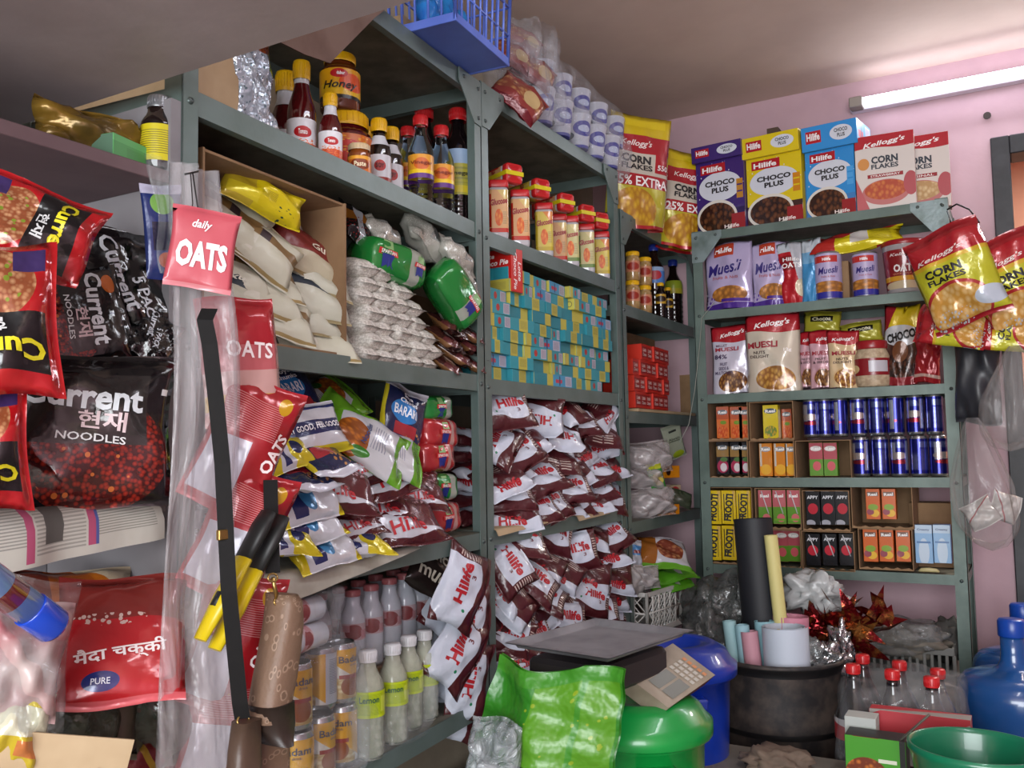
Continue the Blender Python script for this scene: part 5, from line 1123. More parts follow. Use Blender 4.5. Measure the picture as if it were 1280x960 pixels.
heap([[(650, 676, -12), (690, 668, -20), (735, 668, -30), (764, 672, 30)],
      [(632, 705, -60), (676, 704, -38), (718, 692, 8), (756, 694, 12)],
      [(632, 735, -70), (664, 724, -50), (700, 712, -40), (735, 718, -20), (768, 722, -12)],
      [(636, 752, -48), (676, 746, -30), (700, 755, -52), (738, 748, -20), (762, 742, -8)],
      [(640, 775, -30), (664, 772, 20), (706, 776, -10), (746, 766, -8), (764, 762, -20)],
      [(634, 795, -24), (668, 798, 16), (712, 792, 4)], [(644, 818, 6), (676, 822, -10)]], B4, 'fourth shelf', 5, 'maroon and white pouches on the fourth shelf')
for zz, nm in ((B3, 'third'), (B4, 'fourth')):
    for r_ in range(6):
        for c_ in range(5):
            put((kh + kh2)[(r_ * 2 + c_) % 7], 'maroon and white pouch at the back of the %s shelf heap' % nm, basis(FB, .10 + c_ * .15 + .02 * (r_ % 2), -.13 - .02 * (c_ % 2), zz + .035 + r_ * (.036 if nm == 'third' else .042), 8 * (c_ - 2), 66, 20 * ((r_ + c_) % 3 - 1)), 'pouches at the back of the %s shelf' % nm, .78)
sheet('cardboard_strip', 'strip of brown cardboard at the left edge of third shelf', FB, .03, .32, -.05, .004, B3, .016, .004, CARDL, .003, 12, .0015)
sheet('cardboard_strip', 'folded brown cardboard tab at the middle of third shelf edge', FB, FB.u(722, .01, B3), FB.u(762, .01, B3), -.05, .004, B3, .014, .008, CARDL, .003, 13, .0015)
# ================================================================ corner rack
CFD = design('cornflakes_pouch_print', '#c4bcae', [('rect', 0, .80, 1, 1, '#c9ae18'), ('rect', 0, .66, 1, .82, '#a3202a'), ('rect', 0, .34, 1, .47, '#a3202a'), ('rect', 0, 0, 1, .36, '#b4aa2a'), ('ell', .42, .17, .36, .18, ('#d2a82a', '#a8741c', 15)), ('rect', .72, .50, .97, .66, '#a8202a'), ('rect', 0, 0, 1, .03, '#a01c22'), ('rect', .1, .9, .9, .97, '#d6bd20')], .2, .1, .6, 16, .5, .008)
CFT = [T('CORN', .4, .60, .075, '#18161a', .5, 0, .045), T('FLAKES', .42, .53, .05, '#18161a', .52, 0, .03), T('25% EXTRA', .5, .405, .085, '#ece6e4', .92, 0, .02), T('550', .85, .55, .045, '#ece6e4', .18, 0, .02), T("Kellogg's", .4, .74, .07, '#e8dcd8', .5, 0, .01, .3)]
kcf = Kind('cornflakes_pouch', 'pouch', pouch('cornflakes_pouch', .18, .29, .07, CFD, CFT, seed=100, wr=1.2, style='stand', nu=18, nv=22))
u_ = FC.u(800, .0, 1.9); put(kcf, 'yellow and red corn flakes pouch with 25% EXTRA beside the wrapped cups', basis(FC, u_ - .015, -.0, CT + .165, -40, -4, 4), None, (1.25, 1, 1.3))
u_ = FC.u(843, .02, 1.85); put(kcf, 'yellow and red corn flakes pouch with 550 beside the purple cereal box', basis(FC, u_ - .0, .07, CT + .125, -40, -4, 6), None, 1.2)
u_ = FC.u(812, -.1, 1.95); put(kcf, 'corn flakes pouch with yellow handle behind the front pouches', basis(FC, u_ + .02, -.12, CT + .19, -40, -2, 2), None, 1.25)
LPK = design('pickle_label', '#b87a5a', [('ell', .5, .5, .15, .35, '#8e2a1c')], .3)
k_pick = bottle('peanut_jar', 'jar', .105, .026, .023, .075, .087, mat('tan_jar', '#a88a5a', .12, coat=.6, col2='#8a6a3c', nscale=60), YELLID, .016, .024, [(.03, .07, LPK, [])])
zc = C1 + .001
for px, ou, lv, lb in ((791, -.03, 0, 'lower tan jar with yellow lid nearest the rack post'), (806, -.03, 0, 'lower tan jar with yellow lid beside the cola bottle'), (791, -.03, 1, 'upper tan jar with yellow lid nearest the rack post'), (806, -.03, 1, 'upper tan jar with yellow lid beside the cola bottle')):
    stand(k_pick, .105, FC, px, 0, ou, zc + lv * .098, lb, sc=.92)
COLA = mat('cola_bottle', '#1c0f0c', .06, coat=.7)
LCO = design('blue_cola_label', '#4a78b8', [('ell', .5, .5, .12, .3, '#a8303a'), ('rect', 0, .75, 1, 1, '#8aa4c8')], .3)
k_col = bottle('cola_bottle', 'bottle', .255, .034, .013, .165, .22, COLA, BLUELID, .022, .0155, [(.12, .175, LCO, [])], ribs=(.01, .11, 6))
stand(k_col, .255, FC, 818, 307, -.05, zc, 'cola bottle with blue label and blue cap in the corner rack')
LYE = design('yellow_dark_label', '#8e9a2a', [('rect', 0, 0, 1, .4, '#a89a2a')], .3)
k_dk = bottle('dark_drink_bottle', 'bottle', .24, .031, .013, .15, .20, DARKGL, BLUELID, .022, .0155, [(.12, .165, LYE, [])], ribs=(.01, .11, 6))
stand(k_dk, .24, FC, 842, 326, -.08, zc, 'tall black bottle with green yellow label at the back of corner shelf')
LY2 = design('gold_label', '#b08a2a', [('ell', .5, .5, .2, .3, '#2a1a10')], .3)
k_d2 = bottle('dark_drink_bottle', 'bottle', .15, .022, .011, .10, .13, DARKGL, YELLID, .014, .0135, [(.06, .10, LY2, [])], ribs=(.008, .055, 4))
stand(k_d2, .15, FC, 826, 354, -.02, zc, 'small black bottle with gold label in front of the tall one')
stand(k_d2, .15, FC, 835, 360, -.03, zc, 'small black bottle with red gold label farther into the corner')
uL, uR = FC.u(786, -.03, C2 + .1), FC.u(846, -.06, C2 + .1)
cbox('cardboard_box', 'brown carton holding the red boxes in the corner rack', FC, uL - .01, uR + .05, -.16, -.31, C2 + .001, C2 + .30, CARD, False, False)
m = MB(); m.box(-.003, 0, 0, .003, .15, .16, CARD); thing(m, 'cardboard_flap', 'grey brown carton flap standing right of the red boxes', 'cardboard', basis(FC, uR + .075, -.01, C2 + .001, -10))
RBX = design('red_cake_box', '#b62a1e', [('rect', .06, .16, .94, .84, '#8e1c1c'), ('rect', .15, .5, .85, .75, '#a8504a')], .35, 0, 0)
k_rb = Kind('red_box', 'box', carton('red_box', .052, .05, .11, RBX, mat('red_box_side', '#c2301f', .4), None, [T('Lotte\nChoco', .5, .5, .5, '#e2ccc8', .62, 0, .02)]))
for r_ in range(4):
    for c_ in range(6):
        if r_ == 3 and c_ == 0: continue
        if uL + .03 + c_ * .054 > uR + .03: continue
        put(k_rb, 'small red cake box, %s from the left in the %s row from the bottom' % (ORD[c_], ORD[r_]), basis(FC, uL + .028 + c_ * .0535 + (.02 if r_ == 3 else 0), -.065 - .003 * ((r_ * 7 + c_) % 3), C2 + .012 + r_ * .0535 + .0015, 0), 'red cake boxes in the corner rack', (1, 1, 1.05))
m = MB(); m.box(0, -.12, 0, uR - uL + .02, 0, .010, CARDL); M_ = Matrix.Rotation(FC.a, 4, 'Z'); M_.translation = FC.w(uL, -.11, C2 + .001)
m2 = MB(); m2.box(0, -.11, 0, uR - uL + .03, 0, .010, CARDL, .001); thing(m2, 'cardboard_sheet', 'thick pale board under the red boxes', 'cardboard', M_)
WBG = film('white_carrier_film', '#e2dfe0', .62, .2, .9, 9, '#b5aeae', (1, 1, 2.5))
def cput(nm, lb, px, py, W_, H_, T_, m_, ou, ro=0, ti=8, seed=1, yaw=-38, cat='bag', tx=(), style='pillow', wr=2.2, fr=None):
    fr = fr or FC; u_, z_ = fr.at(px, py, ou)
    return thing(pouch(nm, W_, H_, T_, m_, tx, seed=seed, wr=wr, style=style, nu=18, nv=20), nm, lb, cat, basis(fr, u_, ou, z_, yaw, ti, ro))
WIN = mat('white_goods', '#a8a2a0', .5, col2='#8f8886', nscale=8, bump=.3)
cput('plastic_bag', 'translucent bag of white goods beside the post, upper one', 808, 568, .15, .085, .07, WIN, -.05, -6, 10, 110)
cput('plastic_bag', 'translucent knotted bag beside the post, middle one', 806, 598, .14, .07, .07, WBG, -.03, 6, 10, 111)
cput('plastic_bag', 'translucent bag of white goods low beside the post', 810, 626, .16, .085, .08, WIN, -.03, -8, 14, 112)
cput('plastic_bag', 'clear film over the white goods in the corner rack', 812, 572, .17, .11, .08, WBG, -.03, -4, 10, 113)
cput('plastic_bag', 'clear film over the lowest white goods in the corner rack', 814, 628, .18, .10, .09, WBG, -.01, -4, 10, 114)
SEED = design('grey_green_card_print', '#8d9280', [('rect', .3, .78, .7, .84, '#2c2e2a'), ('ell', .6, .12, .3, .1, '#8a9a1c'), ('rect', .2, .5, .8, .54, '#5a6050')], .4, 0, .2)
cput('seed_packet', 'grey green packet leaning at a tilt above the soup packets', 842, 552, .085, .125, .012, SEED, -.03, -16, -6, 115, -36, 'packet', [T('Ajwain', .5, .58, .10, '#3c4036', .6)], wr=.8)
OYP = design('orange_tea_print', '#c47a14', [('ell', .4, .5, .12, .3, '#2a1410'), ('rect', 0, 0, .2, 1, '#d2921c')], .3, 0, 0)
REDC = design('red_cup_print', '#9c8a72', [('ell', .3, .6, .2, .3, '#8e1c22'), ('ell', .75, .6, .18, .3, '#8e1c22'), ('rect', 0, 0, 1, .15, '#3a5a2a')], .3, 0, 0)
GNP = design('green_soup_print', '#2f7a32', [('ell', .5, .4, .35, .25, '#b0a04a'), ('rect', 0, .8, 1, 1, '#a0a828')], .25, 0, .4)
u_, z_ = FC.at(840, 590, -.02); k_ = carton('tea_box', .085, .042, .07, OYP, OYP); thing(k_, 'tea_box', 'orange box with dark oval behind the green packet', 'box', basis(FC, u_, -.05, z_ - .02, -30))
u_, z_ = FC.at(840, 616, -.01); k_ = carton('cup_box', .10, .055, .07, REDC, REDC); thing(k_, 'cup_box', 'box printed with two red cups under the orange box', 'box', basis(FC, u_ + .01, -.045, z_ - .028, -30))
cput('soup_packet', 'green packet left of the box with red cups', 820, 596, .06, .085, .02, GNP, .0, -10, 8, 117, -36, 'packet')
u_, z_ = FC.at(835, 636, .0); k_ = carton('orange_box', .10, .034, .08, OYP, OYP, None, [T('0.5', .7, .5, .5, '#2a1410', .2)]); thing(k_, 'orange_box', 'flat orange box at the front edge of the corner shelf', 'box', basis(FC, u_ + .01, -.03, C3 + .001, -24))
DGP = mat('dark_green_leaf_film', '#2c3a26', .3, col2='#4a4c40', nscale=10, bump=.6, bdist=.01)
cput('dark_green_packet', 'dark green crinkled packet above the flat orange box', 848, 622, .11, .06, .03, DGP, .01, 20, 20, 118, -36, 'packet')
# bottom corner shelf
NUT = design('walnut_pouch_print', '#b9bac2', [('half', -1, .15, -.30, '#8e5620'), ('ell', .62, .50, .26, .30, ('#b07850', '#6e3020', 12)), ('rect', 0, 0, 1, .12, '#5f9c2a'), ('rect', .5, .84, .74, .92, '#2c3040')], .22, .1, .7)
cput('nut_pouch', 'brown and white pouch printed with nuts on the low corner shelf', 826, 692, .20, .14, .05, NUT, .02, 14, 48, 120, -34, 'pouch', wr=1.4)
GRP = design('green_pouch_print', '#4f9420', [('rect', .5, .2, .62, 1, '#a8a8a4'), ('ell', .8, .6, .15, .2, '#8e3a1c')], .22, .1, .7)
kgp = Kind('green_pouch', 'pouch', pouch('green_pouch', .19, .12, .035, GRP, seed=121, wr=1.8))
for px, py, ro, lb in ((838, 715, -4, 'green pouch right under the pouch printed with nuts'), (836, 728, 2, 'lowest green pouch resting on the white crate')):
    u_, z_ = FC.at(px, py, .03); put(kgp, lb, basis(FC, u_, .03, z_, -34, 66, ro), None, .95)
BWB = design('blue_white_bag_print', '#a9acb4', [('rect', 0, .5, 1, .8, '#3f7ab0'), ('rect', .3, .55, .7, .65, '#7a2a2a')], .3, 0, .6)
cput('blue_white_packet', 'blue and white packet squeezed beside the rack post', 793, 694, .05, .10, .03, BWB, -.02, 8, 8, 122, -34, 'packet')
cput('plastic_bag', 'pale bag bulging beside the post above the white crate', 792, 724, .07, .09, .05, WIN, .0, 4, 8, 123)
cput('plastic_bag', 'crumpled clear bag between the post and the green pouches', 808, 722, .09, .07, .05, WBG, .03, 0, 10, 124)
WCR = mat('white_crate_plastic', '#c2c1bc', .5)
u_, z_ = FC.at(828, 775, .045)
thing(basket(.24, .18, .125, WCR, 6, 2, .0038, .011, True, .98), 'plastic_crate', 'white lattice crate on the low corner shelf', 'crate', basis(FC, u_ + .02, -.04, C4 + .004, -6))
# ================================================================ rack on the back wall: cereal boxes on top
def dbox(px0, px1, out, z=DT):   # u range between two photo columns
    return FD.u(px0, out, z), FD.u(px1, out, z)
def splash(c): return [('ell', .5, .60, .40, .16, c)]
CHT = [T('Hilife', .35, .87, .075, '#e8e4e4', .42, 0, .03), T('CHOCO\nPLUS', .5, .62, .17, '#1a1618', .62, 0, .045), T('Hilife', .72, .06, .05, '#e8d8d4', .3, 0, .02)]
def chd(nm, b_, b2, low): return design(nm, b_, [('ell', .5, .62, .44, .2, '#c9ccd6'), ('spots', .5, .62, .7, .34, 12, .12, '#c9ccd6'), ('rect', 0, 0, 1, .30, low), ('ell', .42, .2, .42, .24, '#d0cbc2'), ('ell', .42, .2, .37, .2, ('#6a4026', '#2c1610', 13)), ('rect', .72, .0, 1, .22, '#8e2024'), ('rect', .10, .81, .62, .94, '#a81c26'), ('rect', .84, .42, .97, .68, b2), ('rect', .85, .5, .96, .52, b_), ('rect', .85, .59, .96, .61, b_)], .22, 0, 0, 10, .4)
PUR, YLW, BLU = '#3a2468', '#d0b81a', '#2f86c8'
for nm, c1_, c2_, low, (x0, x1), yt, lab in (('purple', PUR, '#b07a2a', '#2a1a4a', (871, 933), 197, 'purple chocolate cereal box standing leftmost on the back rack'), ('yellow', YLW, '#c07a1c', '#3c2420', (934, 1005), 191, 'yellow chocolate cereal box standing on the back rack'), ('blue', BLU, '#4a9ad4', '#3a78b4', (1008, 1071), 183, 'blue chocolate cereal box standing on the back rack')):
    ua, ub = dbox(x0, x1, -.03, DT + .1); W_ = ub - ua; zt = FD.at((x0 + x1) / 2, yt, -.03)[1]; H_ = zt - DT
    fm = chd(nm + '_cereal_print', c1_, c2_, low); sm = mat(nm + '_box_side', c1_, .3)
    me = carton('cereal_box', W_, H_ - .002, .07, fm, sm, sm, CHT)
    thing(me, 'cereal_box', lab, 'box', basis(FD, (ua + ub) / 2, -.068, DT + .001, -6))
    # a second box of the same colour lying on top, bottom end towards the room
    tp = mat(nm + '_box_top', c1_, .3); W2 = W_ * (1.03 if nm != 'blue' else 1.12)
    bt = {'purple': .055, 'yellow': .07, 'blue': .08}[nm]
    tm = design(nm + '_cereal_lid', c1_, [('rect', .08, .3, .36, .8, '#a81c26'), ('ell', .72, .55, .2, .3, '#c9ccd6')], .25, 0, 0)
    me = carton('cereal_box', W2, bt, .19, tm, sm, sm, [T('Hilife', .22, .56, .3, '#e8e4e4', .24, 0, .03), T('CHOCO\nPLUS', .72, .55, .36, '#1a1618', .24, 0, .03)])
    thing(me, 'cereal_box', '%s cereal box lying flat on top of the standing %s one' % (nm, nm), 'box', basis(FD, (ua + ub) / 2 + (.01 if nm == 'blue' else 0), -.11, zt + .0005 + (.03 if nm == 'purple' else 0) * 0, -5) @ Matrix.Rotation(R(5), 4, 'X'))
me = carton('cereal_box', .06, .17, .19, BL2 := mat('blue_back_box', '#2a6aa4', .3), None, None); thing(me, 'cereal_box', 'blue box edge in the gap behind the yellow and blue boxes', 'box', basis(FD, FD.u(1007, -.12, DT + .1), -.15, DT + .001))
def kel(nm, bowl, band): return design(nm, '#cfc6c0', [('rect', 0, .80, 1, 1, '#a81e2a'), ('wave', .82, .015, 6, 0, .0, '#cfc6c0'), ('ell', .5, .22, .40, .17, '#b46a68'), ('ell', .5, .25, .36, .13, bowl), ('rect', .2, .42, .8, .47, band), ('half', -1, -.5, -.22, '#b4585c'), ('ell', .14, .62, .1, .08, '#c98a4a'), ('ell', .92, .3, .12, .16, '#a84a50')], .22, 0, 0, 10, .4)
for (x0, x1), (yt), ou, yaw, lab, dd in (((1138, 1187), 165, -.085, 2, 'corn flakes box half hidden behind the larger corn flakes box', .075), ((1069, 1143), 165, -.01, 3, 'red and white corn flakes box standing at the right end of the back rack', .07)):
    ua, ub = dbox(x0 - (30 if dd > .07 else 0), x1, ou, DT + .1); W_ = (ub - ua); zt = FD.at((x0 + x1) / 2, yt, ou)[1]; H_ = zt - DT
    me = carton('cereal_box', W_, H_ - .002, .06, kel('corn_flakes_print_%d' % x0, ('#c9783a', '#a8442a', 15) if x0 < 1100 else ('#d2b88a', '#b08a5a', 15), '#8e2028'), mat('corn_flakes_side', '#b9a8a0', .3), None, [T("Kellogg's", .5, .88, .085, '#ece4e4', .72, 6, .02, .3), T('CORN', .5, .66, .10, '#1c2432', .45, 0, .045), T('FLAKES', .5, .57, .065, '#1c2432', .46, 0, .035), T('STRAWBERRY' if x0 < 1100 else 'ORIGINAL', .5, .445, .03, '#e8dcd8', .5, 0, .012)])
    thing(me, 'cereal_box', lab, 'box', basis(FD, (ua + ub) / 2, ou - .04, DT + .001, yaw))
m = MB(); m.box(-.02, -.03, 0, .02, .03, .03, mat('brown_bottle_cap', '#4a3828', .6)); u_, z_ = FD.at(963, 160, -.2)
thing(m, 'wooden_block', 'small brown block showing above the yellow cereal box', 'block', basis(FD, u_, -.26, z_ - .02, 0))
m = MB(); m.box(-.025, -.03, 0, .025, .03, .2, mat('dark_box', '#1a1a1c', .5), .002); u_, z_ = FD.at(1082, 155, -.2)
thing(m, 'black_box', 'black box edge between the blue and corn flakes boxes', 'box', basis(FD, u_, -.24, DT + .001, 0))
# ---------------- first shelf
def dput(k, lb, x0, x1, y0, y1, ou, zs=None, W0=1, H0=1, yaw=0, tilt=0, roll=0, group=None, T0=None):
    """place a kind of size W0 x H0 so that it fills the photo box x0..x1, y0..y1"""
    cx, cy = (x0 + x1) / 2, (y0 + y1) / 2; ua, _ = FD.at(x0, cy, ou); ub, _ = FD.at(x1, cy, ou); _, zt = FD.at(cx, y0, ou); _, zb = FD.at(cx, y1, ou)
    sx, sz = (ub - ua) / W0, (zt - zb) / H0
    return put(k, lb, basis(FD, (ua + ub) / 2, ou, (zt + zb) / 2, yaw, tilt, roll), group, (sx, (sx + sz) / 2 if T0 is None else T0, sz))
MU1 = design('muesli_lilac_print', '#aea2c4', [('rect', .22, .80, .64, .98, '#b4402c'), ('ell', .55, .22, .36, .13, ('#c9863a', '#8a5a2c', 12)), ('rect', 0, 0, 1, .09, '#4a2c86'), ('rect', .4, .10, .95, .15, '#4a2c86'), ('spots', .12, .16, .12, .12, 18, .4, '#5a3a96')], .2, .1, .5, 12, .5, .008)
MUT = [T('Hilife', .43, .885, .085, '#ece8ea', .36, 0, .03), T('Muesli', .45, .62, .17, '#2c1f6a', .72, 6, .02, .3), T('Fruits & Nuts', .48, .48, .05, '#a04a4a', .55, 0, .01)]
kmu = Kind('muesli_pouch', 'pouch', pouch('muesli_pouch', .17, .22, .055, MU1, MUT, seed=130, wr=1.3, style='stand', nu=16, nv=18))
dput(kmu, 'large lilac muesli pouch standing leftmost on the upper shelf', 880, 943, 304, 388, -.05, None, .17, .22, -8)
dput(kmu, 'smaller lilac muesli pouch beside the large one', 940, 988, 303, 384, -.05, None, .17, .22, 6)
RWP = design('red_white_pouch_print', '#a81c26', [('rect', 0, .84, 1, 1, '#b4bcc4'), ('rect', .1, .55, .95, .78, '#7e161e'), ('half', 1.2, .6, 1.1, '#b4b4bc'), ('ell', .8, .25, .22, .14, '#c2b49a')], .2, .1, .7)
krw = Kind('cereal_pouch', 'pouch', pouch('cereal_pouch', .12, .22, .05, RWP, [T('Hilife', .5, .72, .06, '#e8e4e4', .6), T('OATS', .5, .62, .08, '#e8e4e4', .7)], seed=131, wr=1.6, style='stand'))
dput(krw, 'red pouch with silver top between lilac and blue pouches', 974, 1008, 303, 381, -.05, None, .12, .22, 4, 0, -3)
BWPP = design('blue_white_pouch_print', '#3f86b8', [('rect', 0, .8, 1, 1, '#b4bcc4'), ('rect', 0, .62, 1, .8, '#6fa0c4')], .2, .1, .7)
kbp2 = Kind('cereal_pouch', 'pouch', pouch('cereal_pouch', .10, .22, .05, BWPP, seed=132, wr=1.6, style='stand'))
dput(kbp2, 'narrow blue pouch with silver top beside the muesli tins', 1002, 1026, 299, 380, -.04, None, .10, .22, 0, 0, 2)
TIN = design('muesli_tin_print', '#a89cc0', [('rect', .30, .80, .62, .95, '#b4302c'), ('ell', .5, .25, .3, .13, ('#c9863a', '#8a5a2c', 12)), ('rect', 0, 0, 1, .14, '#2c2f8a'), ('rect', .84, 0, 1, 1, '#8f84a8')], .2, 0, 0, 10, .6)
mb = MB(); mb.lathe([(.036, 0), (.037, .002), (.037, .130), (.034, .134), (.0001, .134)], mat('tin_rim', '#8c8c94', .3, .6), 26)
l = MB(); l.lathe([(.0374, .004), (.0374, .128)], TIN, 30, cap=False); sf = cyl_surf(.0378, .066)
for t in [T('Hilife', .46, .87, .07, '#ece8ea', .30, 0, .03), T('Muesli', .5, .62, .15, '#2c1f6a', .78, 4, .02, .3), T('Fruits & Nuts', .5, .48, .04, '#a04a4a', .5, 0, .01)]: put_text(l, sf, .074, .124, t)
k_tin = Kind('muesli_tin', 'tin', mb.mesh('muesli_tin'), [('label', l.mesh('label'), None, None)])
for x0, x1, lb in ((1021, 1051, 'lilac muesli tin, the left one of the pair'), (1066, 1098, 'lilac muesli tin, the right one of the pair')):
    ou = -.045; u_ = FD.u((x0 + x1) / 2, ou, D1 + .06); zt = FD.at((x0 + x1) / 2, 317, ou)[1]; s_ = (zt - D1) / .134
    put(k_tin, lb, basis(FD, u_, ou, D1 + .001, 8), 'muesli tins on the back rack', (s_ * .98, s_ * .98, s_))
me = carton('carton', .022, .13, .05, CARD); thing(me, 'brown_box', 'narrow brown box between the two muesli tins', 'box', basis(FD, FD.u(1058, -.08, D1 + .06), -.09, D1 + .001))
YRP = design('yellow_red_pouch_print', '#c9b81c', [('rect', 0, 0, .28, 1, '#a82a24'), ('half', -1, 1.5, .55, '#8e2424'), ('rect', .45, .2, .65, .7, '#b9b4b0'), ('bars', .66, .2, .9, .8, 30, .35, 'v', '#7d7020')], .2, .1, .7)
kyr = Kind('snack_pouch', 'pouch', pouch('snack_pouch', .27, .10, .05, YRP, seed=133, wr=1.7))
u_, z_ = FD.at(1068, 302, -.03); put(kyr, 'yellow and red pouch lying across the tops of the two muesli tins', basis(FD, u_, -.05, z_ + .004, 0, 40, -5), None, (1.05, 1, .8))
TUBL = design('oats_tub_print', '#7e1a22', [('rect', 0, .20, 1, .32, '#c9922a'), ('rect', 0, 0, 1, .05, '#8e1a22'), ('ell', .5, .08, .2, .12, '#b9a88a')], .2, 0, 0, 10, .6)
mb = MB(); mb.lathe([(.046, 0), (.05, .003), (.060, .118), (.0615, .120), (.0615, .124)], mat('clear_tub', '#9a9496', .12, coat=.6), 30)
l = MB(); l.lathe([(.0512, .010), (.0598, .108)], TUBL, 32, cap=False)
def tsf(x, z, off):
    rr = .0556 + (z / .098) * .0086 + off + .0008; a = x / .055; return Vector((rr * math.sin(a), -rr * math.cos(a), .059 + z))
for t in [T('OATS', .5, .52, .20, '#e8e0e0', .55, 0, .04), T("Kellogg's", .5, .86, .1, '#e0d0d0', .7, 0, .012, .3), T('QUICK COOKING', .5, .37, .05, '#c07a5a', .6, 0, .01)]: put_text(l, tsf, .11, .098, t)
c = MB(); c.lathe([(.0625, .121), (.0635, .123), (.0635, .131), (.060, .134), (.0001, .134)], mat('maroon_lid', '#8e1a20', .3), 30)
k_tub = Kind('oats_tub', 'tub', mb.mesh('oats_tub'), [('label', l.mesh('label'), None, None), ('lid', c.mesh('lid'), None, 'dark red lid')])
ou = -.05; u_ = FD.u(1131, ou, D1 + .07); s_ = (FD.at(1131, 303, ou)[1] - D1) / .134
put(k_tub, 'dark red oats tub with red lid on the upper shelf', basis(FD, u_, ou, D1 + .001, 6), None, (s_ * .86, s_ * .86, s_))
# ---------------- second shelf
def kmues(nm, b_, b2, bowl): return design(nm, b_, [('rect', 0, .74, 1, 1, '#a01e28'), ('wave', .76, .02, 6, 1, 0, b_), ('ell', .55, .17, .40, .18, b2), ('ell', .55, .17, .36, .155, bowl)], .2, .1, .5, 12, .5, .008)
KMT = [T("Kellogg's", .52, .86, .08, '#ece4e4', .66, 6, .02, .3), T('MUESLI', .40, .62, .075, '#8e1c2c', .62, 0, .04)]
kk1 = Kind('muesli_pouch', 'pouch', pouch('muesli_pouch', .18, .23, .05, kmues('millet_print', '#bdb9c8', '#c9c4cc', ('#a8763a', '#5a3420', 18)), [T("Kellogg's", .55, .87, .08, '#ece4e4', .62, 6, .02, .3), T('MILLET', .28, .71, .035, '#5a3a4a', .3, 0, .02), T('MUESLI', .42, .65, .06, '#8e1c2c', .62, 0, .035), T('84%', .25, .54, .07, '#3a2a4a', .34, 0, .03), T('FRUIT\nSEEDS &\nMULTIGRAIN', .33, .37, .17, '#3a2a4a', .46, 0, .02)], seed=140, wr=1.2, style='stand', nu=16, nv=18))
kk2 = Kind('muesli_pouch', 'pouch', pouch('muesli_pouch', .18, .25, .055, kmues('nuts_print', '#c4b9a8', '#c9beb0', ('#c99a4a', '#8a5a2a', 16)), [T("Kellogg's", .5, .85, .09, '#ece4e4', .66, 6, .02, .3), T('MUESLI', .32, .60, .08, '#8e1c2c', .56, 0, .04), T('NUTS\nDELIGHT', .26, .48, .09, '#3a2428', .36, 0, .02), T('12g', .78, .52, .05, '#ece4e4', .14, 0, .02)], seed=141, wr=1.4, style='stand', nu=16, nv=18))
kk3 = Kind('muesli_pouch', 'pouch', pouch('muesli_pouch', .10, .19, .045, kmues('fruit_print', '#c49aa4', '#b98a90', ('#a8763a', '#5a3420', 16)), [T("Kellogg's", .6, .84, .07, '#ece4e4', .6, 6, .02, .3), T('MUESLI', .5, .60, .07, '#8e1c2c', .74, 0, .035), T('FRUIT\n& SEEDS', .45, .47, .1, '#3a2428', .6, 0, .02)], seed=142, wr=1.2, style='stand'))
kk4 = Kind('muesli_pouch', 'pouch', pouch('muesli_pouch', .10, .19, .045, kmues('nuts_small_print', '#c9b08a', '#c9a87a', ('#c99a4a', '#7a4a2a', 16)), [T("Kellogg's", .5, .84, .07, '#ece4e4', .7, 6, .02, .3), T('MUESLI', .5, .60, .07, '#8e1c2c', .74, 0, .035), T('NUTS\nDELIGHT', .45, .47, .1, '#3a2428', .6, 0, .02)], seed=143, wr=1.2, style='stand'))
dput(kk1, 'white millet muesli pouch reading 84% standing at the left end', 890, 939, 407, 492, -.05, None, .18, .23)
dput(kk2, 'largest red topped muesli pouch with bowl of nuts', 933, 1001, 391, 491, -.03, None, .18, .25, 4)
dput(kk3, 'small pink muesli pouch partly behind the largest pouch', 998, 1022, 415, 484, -.06, None, .10, .19, -6)
dput(kk3, 'small pink muesli pouch in the middle of the shelf', 1012, 1044, 413, 485, -.045, None, .10, .19, 2)
dput(kk4, 'small yellow toned muesli pouch left of the oats jar', 1035, 1075, 413, 485, -.035, None, .10, .19, 8)
YCB = design('yellow_choco_print', '#a8a032', [('rect', .2, .5, .8, .75, '#1c1a14'), ('rect', 0, .8, 1, 1, '#8e8a2c')], .25, .1, .6)
kyc = Kind('snack_pouch', 'pouch', pouch('snack_pouch', .14, .10, .04, YCB, [T('Chocos', .5, .62, .16, '#c4bc9a', .5, 0, .03)], seed=144, wr=1.5))
dput(kyc, 'yellow pouch with black band behind the small pink pouches', 1004, 1052, 389, 418, -.14, None, .14, .10, 0, 10, 3)
dput(kyc, 'yellow and white pouch behind the oats jar', 1050, 1104, 402, 430, -.12, None, .14, .10, 0, 10, -6)
JAR = mat('oats_grain', '#a08a70', .5, col2='#c0ac90', nscale=90, bump=.3)
JL = design('oats_jar_band', '#7e1a22', [('rect', .46, .2, .64, .85, '#b4b0b8'), ('ell', .30, .4, .07, .25, '#c2a87a'), ('rect', .7, .2, .8, .7, '#a0464c')], .25)
mb = MB(); mb.lathe([(.036, 0), (.040, .004), (.042, .02), (.042, .075), (.034, .092), (.034, .1)], JAR, 26)
l = MB(); l.lathe([(.0425, .028), (.0425, .070)], JL, 30, cap=False)
c = MB(); c.lathe([(.036, .094), (.037, .096), (.037, .112), (.034, .115), (.0001, .115)], mat('maroon_lid', '#8e1a20', .3), 26)
k_oj = Kind('oats_jar', 'jar', mb.mesh('oats_jar'), [('label', l.mesh('label'), None, 'red band label'), ('lid', c.mesh('lid'), None, 'red lid')])
ou = -.045; u_ = FD.u(1091, ou, D2 + .05); s_ = (FD.at(1091, 427, ou)[1] - D2) / .115
put(k_oj, 'round oats jar with red lid and red band label', basis(FD, u_, ou, D2 + .001, 10), None, (s_ * 1.02, s_ * 1.02, s_))
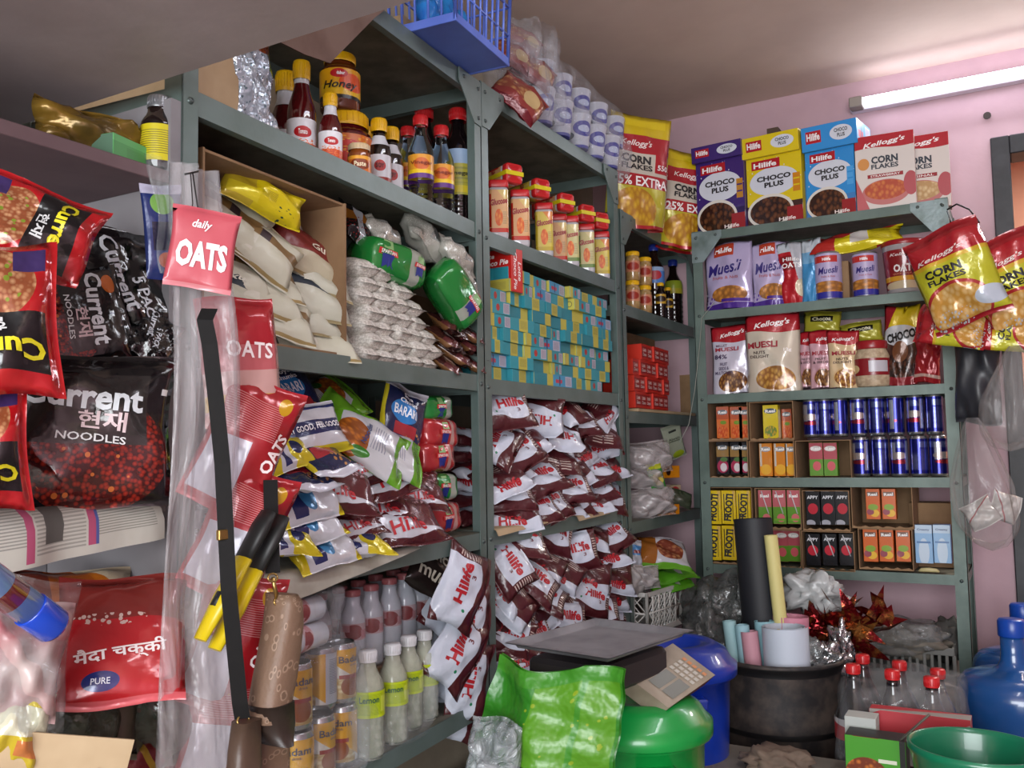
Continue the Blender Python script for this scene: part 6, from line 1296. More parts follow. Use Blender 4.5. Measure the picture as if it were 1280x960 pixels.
CHO = design('chocolate_cereal_print', '#3c221a', [('rect', 0, .72, 1, 1, '#c4a81c'), ('half', -1, .8, .45, '#8e2028'), ('ell', .5, .62, .5, .14, '#b8b8bc'), ('ell', .5, .2, .45, .2, ('#5a3424', '#24120e', 12)), ('rect', 0, 0, 1, .10, '#7e1c24'), ('ell', .5, .42, .22, .13, '#6a4028')], .22, .1, .7)
kch = Kind('cereal_pouch', 'pouch', pouch('cereal_pouch', .12, .22, .05, CHO, [T('CHOCOS', .55, .62, .12, '#14100e', .9, 12, .05)], seed=145, wr=1.6, style='stand'))
dput(kch, 'brown and yellow chocolate cereal pouch right of the oats jar', 1104, 1150, 382, 481, -.05, None, .12, .22, -4, 0, 4)
RDP = design('red_pouch_print', '#8e1c24', [('rect', 0, .8, 1, 1, '#a8741c'), ('rect', 0, .1, 1, .16, '#b89a90')], .2, .15, .9)
kre = Kind('red_pouch', 'pouch', pouch('red_pouch', .10, .16, .05, RDP, seed=146, wr=2.2, style='stand'))
dput(kre, 'crumpled red pouch in the right corner of the second shelf', 1142, 1176, 414, 479, -.04, None, .10, .16, 0, 0, 4)
# ---------------- third shelf: drink cartons in cut cardboard boxes and blue cans
def openbox(px0, px1, y0, y1, out, name_label, depth=.2, m_=CARD, th=.0022, flap=0):
    ua, zt = FD.at(px0, y0, out); ub, _ = FD.at(px1, (y0 + y1) / 2, out); _, zb = FD.at(px0, y1, out); W_, H_ = ub - ua, zt - zb; mb = MB()
    mb.box(0, 0, 0, W_, depth, th, m_); mb.box(0, 0, H_ - th, W_, depth, H_, m_); mb.box(0, 0, th, th, depth, H_ - th, m_); mb.box(W_ - th, 0, th, W_, depth, H_ - th, m_); mb.box(th, depth - th, th, W_ - th, depth, H_ - th, m_)
    # torn front lip
    n_ = 14; pts = [(th, th)] + [(th + (W_ - 2 * th) * k / n_, th + .004 + .003 * math.sin(k * 2.3 + px0)) for k in range(n_ + 1)] + [(W_ - th, th)]
    mb.prism(pts, .0005, .002, m_)
    M_ = Matrix.Rotation(FD.a, 4, 'Z'); M_.translation = FD.w(ua, out, zb)
    thing(mb, 'cardboard_tray', name_label, 'box', M_); return ua, ub, zb + th, zt
def juice(nm, base, layers, texts, W_=.043, H_=.115, D_=.035, straw=True, col2=None):
    fm = design(nm, base, layers, .22, 0, 0, 10, .35); sm = mat(nm + '_side', col2 or base, .3)
    k = Kind('juice_carton', 'carton', carton('juice_carton', W_, H_, D_, fm, sm, sm, texts, bevel=.001))
    if straw:
        s = MB(); s.tube([(-.010, -D_ / 2 - .0015, H_ * .96), (.012, -D_ / 2 - .0015, H_ * .30)], .0017, mat('straw_white', '#c4c4c8', .4), 6); k.parts.append(('straw', s.mesh('straw'), None, 'white straw'))
    return k
REAL = [T('Real', .5, .82, .10, '#e4e0dc', .66, 4, .035)]
RB = ('rect', .12, .74, .9, .9, '#4a5a6a')
j_or = juice('orange_juice_print', '#c4642a', [('rect', 0, .6, 1, 1, '#a84a28'), ('ell', .5, .22, .42, .18, ('#d2783a', '#b8441c', 9)), ('ell', .55, .5, .25, .06, '#6a8a2c'), ('ell', .5, .82, .42, .08, '#5a626a')], REAL, straw=False)
j_pi = juice('pineapple_juice_print', '#c9b41c', [('ell', .5, .22, .4, .16, ('#c99a2a', '#5a7a2a', 9)), ('ell', .5, .82, .42, .08, '#3a4a5a')], REAL, straw=False)
j_ly = juice('lychee_juice_print', '#1c181c', [('ell', .5, .25, .45, .2, '#9a2a4a'), ('ell', .56, .22, .26, .13, '#c9c2c4'), ('ell', .6, .46, .3, .07, '#4a6a3a'), ('rect', 0, .54, 1, .86, '#8a6a3a'), ('ell', .5, .82, .42, .08, '#5a626a')], REAL, straw=False)
j_ma = juice('mango_juice_print', '#c8781c', [('ell', .5, .2, .42, .16, '#d8a02a'), ('rect', .05, .3, .2, 1, '#b8b4a8'), ('ell', .5, .82, .42, .08, '#8a8a8a')], REAL, straw=False)
j_gu = juice('guava_juice_print', '#5a8a2c', [('rect', 0, .5, 1, 1, '#a84a54'), ('ell', .55, .3, .3, .14, '#c4565e'), ('ell', .5, .82, .42, .08, '#c9c4c0')], REAL, straw=False)
j_gs = juice('guava_straw_print', '#5a8a2c', [('rect', 0, .5, 1, 1, '#b05a60'), ('ell', .6, .18, .3, .12, '#c4666a'), ('rect', .1, .1, .9, .16, '#6aa02c')], REAL)
j_mx = juice('mixed_juice_print', '#c25a1c', [('ell', .6, .2, .34, .12, '#d8a82a'), ('ell', .3, .24, .26, .1, '#8a3a4a'), ('ell', .5, .4, .36, .1, '#7a9a2c'), ('rect', .1, .76, .9, .9, '#6a4a3a')], REAL, straw=False)
j_fr = juice('mango_drink_print', '#cdb018', [('half', 1, .4, 1.15, '#c2a050'), ('rect', .15, .10, .22, .9, '#2a2418'), ('rect', .78, .10, .82, .9, '#2a2418')], [T('FROOTI', .5, .5, .20, '#1a1610', 2.15, 84, .05)], straw=False)
j_ap = juice('apple_drink_print', '#17161a', [('ell', .5, .48, .36, .16, '#b02434'), ('ell', .3, .05, .35, .1, '#9a9aa2')], [T('APPY', .5, .82, .10, '#d4d4d8', .78, 0, .02)], straw=False, H_=.11)
j_as = juice('apple_drink_straw_print', '#17161a', [('ell', .5, .48, .36, .16, '#b02434')], [T('APPY', .5, .82, .10, '#d4d4d8', .78, 0, .02)], H_=.11)
j_ml = juice('milk_carton_print', '#7aa2c8', [('rect', 0, .78, 1, 1, '#a8bcd0'), ('ell', .5, .3, .3, .35, '#b4c4d4'), ('rect', .1, .52, .9, .57, '#3f6a9c')], [T('Creamy', .5, .87, .07, '#2c3a6a', .7, 0, .02)], straw=False, col2='#3a5a94')
def jrow(k, desc, px, y0, y1, out, wpx, grp=None, H0=.115, W0=.043):
    for i, (x, d) in enumerate(zip(px, desc)):
        u_, zb = FD.at(x, y1, out); _, zt = FD.at(x, y0, out); ua, _ = FD.at(x - wpx / 2, y1, out); ub, _ = FD.at(x + wpx / 2, y1, out)
        put(k, d, basis(FD, u_, out - .0175, zb + .0022), grp, ((ub - ua) / W0, 1, (zt - zb) / H0))
openbox(882, 935, 503, 551, -.004, 'upper left cardboard tray holding orange juice cartons')
jrow(j_or, ['orange juice carton, left one in the upper left tray', 'orange juice carton, middle one in the upper left tray', 'orange juice carton, right one in the upper left tray'], (904, 921, 936 - 4), 509, 549, -.03, 15.5)
openbox(936, 992, 503, 551, -.004, 'cardboard tray with one yellow pineapple juice carton')
jrow(j_pi, ['yellow pineapple juice carton alone in its tray'], (964,), 507, 549, -.03, 19)
jrow(j_or, ['dim orange juice carton at the right side behind the pineapple one'], (984,), 512, 549, -.08, 13)
openbox(882, 935, 551.5, 598, -.003, 'lower left cardboard tray holding lychee juice cartons')
jrow(j_ly, ['black lychee juice carton, left one in its tray', 'black lychee juice carton, middle one in its tray', 'black lychee juice carton, right one in its tray'], (904, 921, 932), 553, 594, -.03, 15.5)
openbox(936, 993, 551.5, 599, -.003, 'lower cardboard tray holding mango juice cartons')
jrow(j_ma, ['mango juice carton, left one in its tray', 'mango juice carton, middle one in its tray', 'mango juice carton, right one in its tray'], (958, 976, 990), 555, 596, -.03, 16)
openbox(993.5, 1064, 551, 600, -.002, 'lower cardboard tray holding two guava juice cartons')
jrow(j_gu, ['green and red guava juice carton, left one of the pair', 'green and red guava juice carton, right one of the pair'], (1021, 1039), 554, 596, -.03, 17)
CANP = design('energy_can_print', '#1c2078', [('rect', 0, .75, 1, .92, '#5a6296'), ('rect', .28, .40, .40, .9, '#b4b8c8'), ('half', 1, .5, .98, '#1c2078'), ('ell', .45, .52, .2, .10, '#c4b8b4'), ('ell', .5, .34, .22, .06, '#8a2430'), ('rect', .58, .1, .66, .95, '#b4b8c8'), ('rect', .82, .1, .98, .6, '#3a3f86'), ('bars', .84, .12, .96, .55, 40, .4, 'v', '#8a8eb4'), ('bars', .02, .1, .2, .7, 36, .4, 'v', '#6a70a8')], .22, .75, 0, 10, .3)
k_can = can_kind('energy_drink_can', .0265, .132, CANP)
def canrow(pxs, y0, y1, out, lbs, rot):
    for i, (x, lb) in enumerate(zip(pxs, lbs)):
        _, zb = FD.at(x, y1, out); _, zt = FD.at(x, y0, out); u_ = FD.u(x, out, zb + .05); s_ = (zt - zb) / .132
        put(k_can, lb, basis(FD, u_, out - .028, zb, rot[i % len(rot)]), 'blue energy drink cans', (s_, s_, s_) if s_ < .9 else (.86, .86, s_))
lo = ['blue energy drink can, %s from the left in the lower row' % ORD[i] for i in range(5)]
zc1 = D3 + .001
for row, (pxs, lv, lbs) in enumerate((((1077, 1100, 1124, 1149, 1173), 0, lo), ((1014, 1031, 1050), 1, ['blue energy drink can standing on the guava tray, %s from left' % ORD[i] for i in range(3)]), ((1073, 1096, 1119, 1144, 1168), 1, ['blue energy drink can, %s from left in the upper row beside the post' % ORD[i] for i in range(5)]))):
    for i, x in enumerate(pxs):
        ou = -.035; zb = zc1 + lv * .1265; u_ = FD.u(x, ou, zb + .06)
        put(k_can, lbs[i], basis(FD, u_, ou, zb, (20, 150, -60, 5, 170)[i] if row else (0, 160, 20, 190, 60)[i]), 'blue energy drink cans', (.98 if row != 1 else .92, .98 if row != 1 else .92, .948))
# ---------------- fourth shelf
ua, ub, zb, zt = openbox(882, 941, 609, 704, -.02, 'cardboard tray behind the yellow mango drink cartons')
jrow(j_fr, ['yellow mango drink carton, left one in the upper row', 'yellow mango drink carton, middle one in the upper row', 'yellow mango drink carton, right one in the upper row'], (893, 911.5, 930), 614, 656, -.012, 17.5)
jrow(j_fr, ['yellow mango drink carton, left one in the lower row', 'yellow mango drink carton, middle one in the lower row', 'yellow mango drink carton, right one in the lower row behind the black roll'], (893, 912, 930), 658, 701, -.010, 17.5)
openbox(943, 1001, 610, 661, -.004, 'upper cardboard tray with guava cartons with straws')
jrow(j_gs, ['guava juice carton with straw, left one of the upper tray', 'guava juice carton with straw, middle one of the upper tray', 'guava juice carton with straw, right one of the upper tray'], (957, 975, 993), 613, 656, -.012, 16.5)
openbox(943, 1001, 661.5, 709, -.004, 'lower cardboard tray with dim guava cartons')
jrow(j_gu, ['dim guava juice carton at the left of the lower tray', 'dim guava juice carton, middle one of the lower tray', 'dim guava juice carton, right one of the lower tray'], (962, 978, 993), 663, 703, -.05, 16)
openbox(1002, 1062, 613, 663, -.002, 'upper cardboard tray with black apple drink cartons')
jrow(j_ap, ['black apple drink carton, left one in the upper tray', 'black apple drink carton with silver back, middle of upper tray', 'black apple drink carton, right one in the upper tray'], (1017, 1036, 1054), 615, 657, -.014, 17.5, None, .11)
openbox(1001, 1068, 663.5, 712, -.000, 'lower cardboard tray with black apple drink cartons')
jrow(j_as, ['black apple drink carton with straw, left one in lower tray', 'black apple drink carton with straw, middle one in lower tray', 'black apple drink carton with straw, right one in lower tray'], (1017, 1038, 1059), 668, 708, -.010, 18, None, .11)
openbox(1063, 1141, 608, 660, -.002, 'upper cardboard tray with two mixed fruit cartons', .2)
jrow(j_mx, ['orange mixed fruit carton, left one of the upper pair', 'orange mixed fruit carton, right one of the upper pair'], (1092, 1112), 612, 650, -.02, 17.5)
openbox(1072, 1141, 660.5, 711, .0, 'lower cardboard tray with three mixed fruit cartons')
jrow(j_mx, ['orange mixed fruit carton, left one of the lower three', 'orange mixed fruit carton, middle one of the lower three', 'orange mixed fruit carton, right one of the lower three'], (1089, 1109, 1130), 662, 703, -.010, 18)
jrow(j_ml, ['pale blue milk carton, left one beside the mixed fruit tray', 'pale blue milk carton next to the rack post'], (1156, 1179), 657, 705, -.03, 22)
uA = FD.u(1145, -.12, D4 + .1); m = MB(); m.box(0, 0, 0, .15, .10, .20, CARD, .001); thing(m, 'cardboard_box', 'brown carton at the back beside the rack post behind the milk', 'box', basis(FD, uA - .02, -.15, D4 + .002))
m = MB(); m.tube([(-.028, 0, 0), (-.02, -.002, .004), (0, -.003, .005), (.02, -.002, .004), (.028, 0, 0)], [.003, .006, .007, .006, .003], mat('pale_yellow_soap', '#b9ad7c', .5), 10)
u_, z_ = FD.at(1161, 712, -.006); thing(m, 'foam_piece', 'pale yellow rounded foam piece lying below the milk cartons', 'foam', basis(FD, u_, -.012, D4 + .006))
m = MB(); m.tube([FD.w(FD.at(893, 375, .012)[0], .012, 1.49), FD.w(.03, .014, 1.44), FD.w(.022, .016, 1.36), FD.w(.0, .02, 1.2), FD.w(-.022, .03, 1.08), FD.w(-.05, .05, 1.02)], .0012, mat('grey_twine', '#8c8f86', .7), 5)
thing(m, 'twine', 'thin grey twine hanging beside the left post of the back rack', 'twine', Matrix())
# ================================================================ bags hanging at the right of the back rack
CF2 = design('cornflakes_big_print', '#b3b02a', [('half', .0, 1, .68, '#a01e26'), ('half', -.0, 1, .90, '#8e1820'), ('rect', 0, .66, 1, .70, '#c4a02a'), ('ell', .42, .20, .44, .26, '#a02a2c'), ('ell', .42, .19, .40, .235, ('#d2b27a', '#b8863a', 14)), ('ell', .85, .2, .2, .1, '#b4bcc8'), ('rect', 0, 0, 1, .05, '#8e1820'), ('spots', .3, .1, .3, .1, 26, .35, '#a8acb0')], .2, .1, .7, 12, .5, .010)
CFT2 = [T('CORN', .40, .585, .085, '#18161a', .48, 0, .045), T('FLAKES', .41, .50, .06, '#18161a', .50, 0, .035), T("Kellogg's", .42, .74, .06, '#e0d0cc', .62, 4, .015, .3)]
kcb = Kind('cornflakes_pouch', 'pouch', pouch('cornflakes_pouch', .25, .33, .085, CF2, CFT2, seed=150, wr=1.8, nu=20, nv=22))
FR_ = Frame(0, 2.72, 0)
def rput(k, lb, px, py, ou, yaw, ti, ro, sc=1, grp=None):
    u_, z_ = FR_.at(px, py, ou); return put(k, lb, basis(FR_, u_, ou, z_, yaw, ti, ro), grp, sc)
rput(kcb, 'yellow and red corn flakes pouch hanging nearest the back rack', 1195, 345, .0, -8, -6, -16, .82)
rput(kcb, 'yellow and red corn flakes pouch hanging at the right picture edge', 1268, 355, -.05, 8, -6, -20, .80)
rput(kcb, 'lower corn flakes pouch turned sideways under the hanging pair', 1190, 408, -.06, 0, 30, -76, .55)
rput(kcb, 'lower corn flakes pouch at the right picture edge', 1262, 412, -.08, 4, 30, -80, .6)
BBG = mat('black_bag_film', '#202126', .4, col2='#2a2b31', nscale=8, bump=.4, bdist=.01)
def rbag(nm, lb, px, py, W_, H_, T_, m_, ou, ro=0, ti=0, seed=1, cat='bag', wr=2.0, style='pillow'):
    u_, z_ = FR_.at(px, py, ou); return thing(pouch(nm, W_, H_, T_, m_, seed=seed, wr=wr, style=style, nu=20, nv=24), nm, lb, cat, basis(FR_, u_, ou, z_, -10, ti, ro))
rbag('black_bag', 'dark cloth bag hanging under the corn flakes pouches', 1222, 474, .12, .25, .06, BBG, -.12, 2, 0, 160)
MLK = film('hanging_bag_film', '#dedad8', .13, .12, .9, 7, '#c4c0c0', (1.6, 1, .5))
def sack(name, lb, px_top, py_top, px_b, py_b, wpx, m_, ou, seed=0, knot=.15, cat='bag'):
    """tied plastic carrier: narrow neck, full belly, gathered folds"""
    ut, zt = FR_.at(px_top, py_top, ou); ub, zb = FR_.at(px_b, py_b, ou); ua, _ = FR_.at(px_b - wpx / 2, py_b, ou); uc, _ = FR_.at(px_b + wpx / 2, py_b, ou); rr = (uc - ua) / 2
    rnd = random.Random(seed); ph = [rnd.uniform(0, 6) for _ in range(5)]; mb = MB()
    def fn(a, b):
        th = 2 * math.pi * a; q = b; prof = (.18 + .82 * min(1, (1 - q) * 1.9) ** .8) * (math.sin(math.pi * min(1, (q) * .5 + .0)) ** .0) ; e = max(0, 1 - ((.22 - q) / .22) ** 2) ** .5 if q < .22 else 1
        r_ = rr * prof * e * (1 + (.07 + .10 * q) * math.sin(9 * th + ph[0] + 3 * q) * .7 + .04 * math.sin(17 * th + ph[1] - 4 * q) + .06 * math.sin(3 * th + 5 * q + ph[2]))
        c = ub + (ut - ub) * q; z = zb + (zt - zb) * q
        return Vector((c + r_ * math.cos(th), -ou + r_ * .75 * math.sin(th), z + .01 * math.sin(4 * th + ph[3]) * (1 - q)))
    mb.grid(fn, 56, 24, m_, True, False, True)
    M_ = Matrix.Rotation(FR_.a, 4, 'Z'); M_.translation = FR_.o
    return thing(mb, name, lb, cat, M_)
sack('plastic_bag', 'tall clear bag hanging at the right picture edge', 1268, 432, 1262, 560, 74, MLK, -.02, 3)
sack('plastic_bag', 'clear carrier bag with white packets hanging beside the back rack', 1215, 522, 1240, 684, 78, MLK, .0, 4)
WPK = design('white_red_packet_print', '#b9b6b2', [('half', -.6, 1, .32, '#9c4a4e'), ('half', -.6, 1, .38, '#b9b6b2')], .35, 0, .7, 14, .5)
kwp = Kind('white_packet', 'packet', pouch('white_packet', .11, .10, .055, WPK, seed=161, wr=2.2))
rput(kwp, 'white packet with red stripe inside the hanging carrier bag', 1226, 642, .0, -6, 6, -30, .72)
rput(kwp, 'second white packet inside the hanging carrier bag', 1256, 634, -.03, 10, 6, -70, .7)
WIREB = mat('black_cable', '#1c1b1d', .5)
m = MB(); P_ = [FR_.w(*((lambda q: (q[0], o_, q[1]))(FR_.at(px, py, o_)))) for px, py, o_ in ((1184, 262, -.22), (1196, 255, -.2), (1212, 262, -.15), (1224, 278, -.08))]
m.tube(P_, .0025, WIREB, 6)
P_ = [FR_.w(*((lambda q: (q[0], o_, q[1]))(FR_.at(px, py, o_)))) for px, py, o_ in ((1184, 264, -.22), (1190, 280, -.18), (1188, 300, -.12), (1196, 306, -.08))]
m.tube(P_, .002, WIREB, 6); thing(m, 'cable', 'black cables looped round the right post of the back rack', 'cable', Matrix())
# ================================================================ floor level
GRNB = mat('green_bin_plastic', '#0e8a3a', .3, col2='#0c7a32', nscale=5, coat=.3)
BLUB = mat('blue_bin_plastic', '#1238a8', .32, col2='#0f2f92', nscale=5, coat=.3)
def bin_(name, lb, c, r_, zt, m_, lidh=.05, seed=0):
    b = empty(name, lb, 'bin', Matrix.Translation((c[0], c[1], 0)))
    mb = MB(); mb.lathe([(r_ * .78, .0), (r_ * .80, .004), (r_ * .93, zt * .8), (r_ * .95, zt - .03), (r_ * 1.0, zt - .028), (r_ * 1.0, zt)], m_, 40); sub(b, 'body', mb)
    for k in (-1, 1):
        mb = MB(); mb.box(-.035, -.018, -.012, .035, .018, .012, m_, .004); o = sub(b, 'handle', mb); a = R(35 if k > 0 else 215); o.location = (r_ * 1.0 * math.sin(a), -r_ * 1.0 * math.cos(a), zt - .06); o.rotation_euler = (0, 0, a)
    mb = MB(); mb.lathe([(r_ * 1.06, zt - .022), (r_ * 1.08, zt - .018), (r_ * 1.08, zt + .004), (r_ * 1.0, zt + .012), (r_ * .9, zt + lidh * .7), (r_ * .7, zt + lidh), (r_ * .5, zt + lidh * .95), (r_ * .48, zt + lidh * .6), (.0001, zt + lidh * .55)], m_, 40); sub(b, 'lid', mb)
    return b
gl = atz(800, 903, .50); bin_('green_bin', 'green plastic bin with lid under the weighing scale', (gl.x - .01, gl.y + .02), .125, .50, GRNB, .045)
bl = atz(838, 830, .50); bin_('blue_bin', 'blue plastic bin with lid between green bin and black drum', (bl.x + .0, bl.y + .02), .135, .50, BLUB, .05)
# weighing scale
STN = mat('worn_steel_tray', '#96959a', .42, .25, col2='#78777c', nscale=10, bump=.1)
SCD = mat('scale_dark_body', '#2a2628', .5); SCP = mat('scale_panel_dusty', '#8f8474', .5, col2='#7b6f5f', nscale=16)
pc = [atz(650, 812, .655), atz(737, 777, .655), atz(842, 789, .655), atz(775, 832, .655)]
ctr_ = sum(pc, Vector()) / 4
sx_ = ((pc[2] - pc[3]) + (pc[1] - pc[0])) / 2; ang = math.atan2((pc[1] - pc[0]).y, (pc[1] - pc[0]).x); ex = (pc[3] - pc[0])
Ls, Ws = (pc[1] - pc[0]).length, (pc[3] - pc[0]).length
ang = math.atan2(ex.y, ex.x); print('SCALE', ctr_, Ls, Ws, math.degrees(ang), pc)
SM = Matrix.Rotation(ang, 4, 'Z'); SM.translation = Vector((ctr_.x, ctr_.y, .55))
sc_ = empty('weighing_scale', 'grey electronic weighing scale with steel tray on the bins', 'scale', SM)
W_, L_ = min(max(Ws, .22), .34), min(max(Ls, .22), .34)
mb = MB(); n_ = 8
def tray(a, b):
    x, y = (a - .5) * W_, (b - .5) * L_; e = max(abs(a - .5), abs(b - .5)) * 2
    return Vector((x, y, .103 + (.010 if e > .93 else (.0 if e < .86 else (e - .86) / .07 * .010))))
mb.grid(tray, 30, 30, STN); mb.grid(lambda a, b: tray(a, b) - Vector((0, 0, .0016)), 30, 30, STN, True, True); sub(sc_, 'tray', mb, 'dull steel tray')
mb = MB(); mb.box(-W_ * .40, -L_ * .38, .035, W_ * .34, L_ * .38, .085, SCD, .008); mb.tube([(0, 0, .085), (0, 0, .102)], .03, SCD, 16); sub(sc_, 'body', mb, 'dark body')
# control panel tilted towards the viewer on the right side
P0, P1, P3 = atz(779, 842, .605), atz(841, 804, .63), atz(836, 885, .545); P2 = P1 + P3 - P0; inv = SM.inverted()
Q = [inv @ p for p in (P0, P1, P2, P3)]; nrm = (Q[1] - Q[0]).cross(Q[3] - Q[0]).normalized(); nrm = nrm if nrm.dot((inv @ CAM) - Q[0]) > 0 else -nrm
def qm(a, b, h=0): return (Q[0] * (1 - a) * (1 - b) + Q[1] * a * (1 - b) + Q[2] * a * b + Q[3] * (1 - a) * b) + nrm * h
mb = MB(); V = [mb.bm.verts.new(qm(a, b, h)) for h in (0, -.035) for a, b in ((0, 0), (1, 0), (1, 1), (0, 1))]
for f in ((0, 3, 2, 1), (4, 5, 6, 7), (0, 1, 5, 4), (1, 2, 6, 5), (2, 3, 7, 6), (3, 0, 4, 7)): mb.face([V[i] for i in f], SCP if f[0] == 0 and f[1] == 3 else mat('scale_edge_red', '#5a2420', .5) if f == (2, 3, 7, 6) else SCP)
sub(sc_, 'control_panel', mb, 'dusty beige keypad panel')
def quad(mb, a0, b0, a1, b1, h, m_): mb.face([mb.bm.verts.new(qm(a, b, h)) for a, b in ((a0, b0), (a0, b1), (a1, b1), (a1, b0))], m_)
LCD = mat('lcd_grey', '#5c5e58', .3); KEYW = mat('key_white', '#a8a49a', .5); KEYO = mat('key_orange', '#b0744a', .5)
for i, (a0, b0) in enumerate(((.16, .06), (.16, .36), (.16, .66))):
    mb = MB(); V2 = [qm(a, b, h) for h in (.0012,) for a, b in ((a0, b0 + .0), (a0 + .2, b0), (a0 + .2, b0 + .34), (a0, b0 + .34))]
    quad(mb, a0, b0, a0 + .36, b0 + .25, .0012, LCD); sub(sc_, 'display', mb, 'grey display window')
mb = MB()
for i in range(5):
    for j in range(4): quad(mb, .58 + j * .09, .36 + i * .115, .58 + j * .09 + .055, .36 + i * .115 + .08, .0014, KEYO if j == 3 else KEYW)
sub(sc_, 'keypad', mb)
# green rice sack hanging over the scale
GSK = design('green_sack_print', '#276f18', [('rect', 0, .9, 1, 1, '#387c20'), ('wave', .18, .03, 5, 0, 0, '#6c8a20'), ('rect', .40, .25, .98, .9, '#4c8418'), ('rect', .72, .2, .76, 1, '#387c20'), ('ell', .88, .15, .08, .07, '#c9a83a'), ('spots', .6, .55, .35, .3, 12, .2, '#7c9420')], .38, .0, 1.0, 16, .2, .015)
u0g = [atz(600, 822, .64), atz(778, 838, .645)]
FG = Frame(0, 1.33, 0)
mb = MB()
cor = {(0, 1): (622, 818), (1, 1): (779, 838), (0, 0): (570, 1010), (1, 0): (760, 1010)}
cs = {k: Vector((*((lambda q: (q[0], 0, q[1]))(FG.at(v[0], v[1], .0))),)) for k, v in cor.items()}
def gs(a, b, sd=1):
    p = (cs[(0, 0)] * (1 - a) + cs[(1, 0)] * a) * (1 - b) + (cs[(0, 1)] * (1 - a) + cs[(1, 1)] * a) * b
    y = .012 * math.sin(7 * a + 2 * b) + .006 * math.sin(15 * a + 6 * b + 1) + .004 * math.sin(23 * b + 9 * a) - .03 * math.sin(math.pi * a) * (1 - b)
    dz = -.018 * math.sin(math.pi * min(1, a * 1.4)) * b if a < .7 else 0
    return Vector((p.x, y + sd * .004 + sd * .02 * (1 - b) * math.sin(math.pi * a), p.z + dz))
mb.grid(lambda a, b: gs(a, b, -1), 48, 40, GSK); mb.grid(lambda a, b: gs(a, b, 1), 48, 40, GSK, True, True)
def gsurf(x, z, off): p = gs(min(1, max(0, x + .5)), min(1, max(0, z + .5)), -1); return p + Vector((0, -.002 - off, 0))
def gell(cu, cv, ru, rv, c, off, n=28): mb.face([mb.bm.verts.new(gsurf(cu - .5 + ru * math.cos(2 * math.pi * k / n), cv - .5 + rv * math.sin(2 * math.pi * k / n), off)) for k in range(n)], ink(c))
gell(.45, .30, .105, .075, '#1c1c1c', .001); gell(.45, .30, .095, .066, '#9aa0a4', .0018); gell(.44, .235, .07, .03, '#c9c4bc', .0022)
M_ = Matrix.Rotation(FG.a, 4, 'Z'); M_.translation = FG.o
thing(mb, 'green_sack', 'shiny green sack hanging over the front of the scale', 'sack', M_)
SLV = film('silver_clear_bag', '#d4d8da', .55, .1, 1.0, 26, '#9ca2a6')
o_ = FG.at(622, 950, .05); thing(pouch('clear_bag', .095, .13, .06, SLV, seed=170, wr=3, nu=24, nv=28), 'plastic_bag', 'crinkled clear silver bag in front of the green sack', 'bag', basis(FG, o_[0] - .005, .05, o_[1], 0, 0, 8))
# black drum with paper rolls
DRM = mat('black_drum_paint', '#121214', .45, .2, col2='#1e1b1b', nscale=9, bump=.15)
RST = mat('worn_drum_rib', '#4a403a', .6, .2, col2='#232021', nscale=18, lo=.35, hi=.6)
dl, dr = atz(895, 818, .45), atz(1062, 822, .45); dc = (dl + dr) / 2; rD = (dr - dl).length / 2
dc = dc + Vector((-.02, .03, 0)); print('DRUM', dc, rD)
mb = MB(); rr = rD
mb.lathe([(rr * .96, 0), (rr, .01), (rr, .10), (rr * 1.025, .115), (rr, .13), (rr, .27), (rr * 1.025, .285), (rr, .30), (rr * .98, .42), (rr * 1.0, .435), (rr * 1.03, .443), (rr * 1.03, .452), (rr * .985, .452), (rr * .95, .44), (rr * .95, .02), (.0001, .02)], DRM, 48, mats={3: RST, 4: RST, 6: RST, 7: RST, 8: DRM, 10: RST, 11: RST})
thing(mb, 'black_drum', 'black steel drum with rolls of coloured paper standing in it', 'drum', Matrix.Translation((dc.x, dc.y, 0)))
def roll_(name, lb, p_top, dist, w_px, length, m_, lean=(0, 0), hollow=True, sq=1.0):
    """rolled sheet: spiral tube standing in the drum; p_top = photo pixel of the centre of its top"""
    d = ray(*p_top); t = (dist - CAM.y) / d.y; P = CAM + d * t; rr = w_px / 2 / FPX * (P - CAM).dot(_f); mb = MB(); n_ = 60; turns = 2.3
    dirv = Vector((lean[0], lean[1], 1)).normalized()
    def fn(a, b):
        th = a * turns * 2 * math.pi; r_ = rr * (1 - .28 * (1 - a) if hollow else 1 - .6 * (1 - a)); return Vector((r_ * math.cos(th), r_ * sq * math.sin(th), -length + length * b))
    mb.grid(fn, n_, 6, m_); mb.grid(lambda a, b: fn(a, b) * 1 + Vector((0, 0, 0)) - Vector((math.cos(a * turns * 2 * math.pi), math.sin(a * turns * 2 * math.pi), 0)) * .0012, n_, 6, m_, True, True)
    M_ = dirv.to_track_quat('Z', 'Y').to_matrix().to_4x4(); M_.translation = P
    return thing(mb, name, lb, 'roll', M_)
def pm(c): return mat('paper_' + c.lstrip('#'), c, .6)
roll_('foam_sheet_roll', 'tall black rolled sheet standing at the back of the drum', (941, 648), dc.y + .05, 50, .72, mat('black_sheet', '#14161c', .6), (-.06, .03))
roll_('paper_roll', 'tall narrow pale yellow roll leaning in the drum', (963, 669), dc.y - .01, 17, .62, pm('#c2b878'), (-.075, .0))
roll_('paper_roll', 'light blue roll at the far left of the drum', (911, 776), dc.y - .06, 17, .22, pm('#93b8bc'), (-.10, .0))
roll_('paper_roll', 'light blue roll second from the left in the drum', (927, 781), dc.y - .07, 18, .22, pm('#8fb6c0'), (-.08, .0))
roll_('paper_roll', 'pink roll in front of the blue ones in the drum', (936, 789), dc.y - .08, 22, .22, pm('#bb8894'), (-.09, .0))
roll_('paper_roll', 'light blue roll in the middle of the drum behind the white one', (955, 776), dc.y - .02, 26, .35, pm('#88b2bc'), (-.05, .0))
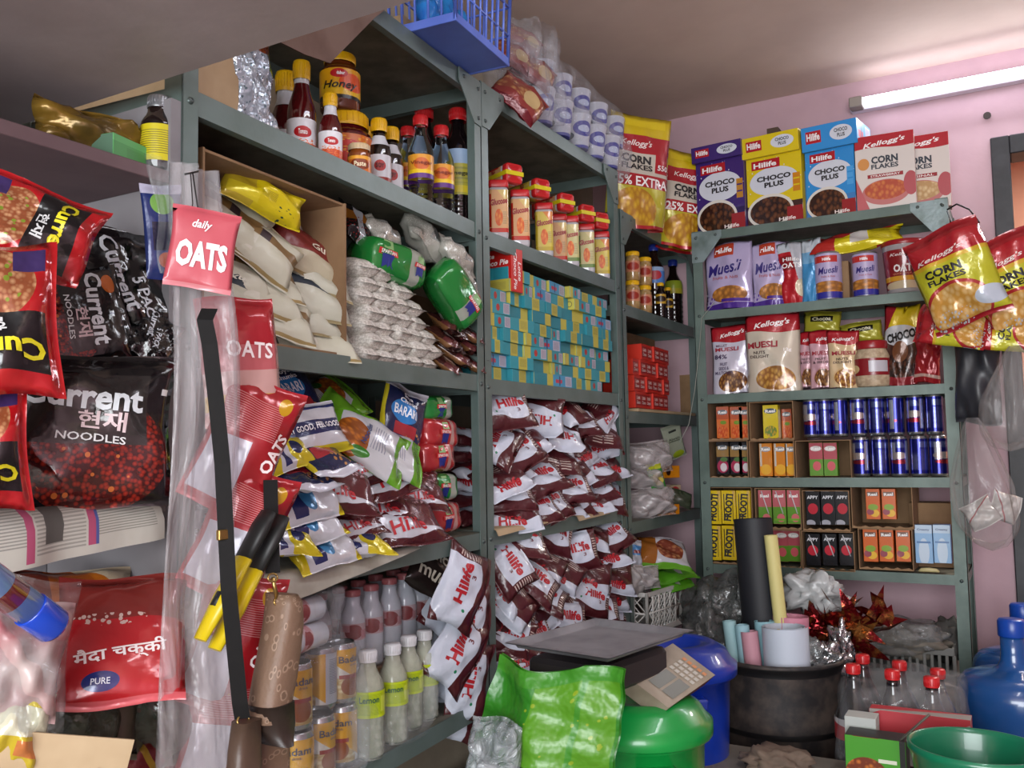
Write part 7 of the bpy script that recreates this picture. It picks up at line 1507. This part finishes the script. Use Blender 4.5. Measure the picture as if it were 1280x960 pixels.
roll_('paper_roll', 'yellow roll between blue and white rolls in the drum', (969, 788), dc.y - .05, 22, .35, pm('#c2a852'), (-.04, .0))
roll_('paper_roll', 'large white roll at the front of the drum', (980, 783), dc.y - .07, 58, .22, pm('#b4bcc8'), (-.03, .0))
roll_('paper_roll', 'pink roll with wide mouth behind the white roll', (989, 770), dc.y + .02, 46, .34, pm('#bb7a8c'), (.02, .03))
# crumpled films and tinsel round the drum
CRF = film('crumpled_clear_film', '#cfd2d2', .38, .12, 1.0, 16, '#8e9090')
CRG = film('crumpled_grey_film', '#b0b2b0', .5, .14, 1.0, 12, '#5c5e5c')
def lump(name, lb, px, py, dist, wpx, hpx, m_, seed=0, cat='bag', depth=.7, amp=.22, nz=2.2):
    d = ray(px, py); t = (dist - CAM.y) / d.y; P = CAM + d * t; k = (P - CAM).dot(_f) / FPX; rx, rz = wpx / 2 * k, hpx / 2 * k; rnd = random.Random(seed); from mathutils import noise as NS
    off = Vector((rnd.uniform(0, 50), rnd.uniform(0, 50), 0)); mb = MB(); rot = Matrix.Rotation(rnd.uniform(0, 3), 4, 'Z')
    bmesh.ops.create_icosphere(mb.bm, subdivisions=4, radius=1.0)
    for v in mb.bm.verts:
        q = v.co.copy(); n1 = NS.noise(q * nz + off); n2 = abs(NS.noise(q * nz * 2.6 + off * 2)); f = 1 + amp * (n1 * 1.4 - n2 * 1.2 + .2)
        v.co = Vector((q.x * rx * f, q.y * rx * depth * f, q.z * rz * f))
    for f in mb.bm.faces: f.smooth = True; f.material_index = mb.mi(m_)
    return thing(mb, name, lb, cat, Matrix.Translation(P))
lump('plastic_bag', 'grey crumpled clear bag over the blue bin', 900, 760, dc.y + .12, 90, 85, CRG, 1, amp=.35)
lump('plastic_bag', 'dark clear bag hanging down between blue bin and drum', 880, 800, dc.y - .05, 50, 90, CRG, 2, amp=.35)
lump('plastic_bag', 'clear crumpled bag behind the pale yellow roll', 935, 750, dc.y + .14, 70, 60, CRF, 3, amp=.4)
lump('plastic_bag', 'white crumpled bag right of the tall yellow roll', 1018, 742, dc.y + .22, 72, 50, mat('white_film_opaque', '#a4a6a6', .3, bump=.6, bscale=24, bdist=.01), 4, amp=.45)
lump('plastic_bag', 'clear film at the drum rim beside the white roll', 1006, 822, dc.y - .04, 44, 50, CRF, 5, amp=.45)
FOL = mat('red_gold_foil', '#6e1418', .2, .8, col2='#a8703a', nscale=18, bump=.8, bscale=26, lo=.5, hi=.62, bdist=.01); SIL = mat('silver_foil', '#a8a8aa', .15, .9, bump=1, bscale=24, bdist=.012)
def tinsel(name, lb, px, py, dist, n, spx, m_, seed, cat='foil'):
    d = ray(px, py); t = (dist - CAM.y) / d.y; P = CAM + d * t; k = (P - CAM).dot(_f) / FPX; rnd = random.Random(seed); mb = MB()
    for i in range(n):
        a = rnd.uniform(0, 6.28); el = rnd.uniform(-.5, 1.2); L0 = spx * k * rnd.uniform(.4, 1); dv = Vector((math.cos(a) * math.cos(el), math.sin(a) * math.cos(el) * .7, math.sin(el))); sd = dv.cross(Vector((rnd.uniform(-1, 1), rnd.uniform(-1, 1), rnd.uniform(-1, 1)))).normalized(); b0 = Vector((rnd.uniform(-1, 1), rnd.uniform(-.6, .6), rnd.uniform(-.7, .5))) * spx * k * .5; w0 = spx * k * rnd.uniform(.10, .2)
        up = dv.cross(sd) * w0 * .5; p0, p1, p2 = b0, b0 + dv * L0 * .5 + up, b0 + dv * L0
        A = [mb.bm.verts.new(q) for q in (p0 - sd * w0, p0 + sd * w0, p1 + sd * w0 * .9, p1 - sd * w0 * .9, p2)]
        mb.face([A[0], A[1], A[2], A[3]], m_); mb.face([A[3], A[2], A[4]], m_)
    return thing(mb, name, lb, cat, Matrix.Translation(P))
tinsel('foil_wrapping', 'crumpled red and gold foil beside the paper rolls', 1042, 790, dc.y + .12, 80, 50, FOL, 4)
tinsel('foil_wrapping', 'pointed red foil sticking up to the right', 1078, 775, dc.y + .14, 26, 50, FOL, 5)
lump('foil_wrapping', 'red foil lump behind the drum rim', 1045, 800, dc.y + .14, 60, 50, FOL, 6, 'foil', .7, .5)
lump('foil_wrapping', 'crumpled silver foil at the right rim of the drum', 1036, 826, dc.y + .0, 46, 44, SIL, 7, 'foil', .7, .5)
lump('foil_wrapping', 'silver foil lump under the red foil', 1052, 808, dc.y + .06, 30, 50, SIL, 8, 'foil', .7, .5)
# grey crate, clear sack and bottles under the back rack
GCR = mat('grey_crate_plastic', '#6a6a66', .55)
g0 = aty(1068, 812, 2.92); g1 = aty(1180, 812, 2.92); gm = (g0 + g1) / 2; mb = MB(); ztc = aty(1120, 806, 2.92).z; GW, GH, GD = (g1 - g0).length + .05, ztc - .104, .26
for (x0, y0, x1, y1) in ((-GW / 2, -GD / 2, GW / 2, -GD / 2 + .006), (-GW / 2, GD / 2 - .006, GW / 2, GD / 2)):
    mb.box(x0, y0, 0, x1, y1, GH - .075, GCR); mb.box(x0, y0, GH - .022, x1, y1, GH, GCR, .001)
    n_ = 15
    for i in range(n_ + 1):
        x = x0 + (x1 - x0) * i / n_; mb.box(x - .004, y0, GH - .075, x + .004, y1, GH - .022, GCR)
for s_ in (-1, 1): mb.box(s_ * GW / 2 - (.006 if s_ > 0 else 0), -GD / 2 + .006, 0, s_ * GW / 2 + (.006 if s_ < 0 else 0), GD / 2 - .006, GH, GCR)
mb.box(-GW / 2 + .006, -GD / 2 + .006, 0, GW / 2 - .006, GD / 2 - .006, .005, GCR)
ztc = aty(1120, 808, 2.92).z
thing(mb, 'plastic_crate', 'grey slotted crate on the lowest shelf under the back rack', 'crate', Matrix.Translation((gm.x, 3.06, .104)))
lump('plastic_bag', 'clear crinkled bag filled with pale goods on the grey crate', 1120, 795, 2.99, 120, 46, CRF, 10, amp=.22)
lump('goods_bag', 'pale brown goods inside the clear bag on the crate', 1128, 800, 3.0, 112, 40, mat('pale_brown_goods', '#7e776c', .7, col2='#5f584e', nscale=14, bump=.5), 11, amp=.2)
lump('cloth', 'dark grey cloth heap at the right end of the crate', 1185, 800, 3.04, 44, 54, mat('dark_cloth', '#34322f', .8), 12, 'cloth', amp=.3)
k_soda = bottle('soda_bottle', 'bottle', .245, .044, .0125, .12, .215, mat('cola_dark_plastic', '#1d1718', .05, coat=.9), REDLID, .020, .0155, [(.085, .13, design('red_soda_label', '#9c1c24', [('half', 1, 1, 1.1, '#b9b4b4')], .3), [])], ribs=(.008, .08, 4), shoulder=.3)
for i, (px, py, y_) in enumerate(((1066, 830, 2.30), (1115, 837, 2.27), (1164, 846, 2.24), (1078, 818, 2.45), (1124, 826, 2.42), (1172, 836, 2.40))):
    P = aty(px, py, y_); s_ = P.z / .245 if P.z < .29 else 1.15
    put(k_soda, 'cola bottle with red cap, %s from left in the %s row of the pack' % (ORD[i % 3], 'front' if i < 3 else 'back'), Matrix.Translation((P.x, P.y, P.z - .245 * 1.05)), 'shrink wrapped cola bottles', 1.05)
pA, pB = aty(1050, 860, 2.22), aty(1188, 880, 2.22)
zs_ = aty(1115, 837, 2.27).z - .245 * 1.05; print('SODA z', zs_)
FS = Frame(0, 2.22, 0)
wrapbox('shrink_wrap', 'clear shrink wrap round the cola bottles', FS, pA.x - .01, pB.x + .02, .03, -.28, zs_ + .002, zs_ + .225, film('soda_wrap', '#dcdee0', .12, .08, .7, 9), 22, .008)
m = MB(); m.box(pA.x - .03, 2.18, .0, pB.x + .03, 2.52, zs_ - .001, CARD, .002); thing(m, 'cardboard_box', 'carton under the wrapped cola bottles', 'box', Matrix())
# water jars
JARB = mat('blue_water_jar', '#1a4a86', .24, col2='#163f74', nscale=4, coat=.5)
def water_jar(lb, c, s_, z0=0):
    o = empty('water_jar', lb, 'jar', Matrix.Translation((c[0], c[1], z0)) @ Matrix.Scale(s_, 4))
    prof = [(.11, 0), (.128, .006), (.135, .03), (.135, .10), (.131, .107), (.131, .117), (.135, .124), (.135, .20), (.131, .207), (.131, .217), (.135, .224), (.135, .285), (.130, .308), (.115, .326), (.085, .337), (.05, .344), (.036, .352), (.030, .365), (.028, .385), (.0275, .44)]
    mb = MB(); mb.lathe(prof, JARB, 48); sub(o, 'body', mb)
    mb = MB(); mb.lathe([(.031, .425), (.032, .428), (.032, .462), (.028, .468), (.0001, .468)], mat('jar_cap_blue', '#12409a', .3), 28); sub(o, 'cap', mb, 'bright blue cap'); return o
wj = aty(1262, 800, 2.62); water_jar('nearest large blue water jar at the right edge', (wj.x + .005, 2.64), 1.0, aty(1262, 780, 2.64).z - .455)
P = aty(1272, 760, 2.95); water_jar('second blue water jar behind the nearest one', (P.x + .01, 2.98), 1.0, P.z - .46)
m = MB(); m.box(.9, 2.45, 0, 1.55, 3.2, aty(1262, 780, 2.64).z - .457, mat('wooden_pallet', '#4a3f34', .8, col2='#3a3129', nscale=8)); thing(m, 'wooden_platform', 'low wooden platform under the blue water jars', 'platform', Matrix())
# green basin
GBS = mat('green_basin_plastic', '#14704e', .28, col2='#12664a', nscale=4, coat=.3)
bL, bR = atz(1134, 926, .45), atz(1310, 936, .45); bc = (bL + bR) / 2; rB = (bR - bL).length / 2; print('BASIN', bc, rB, flush=True)
mb = MB(); mb.lathe([(.0001, .004), (rB * .62, .004), (rB * .66, .02), (rB * .93, .19), (rB * .96, .20), (rB * 1.0, .20), (rB * 1.0, .188), (rB * .965, .183), (rB * .70, .0), (.0001, 0)], GBS, 56, squash=.92)
thing(mb, 'green_basin', 'dark green plastic basin at the lower right corner', 'basin', Matrix.Translation((bc.x, bc.y, .25)))
m = MB(); m.box(bc.x - .22, bc.y - .18, 0, bc.x + .2, bc.y + .12, .248, CARD, .002); thing(m, 'cardboard_box', 'carton under the green basin', 'box', Matrix())
def fl_sheet(name, lb, pts, z, m_, th=.002, cat='paper'):
    mb = MB(); q = [atz(px, py, z) for px, py in pts]; A = [mb.bm.verts.new(p) for p in q]; B_ = [mb.bm.verts.new(p - Vector((0, 0, th))) for p in q]
    U = [(0, 0), (1, 0), (1, 1), (0, 1)]; mb.face(A, m_, U if len(q) == 4 else None); mb.face(list(reversed(B_)), m_)
    for i in range(len(q)): mb.face([A[i - 1], A[i], B_[i], B_[i - 1]][::-1], m_)
    return thing(mb, name, lb, cat, Matrix())
NOOD = design('green_box_print', '#3f8a24', [('ell', .35, .28, .36, .34, ('#b8682a', '#6a2c14', 12)), ('rect', .9, 0, 1, 1, '#1c1c1c'), ('rect', .55, .55, .85, .62, '#c9cdb8')], .3, 0, 0)
def vbox(name, lb, px0, px1, y0, y1, ydist, m_, D_=.05, yaw=0, cat='box', side=None):
    a = aty(px0, (y0 + y1) / 2, ydist); b = aty(px1, (y0 + y1) / 2, ydist); zt = aty((px0 + px1) / 2, y0, ydist).z; zb = aty((px0 + px1) / 2, y1, ydist).z
    M_ = Matrix.Rotation(R(yaw), 4, 'Z'); M_.translation = Vector(((a.x + b.x) / 2, ydist + D_ / 2, zb)); return thing(carton(name, b.x - a.x, zt - zb, D_, m_, side or m_), name, lb, cat, M_)
vbox('green_box', 'green box with noodle picture at the bottom between drum and basin', 1057, 1133, 923, 990, 1.98, NOOD, .06, 0, 'box', mat('black_side', '#17181a', .5))
vbox('white_box', 'white torn carton flap right of the drum', 1056, 1095, 897, 925, 2.05, mat('white_board', '#a8aca8', .7), .05)
vbox('cola_tray', 'red and white tray edge in front of the cola bottles', 1088, 1215, 893, 960, 2.12, design('red_white_tray', '#8e8a84', [('half', -.8, 1, .1, '#a82a34'), ('half', -.8, 1, .9, '#8e8a84')], .5, 0, 0), .04, 0, 'tray')
m = MB(); pa, pb = aty(1122, 928, 1.99), aty(1162, 893, 2.02); m.tube([pa, pb], .004, mat('metal_strip', '#6a665e', .5, .5), 8, flat=.5); thing(m, 'metal_strip', 'thin grey strip leaning on the rim of the green basin', 'strip', Matrix())
# foreground stool top with cloth
m = MB(); q = aty(960, 955, 1.62); m.box(-.16, -.10, -.02, .2, .12, 0, mat('grey_table_top', '#6c675e', .6, col2='#5c574f', nscale=9), .004)
T0 = atz(980, 958, .30); thing(m, 'stool_top', 'worn grey board at the bottom edge in front of the drum', 'board', Matrix.Translation((T0.x - .02, T0.y - .02, .30)))
m = MB(); m.box(-.13, -.08, 0, .17, .10, .279, CARD, .003); thing(m, 'cardboard_box', 'carton under the worn grey board', 'box', Matrix.Translation((T0.x - .02, T0.y - .02, 0)))
lump('brown_cloth', 'crumpled brown cloth with a knot on the grey board', 973, 956, T0.y - .03, 84, 42, mat('brown_rag', '#6b5b4e', .85, col2='#5a4b40', nscale=20, bump=.4), 30, 'cloth', .7, .35)
